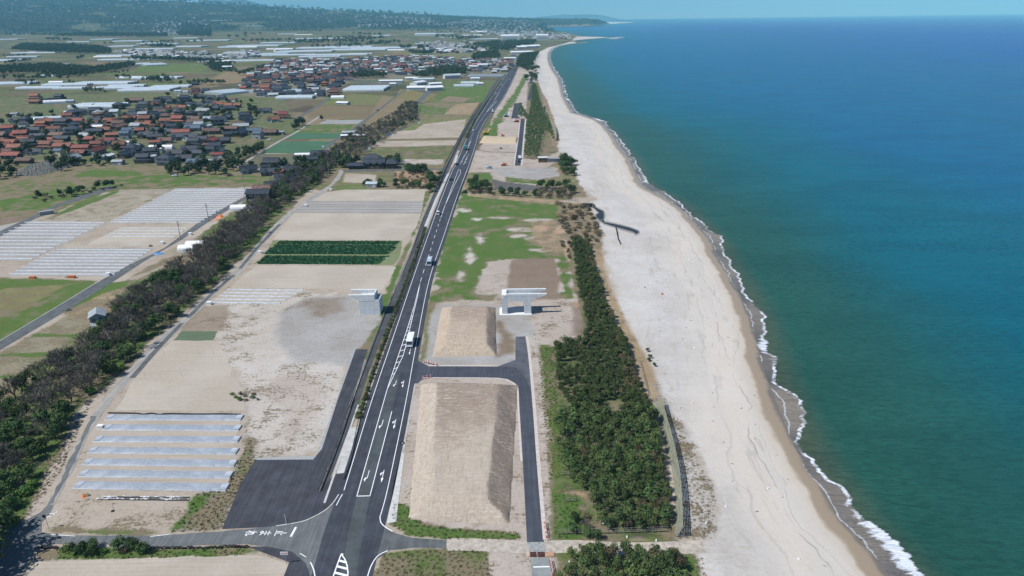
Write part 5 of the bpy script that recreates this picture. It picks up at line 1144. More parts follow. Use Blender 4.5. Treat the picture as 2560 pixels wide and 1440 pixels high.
def mass(name, items, protos, label, cat, per=None):
    """many small plants merged into one mesh (countless mass)"""
    V = []; Fc = []; off = 0; mats_ = []
    arrs = []
    for c_ in protos:
        v = np.empty(len(c_.vertices)*3, np.float32); c_.vertices.foreach_get('co', v); f = np.empty(len(c_.loops), np.int32); c_.loops.foreach_get('vertex_index', f); arrs.append((v.reshape(-1, 3), f.reshape(-1, 4)))
    for k, it in enumerate(items):
        x, y, s, a = it[:4]; z = it[4] if len(it) > 4 else 0; v, f = arrs[k % len(arrs)]
        if per: f = f[:per]; v = v[:per*4]
        ca, sa = math.cos(a)*s, math.sin(a)*s; w = np.empty_like(v); w[:, 0] = v[:, 0]*ca-v[:, 1]*sa+x; w[:, 1] = v[:, 0]*sa+v[:, 1]*ca+y; w[:, 2] = v[:, 2]*s+z
        V.append(w); Fc.append(f+off); off += len(w)
    V = np.concatenate(V); Fc = np.concatenate(Fc); me_ = bpy.data.meshes.new(name); me_.vertices.add(len(V)); me_.vertices.foreach_set('co', V.ravel())
    me_.loops.add(Fc.size); me_.loops.foreach_set('vertex_index', Fc.ravel().astype(np.int32)); me_.polygons.add(len(Fc)); me_.polygons.foreach_set('loop_start', np.arange(0, Fc.size, 4, dtype=np.int32)); me_.update(calc_edges=True)
    me_.materials.append(protos[0].materials[0]); o = link(name, me_); tag(o, label, cat, kind='stuff'); return o
mass('pine_grove', massmb['pine'], [p[0] for p in PR['pine']], 'dense dark green coastal pine grove farther back', 'pine grove')
mass('browning_pine_grove', massmb['rust'], [p[0] for p in PR['rust']], 'browning pines along the seaward edge of the grove', 'pine grove')
# second grove up the beach
g2 = GP([(1312, 395), (1345, 398), (1352, 350), (1362, 330), (1378, 340), (1384, 352), (1372, 300), (1350, 262), (1340, 215), (1332, 212), (1330, 250), (1322, 300), (1300, 262), (1296, 292), (1318, 300)])
mass('far_pine_grove', [(x, y, rnd.uniform(.9, 1.5), rnd.uniform(0, 6)) for x, y in scatter(g2, 2.6, seed=14, tries=12000)], [p[0] for p in PR['pine']], 'far pine grove beside the new access road', 'pine grove', per=110)
# scrub, reeds, dune edge
def scrub(pts_px, sp_, kinds, label, cat, group, seed, smin=.5, smax=1.0, mx=60):
    for x, y in scatter(GP(pts_px), sp_, seed=seed, tries=4000, n=mx):
        k = kinds[rnd.randrange(len(kinds))]; lab = {'ever': 'dark green bush ', 'brush': 'brown leafless scrub bush ', 'dryr': 'straw coloured reed clump ', 'bright': 'fresh green bush ', 'bare': 'small bare tree ', 'rust': 'small browning pine ', 'pine': 'small pine ', 'vill': 'dark round bush '}[k]
        plant(k, x, y, rnd.uniform(smin, smax), {'ever': 'bush', 'brush': 'scrub_bush', 'dryr': 'reed_clump', 'bright': 'bush', 'bare': 'bare_tree', 'rust': 'pine_tree', 'pine': 'pine_tree', 'vill': 'bush'}[k], lab+label, cat, lab+group, trunk=False)
scrub([(1395, 510), (1465, 515), (1500, 585), (1492, 605), (1430, 600), (1400, 560)], 4.5, ['brush', 'dryr', 'brush', 'brush', 'dryr', 'rust'], 'on the dune edge by the outflow', 'bush', 'on the dune edge', 31, .8, 1.5, 45)
scrub([(1345, 470), (1400, 462), (1440, 470), (1430, 500), (1345, 495)], 4.0, ['ever', 'brush', 'brush'], 'in the thicket by the beach', 'bush', 'in the beach thicket', 32, .9, 1.5, 35)
scrub([(1405, 405), (1435, 412), (1440, 440), (1408, 438)], 4.0, ['dryr', 'brush', 'ever'], 'on the round knoll by the beach', 'bush', 'on the beach knoll', 33, 1.0, 1.6, 25)
scrub([(1172, 455), (1215, 465), (1225, 485), (1175, 485)], 3.5, ['brush', 'brush', 'ever'], 'beside the culvert', 'bush', 'beside the culvert', 34, .9, 1.5, 24)
scrub([(1225, 482), (1340, 488), (1342, 494), (1225, 490)], 4.5, ['ever', 'brush', 'vill'], 'along the ditch', 'bush', 'along the ditch', 35, .6, 1.0, 20)
scrub([(1065, 470), (1078, 445), (1100, 440), (1090, 470), (1070, 485)], 3.2, ['ever', 'ever', 'brush'], 'beside the dark parapet', 'bush', 'beside the dark parapet', 36, .8, 1.3, 20)
scrub([(1015, 425), (1065, 424), (1065, 433), (1018, 435)], 3.2, ['ever'], 'north of the reed field', 'bush', 'north of the reed field', 37, .9, 1.3, 14)
scrub([(985, 460), (1050, 465), (1050, 472), (985, 470)], 3.0, ['brush', 'ever'], 'south of the reed field', 'bush', 'south of the reed field', 38, .7, 1.1, 16)
scrub([(985, 432), (1090, 430), (1095, 455), (990, 460)], 3.0, ['dryr'], 'in the dry reed field', 'reeds', 'of the dry reed field', 39, .7, 1.2, 45)
scrub([(160, 1374), (310, 1368), (312, 1384), (165, 1386)], 1.7, ['brush', 'ever', 'ever', 'bright'], 'in the bank above the bottom field', 'bush', 'on the bottom bank', 40, .42, .68, 30)
scrub([(325, 1370), (355, 1372), (358, 1388), (330, 1388)], 1.5, ['ever'], 'clump beside the tyres', 'bush', 'beside the tyres', 41, .5, .7, 5)
scrub([(1428, 1300), (1480, 1290), (1485, 1325), (1425, 1330)], 2.4, ['bare', 'ever', 'brush'], 'at the south-west corner of the pines', 'bush', 'at the grove corner', 42, .35, .6, 12)
scrub([(1470, 1338), (1490, 1338), (1490, 1346), (1470, 1346)], 1.6, ['ever'], 'on the grass south of the timber fence', 'bush', 'south of the timber fence', 43, .5, .6, 2)
scrub([(1615, 870), (1630, 900), (1640, 920), (1620, 905)], 2.2, ['ever'], 'on the dune slope', 'bush', 'on the dune slope', 44, .2, .34, 4)
scrub([(578, 985), (640, 985), (650, 1000), (600, 1004)], 1.8, ['brush', 'bright'], 'on the sand right of the track', 'bush', 'on the sand', 45, .3, .5, 9)
scrub([(1300, 230), (1330, 165), (1345, 165), (1345, 205), (1320, 200)], 9, ['ever', 'brush'], 'at the head of the beach', 'bush', 'at the head of the beach', 46, 1.5, 2.4, 30)
scrub([(565, 395), (655, 368), (660, 378), (580, 408)], 5.0, ['vill'], 'in the dark row by the village field', 'bush', 'of the dark row', 47, .8, 1.3, 24)
scrub([(80, 497), (290, 463), (310, 466), (110, 505)], 5.0, ['vill', 'brush'], 'in the long row above the left lane', 'bush', 'of the row above the lane', 48, .7, 1.3, 30)
scrub([(1402, 604), (1432, 604), (1428, 640), (1420, 650)], 3.0, ['brush', 'rust'], 'at the north tip of the pine grove', 'bush', 'at the grove tip', 49, .6, .9, 8)
# hedge between the road and the path, in planted lengths
HEDGEC = [crown_mesh('hedge', 300, 1.1, .55, .55, .17, LV['hedge'], rp, 9) for _ in range(4)]
hl = GP([(886, 1050), (904, 1000), (935, 905), (967, 815), (1006, 720), (1044, 618), (1061, 570)]); hr = GP([(905, 1040), (921, 1000), (950, 905), (980, 820), (1017, 715), (1051, 620), (1066, 572)])
hl = smooth_line(hl, 12); hr = smooth_line(hr, 12); hc = [((a[0]+b_[0])/2, (a[1]+b_[1])/2) for a, b_ in zip(hl, hr)]
acc = 0
for i in range(len(hc)-1):
    a = Vector(hc[i]); b_ = Vector(hc[i+1]); L = (b_-a).length; n = max(1, int(L/1.5)); wd = (Vector(hr[i])-Vector(hl[i])).length
    for k in range(n):
        p = a.lerp(b_, k/n)
        if p.y < G(900, 880)[1] and rnd.random() < .25: continue
        o = link('hedge_bush', HEDGEC[rnd.randrange(4)], loc=(p.x+rnd.uniform(-.12, .12)*wd, p.y, 0), rz=rnd.uniform(0, 6)); s = rnd.uniform(.8, 1.1); o.scale = (s*wd/2.9, s*1.0, s*rnd.uniform(.7, 1.15)); tag(o, 'low clipped hedge bush beside the main road', 'hedge bush', 'hedge bushes beside the main road')
hp = GP([(1170, 345), (1190, 300), (1215, 262), (1235, 232), (1255, 200)])
for i in range(len(hp)-1):
    for k in range(14):
        p = Vector(hp[i]).lerp(Vector(hp[i+1]), k/14); o = link('hedge_bush', HEDGEC[k % 4], loc=(p.x-1.0, p.y, 0)); o.scale = (1.2, 2.2, 1.3); tag(o, 'far hedge bush between the wall and the road', 'hedge bush', 'far hedge bushes')
# rough grass tufts standing on the dune and verges
TUFT = MB()
for k in range(26):
    a = rp.uniform(0, 6.28); x, y = rp.uniform(-.35, .35), rp.uniform(-.35, .35); dx, dy = .05*math.cos(a), .05*math.sin(a); TUFT.poly([(x-dx, y-dy, 0), (x+dx, y+dy, 0), (x+dx+rp.uniform(-.2, .2), y+dy+rp.uniform(-.2, .2), rp.uniform(.2, .5)), (x-dx+rp.uniform(-.2, .2), y-dy, rp.uniform(.15, .4))], LV['brush'])
TUFTM = TUFT.mesh('tuft', fix=False)
def tufts(name, polys, sp_, label, m=None, smin=.6, smax=1.5, seed=1, per=None):
    it = []
    for P_ in polys: it += [(x, y, rnd.uniform(smin, smax), rnd.uniform(0, 6)) for x, y in scatter(GP(P_), sp_, seed=seed, tries=14000)]
    zz = None
    A = np.array([(i[0], i[1]) for i in it]); d_, _ = coast_sd(A[:, 0], A[:, 1]); h_ = heights(A[:, 0], A[:, 1], d_)
    it = [(*i, float(h)) for i, h in zip(it, h_)]
    o = mass(name, it, [m or TUFTM], label, 'grass', per)
    return o

GT = MB()
for k in range(16):
    a = rp.uniform(0, 6.28); x, y = rp.uniform(-.4, .4), rp.uniform(-.4, .4); dx, dy = .07*math.cos(a), .07*math.sin(a); GT.poly([(x-dx, y-dy, 0), (x+dx, y+dy, 0), (x+dx+rp.uniform(-.15, .15), y+dy+rp.uniform(-.15, .15), rp.uniform(.15, .35)), (x-dx+rp.uniform(-.15, .15), y-dy, rp.uniform(.1, .3))], leafmat('verge_blades', (.075, .115, .03), (.15, .175, .06), .5, .1))
GTM = GT.mesh('tuft', fix=False); GB = MB()
for f in range(16): GB.poly([GT.v[f*4+k] for k in range(4)], leafmat('straw_blades', (.14, .115, .065), (.24, .20, .12), .5, .1))
GBM = GB.mesh('tuft', fix=False)
VP = [[(985, 1262), (1012, 1262), (1055, 1312), (1130, 1322), (1300, 1332), (1300, 1348), (1110, 1348), (1020, 1336), (980, 1315)], [(960, 1384), (1120, 1374), (1214, 1378), (1232, 1470), (922, 1470)], [(495, 1234), (568, 1224), (612, 1120), (625, 1100), (638, 1150), (598, 1215), (553, 1322), (430, 1330), (472, 1280)], [(142, 1374), (620, 1368), (600, 1387), (460, 1393), (147, 1397)], [(1385, 1240), (1440, 1240), (1470, 1340), (1390, 1348)], [(1345, 870), (1395, 870), (1390, 1060), (1420, 1190), (1375, 1200), (1362, 1050)], [(20, 1310), (90, 1200), (170, 1080), (230, 1000), (150, 1180), (60, 1305)]]
tufts('dune_grass', [[(1650, 1010), (1690, 1055), (1740, 1140), (1788, 1240), (1780, 1330), (1700, 1345), (1695, 1200), (1670, 1080)], [(1700, 1385), (1760, 1400), (1770, 1460), (1710, 1460)]], 1.0, 'brown dune grass tufts seaward of the windbreak fence', seed=3, smin=.3, smax=.9, m=GBM)
tufts('verge_grass', VP, .95, 'rough green grass on the verges', m=GTM, smin=.35, smax=.85, seed=21)
tufts('dry_grass', VP, 1.2, 'straw coloured dead grass on the verges', m=GBM, smin=.35, smax=.85, seed=22)

# ================================================================== buildings
RF = {'red': mat('red_tiles', (.20, .074, .048), .7, .18, .8, rv=.25), 'blk': mat('black_tiles', (.035, .042, .058), .45, .2, .8, spec=.4, rv=.2), 'brn': mat('brown_tiles', (.15, .095, .075), .75, .2, .8, rv=.2), 'gry': mat('grey_sheet', (.30, .33, .34), .5, .12, .8, rv=.15),
      'blu': mat('blue_slate', (.085, .12, .16), .5, .15, .8), 'wht': mat('white_roof', (.66, .68, .70), .5, .06, .8), 'lgt': mat('pale_blue_sheet', (.40, .46, .48), .5, .1, .8)}
WL = {'white': mat('white_plaster', (.55, .55, .53), .85, .1, .7), 'dark': mat('dark_boards', (.045, .042, .042), .85, .2, .9), 'beige': mat('beige_wall', (.40, .36, .28), .85, .1, .7), 'wood': mat('brown_boards', (.13, .09, .065), .85, .2, .9), 'grey': mat('grey_wall', (.28, .29, .30), .85, .12, .7), 'yel': mat('cream_wall', (.52, .48, .30), .85, .08, .7)}
GLASS = mat('window_glass', (.10, .13, .16), .2, .2, 2, spec=.6); FRAME = mat('pale_frame', (.45, .46, .46), .6, .05, 1)
def gable(mb, x0, x1, y0, y1, z, h, m, ov=.7, th=.22, gm=None):
    cy = (y0+y1)/2
    for s in (-1, 1):
        ye = (y0-ov) if s < 0 else (y1+ov); zl = z-ov*h/((y1-y0)/2)
        mb.poly([(x0-ov, ye, zl), (x1+ov, ye, zl), (x1+ov, cy, z+h), (x0-ov, cy, z+h)][::s if s > 0 else 1], m)
        mb.poly([(x0-ov, ye, zl-th), (x1+ov, ye, zl-th), (x1+ov, cy, z+h-th), (x0-ov, cy, z+h-th)], m)
        mb.poly([(x0-ov, ye, zl-th), (x1+ov, ye, zl-th), (x1+ov, ye, zl), (x0-ov, ye, zl)], m)
        for xe in (x0-ov, x1+ov): mb.poly([(xe, ye, zl-th), (xe, cy, z+h-th), (xe, cy, z+h), (xe, ye, zl)], m)
    mb.box(((x0+x1)/2, cy, z+h+.06), (x1-x0+2*ov, .4, .28), m)
    if gm:
        for xe in (x0, x1): mb.poly([(xe, y0, z-.02), (xe, y1, z-.02), (xe, cy, z+h-.12)], gm)
def hip(mb, x0, x1, y0, y1, z, h, m, ov=.7, run=None):
    x0 -= ov; x1 += ov; y0 -= ov; y1 += ov; z -= .15; cy = (y0+y1)/2; r_ = run or (y1-y0)/2; a, b_ = (x0+r_, cy, z+h), (x1-r_, cy, z+h)
    mb.poly([(x0, y0, z), (x1, y0, z), b_, a], m); mb.poly([(x1, y1, z), (x0, y1, z), a, b_], m); mb.poly([(x0, y1, z), (x0, y0, z), a], m); mb.poly([(x1, y0, z), (x1, y1, z), b_], m)
    mb.poly([(x0, y0, z-.01), (x0, y1, z-.01), (x1, y1, z-.01), (x1, y0, z-.01)], m); mb.box(((x0+x1)/2, cy, z+h), (max(.3, x1-x0-2*r_), .4, .3), m)
def skirt(mb, x0, x1, y0, y1, z, out, drop, m):
    A = [(x0, y0), (x1, y0), (x1, y1), (x0, y1)]; B = [(x0-out, y0-out), (x1+out, y0-out), (x1+out, y1+out), (x0-out, y1+out)]
    for k in range(4):
        j = (k+1) % 4; mb.poly([(*B[k], z-drop), (*B[j], z-drop), (*A[j], z), (*A[k], z)], m); mb.poly([(*B[j], z-drop-.15), (*B[k], z-drop-.15), (*B[k], z-drop), (*B[j], z-drop)], m)
HC_ = {}
def house_parts(t, rc, wc):
    """t: two-storey / long / small / shed / modern"""
    key = (t, rc, wc)
    if key in HC_: return HC_[key]
    rm, wm = RF[rc], WL[wc]; parts = []; win = lambda w, h: [(w, h)]
    def W(boxes, name='window'):
        for (cx, cy, cz, w, d, h) in boxes:
            g = MB(); g.box((cx, cy, cz), (w, d, h), GLASS); f = MB(); 
            for s in (-1, 1):
                if w > d: f.box((cx+s*w/2, cy, cz), (.09, d+.06, h+.12), FRAME); f.box((cx, cy, cz+s*h/2), (w, d+.06, .09), FRAME)
                else: f.box((cx, cy+s*d/2, cz), (w+.06, .09, h+.12), FRAME); f.box((cx, cy, cz+s*h/2), (w+.06, d, .09), FRAME)
            parts.append((name, g, [('frame', f)]))
    if t == 'two':
        a = MB(); a.box((0, 0, 1.6), (13, 8.5, 3.2), wm); a.box((-.6, .3, 4.5), (9.4, 6.4, 2.7), wm); parts.append(('wall', a, []))
        r_ = MB(); gable(r_, -5.3, 4.1, -2.9, 3.5, 5.8, 1.9, rm, .9, gm=WL['white'] if wc != 'dark' else wm); parts.append(('roof', r_, []))
        l = MB(); l.poly([(-7.3, -5.1, 2.95), (7.3, -5.1, 2.95), (4.1, -2.9, 4.0), (-5.3, -2.9, 4.0)], rm); l.poly([(7.3, -5.1, 2.95), (7.3, 5.1, 2.95), (4.1, 3.5, 4.0), (4.1, -2.9, 4.0)], rm)
        l.poly([(7.3, 5.1, 2.95), (-7.3, 5.1, 2.95), (-5.3, 3.5, 4.0), (4.1, 3.5, 4.0)], rm); l.poly([(-7.3, 5.1, 2.95), (-7.3, -5.1, 2.95), (-5.3, -2.9, 4.0), (-5.3, 3.5, 4.0)], rm); l.box((0, -5.05, 2.87), (14.5, .1, .15), rm); parts.append(('lower_roof', l, []))
        W([(-3.2, -2.93, 4.9, 2.0, .1, 1.1), (.9, -2.93, 4.9, 2.4, .1, 1.1), (-3.6, -4.28, 1.5, 2.8, .1, 1.6), (1.6, -4.28, 1.5, 3.4, .1, 1.6)])
    elif t == 'long':
        a = MB(); a.box((0, 0, 1.8), (14, 6.5, 3.6), wm); parts.append(('wall', a, [])); r_ = MB(); gable(r_, -7, 7, -3.25, 3.25, 3.6, 1.9, rm, .8, gm=WL['white']); parts.append(('roof', r_, [])); W([(-3.5, -3.28, 1.8, 2.6, .1, 1.2), (2.5, -3.28, 1.8, 3.0, .1, 1.2)])
    elif t == 'ell':
        a = MB(); a.box((0, 1, 1.7), (12, 6, 3.4), wm); a.box((-3.2, -3.3, 1.6), (5, 3.2, 3.2), wm); parts.append(('wall', a, [])); r_ = MB(); gable(r_, -6, 6, -2, 4, 3.4, 2.0, rm, .8, gm=WL['white'])
        r_.poly([(-6.4, -5.6, 2.7), (-3.2, -5.6, 4.7), (-3.2, .5, 4.7), (-6.4, -1.5, 2.7)], rm); r_.poly([(0, -1.5, 2.7), (-3.2, .5, 4.7), (-3.2, -5.6, 4.7), (0, -5.6, 2.7)], rm); parts.append(('roof', r_, []))
        g = MB(); g.poly([(-5.7, -4.92, 3.15), (-.7, -4.92, 3.15), (-3.2, -4.92, 4.6)], WL['white']); parts.append(('gable_wall', g, [])); W([(-3.2, -4.95, 1.7, 2.2, .1, 1.2), (3, -2.03, 1.7, 3.0, .1, 1.3)])
    elif t == 'hip':
        a = MB(); a.box((0, 0, 2.7), (10, 8, 5.4), wm); parts.append(('wall', a, [])); r_ = MB(); hip(r_, -5, 5, -4, 4, 5.5, 2.3, rm); parts.append(('roof', r_, [])); l = MB(); skirt(l, -5, 5, -4, 4, 3.2, 1.3, .7, rm); parts.append(('lower_roof', l, [])); W([(-2, -4.05, 4.3, 2.0, .1, 1.1), (2, -4.05, 4.3, 2.0, .1, 1.1), (-1, -4.05, 1.4, 3.0, .1, 1.4)])
    elif t == 'shed':
        a = MB(); a.box((0, 0, 1.6), (9, 6, 3.2), wm); parts.append(('wall', a, [])); r_ = MB(); gable(r_, -4.5, 4.5, -3, 3, 3.2, 1.1, rm, .35, gm=wm); parts.append(('roof', r_, [])); W([(-1.5, -3.04, 1.7, 1.4, .1, .9)]); d = MB(); d.box((2.4, -3.05, 1.2), (2.2, .1, 2.2), FRAME); parts.append(('door', d, []))
    elif t == 'modern':
        a = MB(); a.box((0, 0, 2.8), (8, 7, 5.6), wm); parts.append(('wall', a, [])); r_ = MB(); gable(r_, -4, 4, -3.5, 3.5, 5.6, 1.7, rm, .5, gm=wm); parts.append(('roof', r_, [])); W([(-2, -3.54, 4.2, 1.5, .1, 1.1), (2, -3.54, 4.2, 1.5, .1, 1.1), (0, -3.54, 1.5, 2.6, .1, 1.3)])
    out = []
    for n, m_, subs in parts: out.append((n, m_.mesh(n), [(sn, sm_.mesh(sn)) for sn, sm_ in subs]))
    HC_[key] = out; return out
TN = {'two': 'two-storey house', 'long': 'long low house', 'ell': 'cross-gabled house', 'hip': 'hip-roofed house', 'shed': 'small shed', 'modern': 'narrow upright house'}
RN = {'red': 'red-tiled', 'blk': 'black-tiled', 'brn': 'brown-tiled', 'gry': 'grey-roofed', 'blu': 'blue-slated', 'wht': 'white-roofed', 'lgt': 'pale-roofed'}
WN = {'white': 'white walls', 'dark': 'dark board walls', 'beige': 'beige walls', 'wood': 'brown board walls', 'grey': 'grey walls', 'yel': 'cream walls'}
def house(x, y, t, rc, wc, rz=0, s=1.0, group='houses of the near village', label=None, detail=True):
    o = empty('shed' if t == 'shed' else 'house', (x, y, 0), rz); o.scale = (s, s, s); tag(o, label or f'{RN[rc]} {TN[t]} with {WN[wc]}', 'shed' if t == 'shed' else 'house', group)
    for n, me_, subs in house_parts(t, rc, wc):
        if not detail and n == 'window': continue
        c_ = link(n, me_, o)
        if detail:
            for sn, sme in subs: link(sn, sme, c_)
    return o
hs = []
def addh(lst, rc, ox, oy, k):
    for e in lst:
        x, y = ox+e[0]/k, oy+e[1]/k+4.5; hs.append((x, y, e[2] if len(e) > 2 else None, rc, e[3] if len(e) > 3 else None))
addh([(540, 270), (540, 330, 'long'), (1030, 570), (720, 630), (1150, 620, 'long'), (640, 690), (1660, 610, 'long'), (1950, 580, 'ell'), (2200, 630), (2160, 680, 'ell'), (1560, 760, 'ell'), (1700, 830, 'long'), (2050, 770, 'long'), (110, 850, 'long'), (350, 910, 'ell'), (130, 960, 'long'), (720, 910, 'ell'), (870, 960, 'long'), (720, 1010), (960, 1010, 'long'), (1300, 900, 'long'), (1620, 930, 'ell'), (1470, 1000), (1820, 1020), (1230, 1030, 'long'), (1180, 1110, 'ell'), (1460, 1080, 'long'), (260, 1070), (190, 1150, 'long'), (40, 1000, 'ell'), (2340, 940, 'shed'), (1290, 735, 'shed'), (20, 1100, 'long')], 'red', 0, 200, 6)
addh([(820, 740, 'long', 'white'), (800, 830, 'ell')], 'red', 0, 200, 6)
addh([(900, 270), (740, 310, 'long'), (1790, 410, 'hip'), (1680, 470, 'long'), (2180, 400), (240, 610, 'ell', 'white'), (400, 630, 'hip'), (370, 690, 'modern', 'white'), (500, 760, 'ell'), (950, 670), (1420, 610, 'ell'), (1130, 710, 'hip', 'beige'), (1620, 560, 'long'), (2000, 530, 'long'), (2130, 400), (570, 860, 'ell', 'beige'), (930, 890, 'long'), (460, 980), (520, 1090, 'ell', 'white'), (1430, 780, 'long'), (1280, 1100, 'ell'), (2200, 840, 'ell'), (2340, 860, 'long'), (2350, 760, 'ell'), (1720, 960), (2270, 1110), (2170, 1210), (1900, 1130, 'long', 'wood'), (620, 620, 'ell'), (1480, 700, 'long')], 'blk', 0, 200, 6)
addh([(1790, 720, 'long', 'wood'), (380, 1220, 'long', 'wood'), (1370, 660, 'long', 'wood'), (870, 840, 'long', 'wood'), (80, 1100, 'ell'), (2060, 310, 'long', 'wood')], 'brn', 0, 200, 6)
addh([(1070, 1200, 'long', 'grey'), (1500, 1170, 'shed', 'grey'), (1780, 1240, 'shed', 'grey'), (2290, 1160, 'shed', 'grey'), (230, 510, 'shed', 'grey')], 'gry', 0, 200, 6)
addh([(900, 1110, 'modern', 'yel'), (1930, 800, 'modern', 'white'), (1890, 850, 'modern', 'grey')], 'blu', 0, 200, 6)
addh([(1740, 520, 'modern', 'yel'), (1060, 320, 'shed', 'white')], 'lgt', 0, 200, 6)
addh([(1480, 715, 'shed', 'white'), (1640, 1150, 'shed', 'white'), (1950, 960, 'shed', 'white')], 'wht', 0, 200, 6)
addh([(660, 150, 'hip'), (640, 210, 'long'), (1000, 360, 'ell', 'white'), (1120, 390, 'ell', 'white'), (1250, 385, 'long'), (430, 420, 'long'), (230, 440), (240, 620, 'long'), (450, 800, 'long'), (1980, 550), (1830, 600, 'ell', 'white'), (1910, 1390, 'shed'), (60, 950, 'shed'), (1000, 1140, 'shed'), (30, 380, 'ell')], 'red', 380, 200, 6)
addh([(640, 50, 'long'), (820, 170), (510, 300), (200, 290), (570, 380, 'modern', 'white'), (860, 270, 'ell'), (1060, 280), (840, 330, 'long'), (930, 430), (1170, 430, 'ell'), (1140, 560), (1010, 600, 'long'), (1410, 570), (1430, 640, 'long'), (1700, 470), (540, 690, 'ell'), (330, 700, 'long'), (260, 780, 'ell'), (80, 830, 'long'), (410, 870, 'ell'), (600, 870, 'ell'), (730, 900), (650, 960, 'two', 'grey'), (960, 1040), (820, 1060, 'ell'), (1190, 820, 'long'), (1330, 810, 'long', 'wood'), (560, 1050, 'ell', 'white'), (650, 1110, 'ell'), (350, 1120, 'ell', 'wood'), (490, 1190, 'ell'), (220, 1240, 'hip'), (1450, 1350, 'ell', 'grey'), (1820, 1310), (1780, 1390, 'long'), (1650, 220), (1550, 100, 'long'), (1800, 120), (2000, 30), (2020, 120, 'long'), (2250, 130), (2200, 50, 'long'), (2100, 210), (1980, 200, 'long'), (1720, 40, 'long'), (120, 470), (60, 560), (100, 350), (330, 330, 'long'), (700, 250, 'ell'), (700, 370, 'ell')], 'blk', 380, 200, 6)
addh([(1760, 800, 'long', 'wood'), (1190, 740, 'long', 'wood'), (200, 920, 'ell', 'beige'), (910, 780, 'long', 'wood'), (1310, 670, 'long'), (1220, 300, 'shed'), (1930, 500, 'long', 'wood')], 'brn', 380, 200, 6)
addh([(780, 470, 'long', 'white'), (720, 710, 'modern', 'white'), (1930, 790, 'shed', 'wood'), (930, 1240, 'shed', 'wood'), (450, 240, 'shed', 'white'), (550, 240, 'shed', 'white')], 'gry', 380, 200, 6)
addh([(1550, 770, 'long'), (1600, 850, 'modern', 'grey'), (680, 1270, 'ell', 'grey'), (620, 740, 'ell', 'grey')], 'blu', 380, 200, 6)
addh([(840, 700, 'shed', 'grey'), (1820, 220, 'long', 'white'), (400, 170, 'shed', 'white'), (510, 170, 'shed', 'white'), (2150, 150, 'shed', 'white')], 'lgt', 380, 200, 6)
addh([(90, 1050, 'shed', 'white')], 'wht', 380, 200, 6)
for px, py, t, rc, wc in hs:
    x, y = G(px, py); r_ = random.Random(int(px*13+py*7))
    t = t or r_.choice(['two', 'two', 'ell']); wc = wc or r_.choice({'red': ['wood', 'beige', 'grey', 'dark'], 'blk': ['white', 'beige', 'dark', 'grey', 'wood']}.get(rc, ['white', 'beige', 'grey']))
    house(x, y, t, rc, wc, R(r_.choice([0, 0, 0, 4, -6, 9, -12, 84, 14])), r_.uniform(.82, 1.1)*(1.08 if py < 330 else 1.0))
# filling houses between them
occ = [G(h[0], h[1]) for h in hs]
def fill(poly, sp_, n, mixr, group, detail, seed, smin=.9, smax=1.2):
    out = []; r_ = random.Random(seed)
    for x, y in scatter(GP(poly), sp_, seed=seed, tries=6000):
        if any((x-a)**2+(y-b_)**2 < (sp_*.92)**2 for a, b_ in occ): continue
        occ.append((x, y)); out.append((x, y))
    out.sort(key=lambda p: p[1])
    for x, y in out[:n]:
        rc = r_.choice(mixr); t = r_.choice(['two', 'two', 'ell', 'long', 'hip', 'shed']); wc = r_.choice(['white', 'beige', 'grey', 'wood', 'dark'])
        house(x, y, t, rc, wc, R(r_.choice([0, 0, 5, -8, 12, 86])), r_.uniform(smin, smax), group, detail=detail)
    return out[n:]
fill([(-60, 345), (180, 290), (400, 255), (460, 290), (640, 300), (590, 345), (520, 400), (420, 412), (200, 395), (0, 400), (-60, 400)], 16, 45, ['blk', 'blk', 'red', 'brn', 'gry'], 'houses of the near village', True, 51)
# lane houses and the dark farmhouse
for px, py, t, rc, wc, s, rz, lab in ((801, 396, 'ell', 'blk', 'white', 1.1, 0, None), (783, 412, 'two', 'blk', 'grey', .9, 5, None), (743, 433, 'long', 'blk', 'grey', 1.0, 8, None), (745, 446, 'ell', 'blk', 'white', .9, 80, None), (721, 431, 'ell', 'blk', 'grey', .8, -5, None),
        (710, 452, 'ell', 'blk', 'white', .9, 12, None), (728, 462, 'ell', 'blk', 'grey', .9, 80, None), (690, 472, 'long', 'blk', 'dark', .9, 5, None), (656, 478, 'long', 'brn', 'wood', .75, 10, None), (681, 421, 'two', 'blk', 'white', .8, 8, None), (675, 437, 'ell', 'blk', 'wood', .9, 10, None), (697, 437, 'shed', 'red', 'wood', .7, 5, None), (623, 432, 'ell', 'blk', 'grey', .9, 25, None)):
    x, y = G(px, py); house(x, y, t, rc, wc, R(rz), s, 'houses along the lane', lab)
def big_barn(x, y, label):
    o = empty('farmhouse', (x, y, 0)); tag(o, label, 'house', None); a = MB(); a.box((0, 0, 3.1), (13, 7, 6.2), WL['dark']); a.build('wall', o)
    r_ = MB(); gable(r_, -6.5, 6.5, -3.5, 3.5, 6.2, 1.7, RF['blk'], .7, gm=WL['dark']); r_.build('roof', o)
    for cx in (-3.5, 0.5, 4):
        w_ = MB(); w_.box((cx, -3.53, 4.6), (2.0, .1, 1.0), GLASS); p_ = w_.build('window', o); f = MB(); f.box((cx, -3.56, 5.15), (2.2, .1, .1), FRAME); f.box((cx, -3.56, 4.05), (2.2, .1, .1), FRAME); f.build('frame', p_)
    d = MB(); d.box((-2.5, -3.53, 1.3), (5.5, .1, 2.2), FRAME); 
    for k in range(6): d.box((-5+k*.95, -3.6, 1.3), (.08, .08, 2.2), GLASS)
    d.build('glazed_front', o)
x, y = G(650, 505); big_barn(x, y, 'tall black boarded farmhouse beside the lane and the white tunnel')
fx_, fy_ = G(925, 421)
o = tag(empty('farmhouse', (fx_, fy_, 0)), 'large black roofed farmhouse with gatehouse beside the lane', 'house')
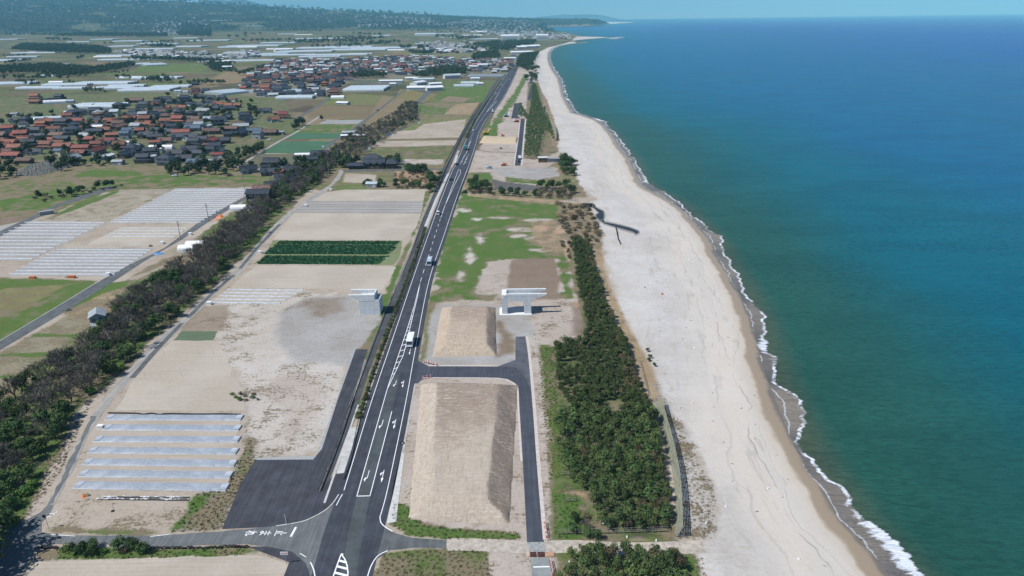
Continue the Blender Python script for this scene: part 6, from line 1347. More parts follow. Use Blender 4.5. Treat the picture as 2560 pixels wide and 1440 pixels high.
a = MB(); a.box((-9, 0, 1.5), (12, 5.5, 3.0), WL['dark']); a.box((3.5, 0, 2.6), (15, 6, 5.2), WL['dark']); a.box((15.5, .5, 1.9), (8, 6.5, 3.8), WL['dark']); a.box((0, 10, 2.4), (13, 8, 4.8), WL['white']); a.build('wall', o)
r_ = MB(); gable(r_, -15, -3, -2.75, 2.75, 3.0, 1.4, RF['blk'], .7); gable(r_, -4, 11, -3, 3, 5.3, 1.7, RF['blk'], .8); r_.build('front_roof', o)
r_ = MB(); hip(r_, 11.5, 19.5, -2.8, 3.8, 3.9, 3.2, RF['blk'], .9, run=3.0); r_.build('side_roof', o); r_ = MB(); hip(r_, -6.5, 6.5, 6, 14, 5.0, 4.0, RF['blk'], 1.0, run=4.0); r_.build('rear_roof', o)
for cx in (-1, 3.5, 8): w_ = MB(); w_.box((cx, -3.04, 4.2), (2.6, .1, .9), FRAME); w_.build('window', o)
for cx in (2, 6, 13.5, 17): w_ = MB(); w_.box((cx, -3.05 if cx < 11 else -2.8, 1.3), (2.8, .12, 2.2), WL['wood']); w_.build('door', o)
# grey two-storey farm shed in the belt
sx0, sy0 = G(250, 822)
o = tag(empty('farm_shed', (sx0, sy0, 0), R(28)), 'weathered grey two-storey shed with lean-to at the tree belt', 'shed')
a = MB(); a.box((0, 2.2, 2.5), (4.6, 6.4, 5.0), WL['grey']); a.box((3.6, 2.2, 1.3), (3.2, 6.0, 2.6), WL['grey']); a.build('wall', o)
f = MB(); f.box((0, -2.1, 1.2), (4.4, 2.4, 2.4), mat('rusty_boards', (.12, .05, .045), .9, .3, 1.5)); f.build('front_lean_to', o)
f = MB(); f.box((-.6, -3.33, 1.2), (.6, .08, 2.0), FRAME); f.build('door', o); f = MB(); f.box((1.7, -3.33, .9), (1.8, .08, 1.6), FRAME); f.build('pale_panel', o)
r_ = MB()
for s in (-1, 1): r_.poly([(s*2.8, -1.3, 4.85), (s*2.8, 5.8, 4.85), (0, 5.8, 6.3), (0, -1.3, 6.3)], RF['gry']); r_.poly([(s*2.8, -1.3, 4.75), (s*2.8, 5.8, 4.75), (0, 5.8, 6.2), (0, -1.3, 6.2)], RF['gry'])
for yy in (-.99, 5.4): r_.poly([(-2.3, yy, 5), (2.3, yy, 5), (0, yy, 6.2)], WL['grey'])
r_.build('roof', o); r_ = MB(); r_.poly([(2.3, -1.2, 3.3), (5.9, -1.2, 2.4), (5.9, 5.6, 2.4), (2.3, 5.6, 3.3)], RF['gry']); r_.poly([(2.3, -1.2, 3.2), (5.9, -1.2, 2.3), (5.9, 5.6, 2.3), (2.3, 5.6, 3.2)], RF['gry']); r_.build('side_roof', o)
r_ = MB(); r_.poly([(-2.5, -3.6, 2.3), (2.5, -3.6, 2.3), (2.4, -1.0, 3.1), (-2.4, -1.0, 3.1)], RF['gry']); r_.poly([(-2.5, -3.6, 2.2), (2.5, -3.6, 2.2), (2.4, -1.0, 3.0), (-2.4, -1.0, 3.0)], RF['gry']); r_.build('front_roof', o)
for cx in (-1.1, 1.0): w_ = MB(); w_.box((cx, -1.03, 3.9), (1.1, .08, 1.0), GLASS); w_.build('window', o)
# beach hut
bx, by = G(1357, 406)
o = tag(empty('beach_hut', (bx, by, 0)), 'low wooden beach hut with pale flat roofs beside the sand', 'hut')
a = MB(); a.box((0, 2, 1.7), (6.5, 5, 3.4), WL['wood']); a.build('main_wall', o); r_ = MB(); r_.box((0, 2, 3.5), (7.3, 6.0, .25), WL['white']); r_.build('main_roof', o)
a = MB(); a.box((8.5, 1.6, 1.3), (11, 4, 2.6), WL['grey']); 
for k in range(10): a.box((3.8+k*1.05, -.45, 1.3), (.12, .1, 2.5), WL['white'])
a.build('terrace_wall', o); r_ = MB(); r_.box((8.5, 1.4, 2.75), (11.6, 4.8, .2), RF['gry']); r_.build('terrace_roof', o)
x, y = G(931, 467); house(x, y, 'shed', 'lgt', 'grey', R(-8), .8, None, 'small pale-roofed field shed among bushes south of the farmhouse'); scrub([(905, 466), (918, 455), (930, 458), (920, 470)], 2.5, ['ever', 'vill'], 'around the small field shed', 'bush', 'around the field shed', 61, .6, 1.0, 6); scrub([(945, 455), (965, 460), (960, 472), (948, 470)], 2.5, ['ever', 'vill'], 'around the small field shed', 'bush', 'around the field shed', 62, .6, 1.0, 5)
# far village: houses until three hundred, the rest as one mass
cnt = sum(1 for o_ in bpy.data.objects if o_.name.startswith('house'))
far_poly = [(600, 215), (640, 180), (700, 152), (860, 150), (1000, 142), (1190, 150), (1285, 150), (1278, 182), (1190, 184), (1110, 178), (1060, 190), (960, 188), (890, 192), (830, 225), (850, 243), (795, 245), (700, 240), (600, 232)]
rest = fill(far_poly, 19, max(0, 292-cnt), ['blk', 'blk', 'red', 'red', 'brn', 'blk', 'gry'], 'houses of the far village', False, 53, 1.0, 1.35)
def townmass(name, items, label, cat, seed, pale=False):
    mb = MB(); r_ = random.Random(seed)
    for it in items:
        x, y = it[:2]; z = it[2] if len(it) > 2 else 0; rz = R(r_.choice([0, 6, -8, 85])); w, d, h = r_.uniform(9, 14), r_.uniform(6, 9), r_.choice([3.2, 5.8, 5.8]); wm = WL[r_.choice(['white', 'beige', 'grey', 'wood', 'dark'])]
        rm = RF[r_.choice(['blk', 'blk', 'red', 'brn', 'gry', 'lgt'] if not pale else ['blk', 'gry', 'wht', 'lgt', 'blk', 'red'])]
        if pale and r_.random() < .25: mb.box((x, y, z+h), (w*1.6, d*1.4, h*2), WL['white'], rz); continue
        mb.box((x, y, z+h/2), (w, d, h), wm, rz); ca, sa = math.cos(rz), math.sin(rz)
        def P_(u_, v_, q_): return (x+u_*ca-v_*sa, y+u_*sa+v_*ca, z+q_)
        W_, D_ = w/2+.8, d/2+.8
        mb.poly([P_(-W_, -D_, h-.3), P_(W_, -D_, h-.3), P_(W_, 0, h+2), P_(-W_, 0, h+2)], rm); mb.poly([P_(W_, D_, h-.3), P_(-W_, D_, h-.3), P_(-W_, 0, h+2), P_(W_, 0, h+2)], rm)
        for e in (-1, 1): mb.poly([P_(e*w/2, -d/2, h-.1), P_(e*w/2, d/2, h-.1), P_(e*w/2, 0, h+1.9)], wm)
    return tag(link(name, mb.mesh(name, fix=False)), label, cat, kind='stuff')
townmass('far_houses', rest, 'tightly packed roofs of the far village', 'houses', 3)
def onland(pts):
    A = np.array(pts); d_, _ = coast_sd(A[:, 0], A[:, 1]); h_ = heights(A[:, 0], A[:, 1], d_); return [(float(a[0]), float(a[1]), float(h)) for a, h, dd_ in zip(A, h_, d_) if dd_ > 40]
tp = []
for poly, sp_, sd_ in (([(1040, 112), (1090, 110), (1200, 122), (1210, 132), (1100, 134), (1060, 128)], 24, 1), ([(560, 138), (640, 128), (650, 145), (480, 155)], 26, 2), ([(280, 132), (330, 128), (520, 135), (520, 150), (440, 148)], 26, 3),
                       ([(1100, 78), (1180, 70), (1320, 68), (1350, 76), (1390, 84), (1400, 96), (1300, 98), (1240, 92), (1150, 86)], 42, 4), ([(880, 74), (1080, 72), (1100, 80), (900, 84)], 55, 5), ([(0, 72), (300, 70), (500, 74), (860, 72), (860, 80), (500, 86), (200, 92), (0, 92)], 60, 6), ([(380, 88), (520, 84), (530, 98), (400, 100)], 40, 7), ([(1390, 88), (1420, 90), (1425, 98), (1340, 99)], 30, 8), ([(1150, 108), (1300, 108), (1290, 116), (1150, 118)], 40, 9)):
    tp += onland(scatter(GP(poly), sp_, seed=sd_, tries=5000))
townmass('distant_town', tp, 'pale scatter of a distant coastal town and hamlets', 'town', 8, True)

# ------------------------------------------------------------------ greenhouses and barns
VINYL = newmat('vinyl_cover'); VM, nt, b = VINYL
P = N(nt, 'ShaderNodeTexCoord').outputs['Object']; wv = math_(nt, 'MULTIPLY_ADD', math_(nt, 'SINE', math_(nt, 'MULTIPLY', N(nt, 'ShaderNodeSeparateXYZ', ins={0: P}).outputs[0], 2.1)), .5, .5); n1 = noise(nt, P, .25, 4, .6)
c = mix(nt, step(nt, n1, .3, .7), (.40, .47, .50), (.52, .58, .60)); c = mix(nt, step(nt, wv, .7, 1.0, 0, .35), c, (.30, .34, .36)); nt.links.new(c, b.inputs['Base Color']); b.inputs['Roughness'].default_value = .28; b.inputs['Specular IOR Level'].default_value = .6
WVIN = mat('white_vinyl', (.74, .75, .76), .45, .05, .4); GEND = mat('vinyl_end', (.34, .38, .40), .4, .2, 1.5)
GH = {}
def gh_mesh(n, span, L, h, m):
    key = (n, span, L, h, m.name)
    if key in GH: return GH[key]
    a = MB(); e = MB(); k = 6
    for i in range(n):
        y0 = (i-n/2)*span
        pr = [(y0, 0.0), (y0, h*.45)]+[(y0+span*(.5-.5*math.cos(math.pi*t/k)), h*.45+h*.55*math.sin(math.pi*t/k)) for t in range(1, k)]+[(y0+span, h*.45), (y0+span, 0.0)]
        for q_ in range(len(pr)-1): a.poly([(-L/2, *pr[q_]), (L/2, *pr[q_]), (L/2, *pr[q_+1]), (-L/2, *pr[q_+1])], m)
        e.poly([(-L/2+.02, *p_) for p_ in pr], GEND if m is VM else m); e.poly([(L/2-.02, *p_) for p_ in pr], GEND if m is VM else m)
    GH[key] = (a.mesh('cover', fix=False), e.mesh('end_wall', fix=False)); return GH[key]
def greenhouse(px, py, n, span, L, h, rz, label, m=VM, group='vinyl greenhouses on the plain', world=None):
    x, y = world or G(px, py); d_, _ = coast_sd(np.array([x]), np.array([y])); z = float(heights(np.array([x]), np.array([y]), d_)[0])
    o = tag(empty('greenhouse', (x, y, z), R(rz)), label, 'greenhouse', group); c_, e_ = gh_mesh(n, span, L, h, m); link('cover', c_, o); link('end_wall', e_, o); return o
greenhouse(612, 524, 1, 5, 15, 3.0, 3, 'bright white tunnel behind the bare trees near the black farmhouse', WVIN, 'white tunnels by the tree belt'); greenhouse(468, 626, 1, 5, 7, 2.8, 3, 'lower white tunnel at the field corner by the tree belt', WVIN, 'white tunnels by the tree belt'); greenhouse(492, 618, 1, 5, 9, 3.2, 3, 'taller white tunnel half hidden by bare trees', WVIN, 'white tunnels by the tree belt')
greenhouse(758, 389, 1, 4, 13, 2.2, 2, 'torn white plastic tunnel on the olive field', WVIN, 'white tunnels in the fields'); greenhouse(845, 246, 1, 7, 18, 4.0, 0, 'white tunnel by the lane into the village', WVIN, 'white tunnels in the fields')
greenhouse(918, 224, 8, 8, 62, 4.2, 0, 'wide flat pale blue greenhouse block south of the cemetery'); greenhouse(740, 246, 3, 8, 50, 4.0, 3, 'three-bay pale greenhouse at the village edge'); greenhouse(785, 240, 1, 9, 28, 4.2, 3, 'short white-roofed bay at the village edge', WVIN)
greenhouse(735, 233, 4, 8, 36, 4.5, 60, 'slanting greenhouse bays behind the village edge block'); greenhouse(570, 233, 7, 7, 48, 4.0, 52, 'row of slanting blue greenhouse bays north of the near village'); greenhouse(650, 230, 3, 7, 34, 4.0, 60, 'blue greenhouse with fewer bays beside the slanting row')
greenhouse(250, 268, 5, 7, 62, 4.5, -2, 'large white and blue greenhouse inside the near village'); greenhouse(190, 285, 1, 6, 26, 4, 0, 'single small tunnel in front of the village greenhouse', VM); greenhouse(140, 259, 1, 7, 28, 5, 22, 'bright white tunnel on the north edge of the near village', WVIN); greenhouse(130, 300, 2, 7, 44, 4, 14, 'low grey-blue tunnel behind red roofs'); greenhouse(75, 304, 1, 7, 24, 3.6, 0, 'white tunnel roof among the left village houses', WVIN)
greenhouse(405, 372, 1, 6, 20, 3.4, 0, 'white plastic tunnel in the middle of the village front', WVIN)
big_ = [(100, 222, 3, 68, 0, W_) for W_ in (VM,)]+[(175, 223, 2, 50, -1, VM), (20, 211, 5, 90, 8, VM), (142, 208, 1, 26, 0, WVIN), (170, 214, 3, 80, 0, VM), (265, 210, 5, 100, -2, VM), (320, 217, 2, 60, 2, VM), (290, 222, 3, 66, -3, VM), (375, 226, 6, 80, 3, VM), (430, 219, 3, 60, 6, VM), (395, 197, 4, 90, -2, VM), (325, 196, 1, 50, 2, WVIN), (125, 192, 3, 34, 6, VM),
        (140, 165, 8, 62, 32, VM), (385, 163, 9, 50, 36, VM), (350, 162, 6, 50, 36, VM), (20, 152, 9, 100, 2, VM), (60, 143, 3, 100, 2, VM), (90, 134, 5, 170, -2, VM), (82, 133, 1, 30, 0, WVIN), (290, 140, 4, 120, -4, VM), (330, 150, 5, 180, 3, VM), (325, 150, 1, 30, 0, WVIN), (270, 143, 1, 90, 0, WVIN), (540, 155, 3, 90, -2, WVIN), (620, 153, 4, 150, 0, VM),
        (200, 112, 2, 120, 0, VM), (25, 108, 8, 150, 4, VM), (60, 98, 3, 140, 0, VM), (195, 96, 2, 100, 0, WVIN), (265, 107, 7, 120, 3, VM), (330, 110, 8, 150, 3, VM), (380, 114, 5, 110, 0, VM), (425, 115, 4, 90, 0, VM), (310, 120, 6, 110, 5, VM), (390, 125, 3, 160, -2, VM), (470, 104, 5, 140, 0, VM), (530, 108, 6, 200, 0, VM), (480, 120, 6, 120, -6, VM),
        (640, 118, 7, 220, 0, VM), (620, 121, 2, 80, 0, WVIN), (700, 112, 5, 160, 0, VM), (590, 121, 4, 130, 0, VM), (650, 136, 6, 190, 4, VM), (710, 139, 6, 190, 2, VM), (765, 130, 7, 190, 5, VM), (820, 122, 8, 220, 0, VM), (870, 120, 6, 200, -2, VM), (900, 126, 6, 200, -2, VM), (845, 138, 6, 190, 0, VM), (800, 143, 4, 120, 4, VM), (700, 125, 1, 100, 0, WVIN), (870, 137, 1, 120, 0, WVIN),
        (950, 122, 6, 200, -2, VM), (1000, 122, 3, 130, 0, VM), (780, 104, 3, 160, 0, VM), (835, 103, 2, 160, 0, WVIN), (720, 96, 2, 120, 0, VM), (760, 97, 1, 110, 0, WVIN), (640, 86, 2, 180, 0, VM), (560, 84, 2, 200, 0, VM), (900, 136, 3, 80, 0, VM), (990, 127, 1, 60, 0, WVIN), (1110, 93, 2, 120, 0, VM), (1180, 94, 2, 120, 0, WVIN), (1120, 100, 3, 90, 0, VM), (1210, 101, 2, 140, 0, VM), (955, 98, 3, 100, 0, VM), (1160, 217, 1, 32, 0, VM), (1175, 210, 2, 30, 0, VM)]
for px, py, n, L, rz, m_ in big_:
    greenhouse(px, py, n if py > 130 else int(n*1.4+.5), 7.5 if py > 130 else 9, L, 4.0 if py > 130 else 5.0, rz, f'{"white" if m_ is WVIN else "pale blue"} {"single tunnel" if n == 1 else ("narrow greenhouse block" if n < 4 else "wide greenhouse block")} on the plain', m_)
for px, py, L, rz in ((890, 95, 90, 0), (170, 25, 70, 0), (375, 31, 110, 0), (410, 45, 120, 0), (360, 41, 80, 0), (230, 24, 60, 0), (1125, 49, 70, 0), (1185, 50, 70, 0), (60, 90, 80, 0)):
    pass
# white roofed barns
def barn(px, py, w, d, h, rz, label, rm='wht', wm='white', name='barn', cat='barn'):
    x, y = G(px, py); o = tag(empty(name, (x, y, 0), R(rz)), label, cat); a = MB(); a.box((0, 0, h/2), (w, d, h), WL[wm]); a.build('wall', o); r_ = MB(); gable(r_, -w/2, w/2, -d/2, d/2, h, d*.14, RF[rm], .5, gm=WL[wm]); r_.build('roof', o)
    g = MB(); g.box((0, -d/2-.05, h*.4), (w*.8, .1, h*.5), GEND); g.build('opening', o); return o
barn(1047, 226, 34, 14, 5, 0, 'long white barn with grey front beside the lane'); barn(1046, 216, 26, 14, 7, 60, 'steep white roofed barn behind the long barn'); barn(1085, 226, 26, 16, 5, 22, 'white barn with rounded front near the lane end'); barn(1088, 216, 20, 10, 5, 20, 'smaller white barn behind the rounded one')
barn(978, 207, 40, 9, 4, 0, 'long low white shed above the greenhouse block'); barn(983, 214, 10, 8, 3.5, 0, 'small white shed beside the cemetery'); barn(1130, 196, 30, 16, 6, 18, 'pale hall with slatted roof below the wood', 'lgt'); barn(1030, 200, 22, 9, 4, 0, 'white roofed shed behind the blue hall'); barn(1060, 203, 36, 14, 4, 0, 'pale blue roofed hall behind the white barns', 'lgt', 'grey'); barn(1188, 200, 16, 8, 3.5, 0, 'small white shed on the brown field')
barn(858, 261, 16, 8, 2.6, -18, 'open white-roofed shelter on the fallow field', 'wht', 'grey'); barn(1200, 214, 10, 8, 4, 0, 'pair of small white greenhouses beside the road', 'wht', 'white'); barn(884, 336, 20, 7, 2.6, 3, 'low grey roofed stock shed by the lane', 'gry', 'wood'); barn(884, 343, 22, 5, 2.2, 3, 'red brown low shed with white band by the lane', 'wht', 'wood')
barn(570, 177, 20, 12, 9, 10, 'cream factory building with white hall at the hill village', 'wht', 'yel'); barn(775, 187, 16, 14, 10, 0, 'white round storage building by the far village', 'wht', 'white'); barn(1200, 168, 34, 12, 6, 0, 'white long building in front of the far village', 'wht', 'white'); barn(1185, 172, 20, 10, 6, 0, 'lower white building beside the long one', 'wht', 'white'); barn(1275, 152, 30, 12, 7, 0, 'white shop building at the road bend', 'wht', 'white')
for k, (px, py) in enumerate(((1302, 123), (1314, 121), (1325, 121), (1337, 120))): barn(px, py, 34, 26, 8, 12, f'{["first", "second", "third", "fourth"][k]} of four white sheds near the head of the beach', 'wht', 'white')
barn(1297, 136, 50, 20, 7, 0, 'white roofed works beside the road bend', 'wht', 'white'); barn(1318, 135, 34, 18, 7, 8, 'white hall right of the works', 'wht', 'white'); barn(1275, 101, 90, 40, 22, 0, 'white square block left of the far headland', 'wht', 'white'); barn(1355, 100, 60, 36, 22, 0, 'white round-topped block near the headland', 'wht', 'white'); barn(1065, 97, 120, 50, 24, 0, 'large pale factory block on the plain', 'lgt', 'white'); barn(1195, 86, 120, 40, 16, 0, 'long white factory with chimney', 'wht', 'white'); barn(165+100, 82, 130, 60, 12, 0, 'long pale hall near the foot of the hills', 'lgt', 'white'); barn(590, 142, 70, 34, 10, 0, 'long grey farm hall on the plain', 'gry', 'grey'); barn(705, 130, 50, 30, 9, 30, 'bright white flat building among greenhouses', 'wht', 'white')
# solar rows
for k in range(9):
    x, y = G(1176+k*9.5, 192); o = link('solar_panel', None) if False else None
    mb = MB(); mb.poly([(-4, -7, .8), (4, -7, .8), (4, 7, 3.6), (-4, 7, 3.6)], mat('panel_grey', (.28, .33, .38), .3, .1, 1, spec=.6)); mb.poly([(-4, -7, .7), (4, -7, .7), (4, 7, 3.5), (-4, 7, 3.5)], POSTM); mb.box((0, 6, 1.7), (.3, .3, 3.4), POSTM); mb.box((0, -6, .4), (.3, .3, .8), POSTM)
    o = mb.build('solar_panel'); o.location = (x, y, 0); o.rotation_euler = (0, 0, R(-35)); tag(o, 'tilted grey panel in the row beside the far main road', 'solar panel', 'row of tilted panels')
# gravestones
STONE = mat('gravestone', (.30, .32, .34), .6, .2, 1.5); mb = MB(); r_ = random.Random(4)
for poly, sp_ in (([(40, 440), (70, 415), (120, 405), (200, 398), (195, 412), (100, 440)], 2.2), ([(880, 200), (1010, 203), (1000, 215), (890, 212)], 3.2)):
    for x, y in scatter(GP(poly), sp_, seed=3, tries=3000): h = r_.uniform(1, 1.9); mb.box((x, y, .2), (1.0, 1.0, .4), STONE); mb.box((x, y, h*.5+.3), (.45, .45, h), STONE)
tag(link('gravestones', mb.mesh('gravestones')), 'crowded grey gravestones of two village cemeteries', 'gravestones', kind='stuff')
# village trees and far woods
for poly, n_, sd_ in (([(-60, 440), (0, 405), (40, 410), (45, 440), (0, 455)], 16, 70), ([(100, 420), (180, 400), (200, 410), (150, 430)], 8, 71), ([(190, 410), (290, 405), (280, 416), (200, 416)], 8, 72), ([(400, 425), (560, 405), (620, 420), (570, 440), (420, 440)], 30, 73), ([(840, 395), (900, 400), (880, 420), (838, 420)], 12, 74), ([(945, 405), (1000, 402), (995, 420), (950, 420)], 10, 75), ([(0, 300), (400, 240), (640, 250), (650, 330), (500, 400), (0, 390)], 170, 76), ([(600, 420), (740, 410), (800, 420), (780, 450), (640, 440)], 20, 77), ([(820, 300), (720, 330), (735, 310)], 8, 78), ([(620, 270), (645, 270), (650, 300), (620, 300)], 8, 79)):
    for x, y in scatter(GP(poly), 5, n=n_, seed=sd_, tries=3000): plant('vill', x, y, rnd.uniform(.8, 1.7), 'garden_tree', 'dark round tree among the village houses', 'tree', 'trees of the near village')
for x, y in scatter(GP([(478, 288), (550, 284), (545, 306), (485, 306)]), 6, n=16, seed=80, tries=900): plant('bamboo', x, y, rnd.uniform(.9, 1.2), 'bamboo_clump', 'yellow green bamboo clump behind village roofs', 'bamboo', 'bamboo of the near village')
fw_items = []
def belt_items(px_pts, w, sp_, smin, smax):
    P_ = GP(px_pts)
    for i in range(len(P_)-1):
        a = Vector(P_[i]); b_ = Vector(P_[i+1]); n = max(1, int((b_-a).length/sp_)); t = (b_-a).normalized(); nn = Vector((t.y, -t.x))
        for k in range(n):
            for q_ in range(max(1, int(w/sp_))):
                p = a.lerp(b_, (k+rnd.random())/n)+nn*rnd.uniform(-w/2, w/2); fw_items.append((p.x, p.y, rnd.uniform(smin, smax), rnd.uniform(0, 6)))
def wood_items(poly, sp_, smin, smax, sd_, n=None):
    for x, y in scatter(GP(poly), sp_, seed=sd_, tries=16000, n=n): fw_items.append((x, y, rnd.uniform(smin, smax), rnd.uniform(0, 6)))
wood_items([(30, 128), (60, 118), (240, 122), (280, 130), (275, 138), (130, 134)], 13, 2.2, 3.6, 1); wood_items([(0, 188), (0, 170), (130, 165), (230, 175), (330, 160), (340, 168), (240, 188), (180, 192), (100, 185)], 10, 1.6, 2.6, 2)
belt_items([(0, 198), (110, 200), (220, 186)], 14, 8, 1.5, 2.4); belt_items([(330, 150), (440, 152), (540, 157)], 40, 10, 1.8, 2.8); belt_items([(450, 214), (520, 210), (560, 212)], 20, 8, 1.4, 2.2); belt_items([(358, 204), (440, 206)], 30, 8, 1.5, 2.4)
wood_items([(140, 102), (200, 96), (420, 97), (420, 102), (250, 103)], 24, 2.6, 4.2, 3); wood_items([(440, 96), (470, 86), (530, 88), (530, 102), (460, 100)], 20, 2.6, 4, 4); wood_items([(1180, 152), (1190, 140), (1240, 132), (1250, 148), (1210, 152)], 12, 2, 3.2, 5)
wood_items([(1030, 196), (1080, 180), (1120, 172), (1165, 180), (1165, 190), (1090, 196)], 9, 1.7, 2.6, 6); wood_items([(880, 193), (900, 186), (960, 190), (960, 196), (890, 198)], 8, 1.7, 2.5, 7); wood_items([(1180, 116), (1240, 108), (1340, 104), (1330, 116), (1260, 130), (1230, 122)], 16, 2.2, 3.4, 8)
wood_items([(1290, 168), (1302, 140), (1345, 136), (1330, 162), (1320, 180)], 9, 1.5, 2.4, 9); belt_items([(1030, 134), (1060, 138), (1080, 134)], 20, 10, 2, 3); wood_items([(520, 160), (570, 160), (590, 178), (530, 180)], 9, 1.4, 2.2, 10); belt_items([(600, 190), (640, 176), (660, 170)], 10, 9, 1.5, 2.2); belt_items([(440, 150), (520, 143), (530, 140)], 14, 10, 1.8, 2.6)
for k in range(46):
    px, py = rnd.uniform(0, 1180), rnd.uniform(76, 132); L_ = rnd.uniform(30, 150); belt_items([(px, py), (px+L_, py+rnd.uniform(-3, 3))], rnd.uniform(15, 60), 20 if py > 100 else 30, 2.4, 4.5)
for k in range(22):
    px, py = rnd.uniform(0, 640), rnd.uniform(138, 240); belt_items([(px, py), (px+rnd.uniform(15, 70), py+rnd.uniform(-7, 2))], rnd.uniform(6, 16), 8, 1.2, 2.2)
wood_items([(0, 74), (500, 70), (1100, 64), (1100, 70), (500, 78), (0, 84)], 75, 6, 10, 11, n=900)
fw2 = []
A = np.array([(i[0], i[1]) for i in fw_items]); d_, _ = coast_sd(A[:, 0], A[:, 1]); h_ = heights(A[:, 0], A[:, 1], d_)
fw2 = [(*i, float(h)) for i, h, dd_ in zip(fw_items, h_, d_) if dd_ > 25]
mass('far_woods', fw2, [p[0] for p in PR['vill']], 'far woods and shelter belts across the plain', 'woods', per=90)
# trees on the foothills
yy = nr.uniform(5700, 10200, 9000); zz_ = nr.uniform(-.95, .12, 9000); xx = zz_*yy; d_, _ = coast_sd(xx, yy); h_ = heights(xx, yy, d_); ok = (d_ > 60) & (vnoise(xx, yy, 420, 31) < .70)
mass('hill_forest', [(float(a), float(b_), 3+4*rnd.random(), rnd.uniform(0, 6), float(c_)-6) for a, b_, c_ in zip(xx[ok], yy[ok], h_[ok])], [p[0] for p in PR['vill']], 'dark forest over the rising foothills', 'forest', per=26)

# ================================================================== vehicles
DGL = mat('dark_glass', (.02, .025, .03), .12, .1, 2, spec=.7); RUB = TYRE; CHR = mat('hub_grey', (.35, .36, .37), .4, .1, 3, metal=.5); LAMP = mat('lamp_glass', (.75, .76, .74), .2, .05, 3); RLAMP = mat('tail_lamp', (.35, .02, .02), .3, .05, 3)
def paintm(name, c): return mat('car_paint_'+name, c, .3, .04, .5, spec=.6)
def wheel(o, x, y, r_, w=.22):
    mb = MB(); mb.tube((x-w/2, y, r_), (x+w/2, y, r_), r_, r_, RUB, 14); t_ = mb.build('wheel', o)
    mb = MB(); mb.tube((x-w/2-.01, y, r_), (x+w/2+.01, y, r_), r_*.55, r_*.55, CHR, 10); mb.build('rim', t_)
def lights(o, w, yf, yr, z):
    for s in (-1, 1):
        m_ = MB(); m_.box((s*w*.38, yf, z), (w*.16, .06, .16), LAMP); m_.build('headlight', o)
        m_ = MB(); m_.box((s*w*.42, yr, z+.1), (w*.1, .06, .26), RLAMP); m_.build('tail_light', o)
def hdg(p, q_): a = Vector(G(*p)); b_ = Vector(G(*q_)); d = b_-a; return math.atan2(-d.x, d.y)
def minibus(px, py, to, label, pm, L=7.0, w=2.1, h=2.6, z=.075):
    x, y = G(px, py); o = tag(empty('minibus', (x, y, z), hdg((px, py), to)), label, 'minibus')
    b1 = MB(); b1.extr([(-L/2, .35), (L/2-.05, .35), (L/2, 1.0), (L/2-.28, 2.1), (L/2-.75, h-.06), (L/2-1.3, h), (-L/2+.25, h), (-L/2, h-.2)], 'x', -w/2, w/2, pm); b1.build('body', o)
    m_ = MB(); m_.poly([(-w*.45, L/2+.02, 1.12), (w*.45, L/2+.02, 1.12), (w*.44, L/2-.26, 2.16), (-w*.44, L/2-.26, 2.16)], DGL); m_.build('windscreen', o)
    for s in (-1, 1):
        m_ = MB(); 
        for k in range(5): m_.box((s*(w/2+.005), -L/2+.8+k*1.18, 1.72), (.02, 1.05, .72), DGL)
        m_.build('side_window', o)
        m_ = MB(); m_.box((s*(w/2+.17), L/2-.25, 1.75), (.2, .1, .38), RUB); m_.build('mirror', o)
    m_ = MB(); m_.box((0, -L/2-.005, 1.75), (w*.8, .02, .7), DGL); m_.build('rear_window', o); m_ = MB(); m_.box((0, L/2+.06, .48), (w*.98, .12, .28), WHT); m_.build('bumper', o)
    m_ = MB(); m_.box((0, -.4, h+.05), (w*.5, 1.2, .1), WHT); m_.build('roof_vent', o); m_ = MB(); m_.box((0, L/2+.13, .5), (.45, .02, .2), WHT); m_.build('number_plate', o)
    for yy in (L*.3, -L*.28):
        for s in (-1, 1): wheel(o, s*(w/2-.1), yy, .38)
    lights(o, w, L/2+.03, -L/2-.02, .78); return o
def car(px, py, to, label, pm, L=4.1, w=1.7, h=1.5, kind='hatch', z=.075, rz=None, s=1.0):
    x, y = G(px, py); o = tag(empty('car', (x, y, z), rz if rz is not None else hdg((px, py), to)), label, 'car'); o.scale = (s, s, s)
    b1 = MB(); b1.extr([(-L/2, .32), (L/2, .32), (L/2, .7), (L/2-.15, .85), (L*.22, .95), (-L/2+.05, .98), (-L/2, .8)], 'x', -w/2, w/2, pm); b1.build('body', o)
    r_ = MB(); yb = -L/2+.15 if kind == 'hatch' else -L*.28; yf = L*.24 if kind == 'hatch' else L*.2
    r_.extr([(yb, .95), (yf, .95), (yf-.75, h), (yb+.25, h)], 'x', -w*.44, w*.44, DGL); r_.build('cabin_glass', o)
    r_ = MB(); r_.box((0, (yb+.25+yf-.75)/2, h+.02), (w*.84, yf-.75-yb-.2, .07), pm); r_.build('roof', o)
    for yy in (L*.31, -L*.3):
        for s_ in (-1, 1): wheel(o, s_*(w/2-.08), yy, .31, .2)
    lights(o, w, L/2+.01, -L/2-.01, .66); return o
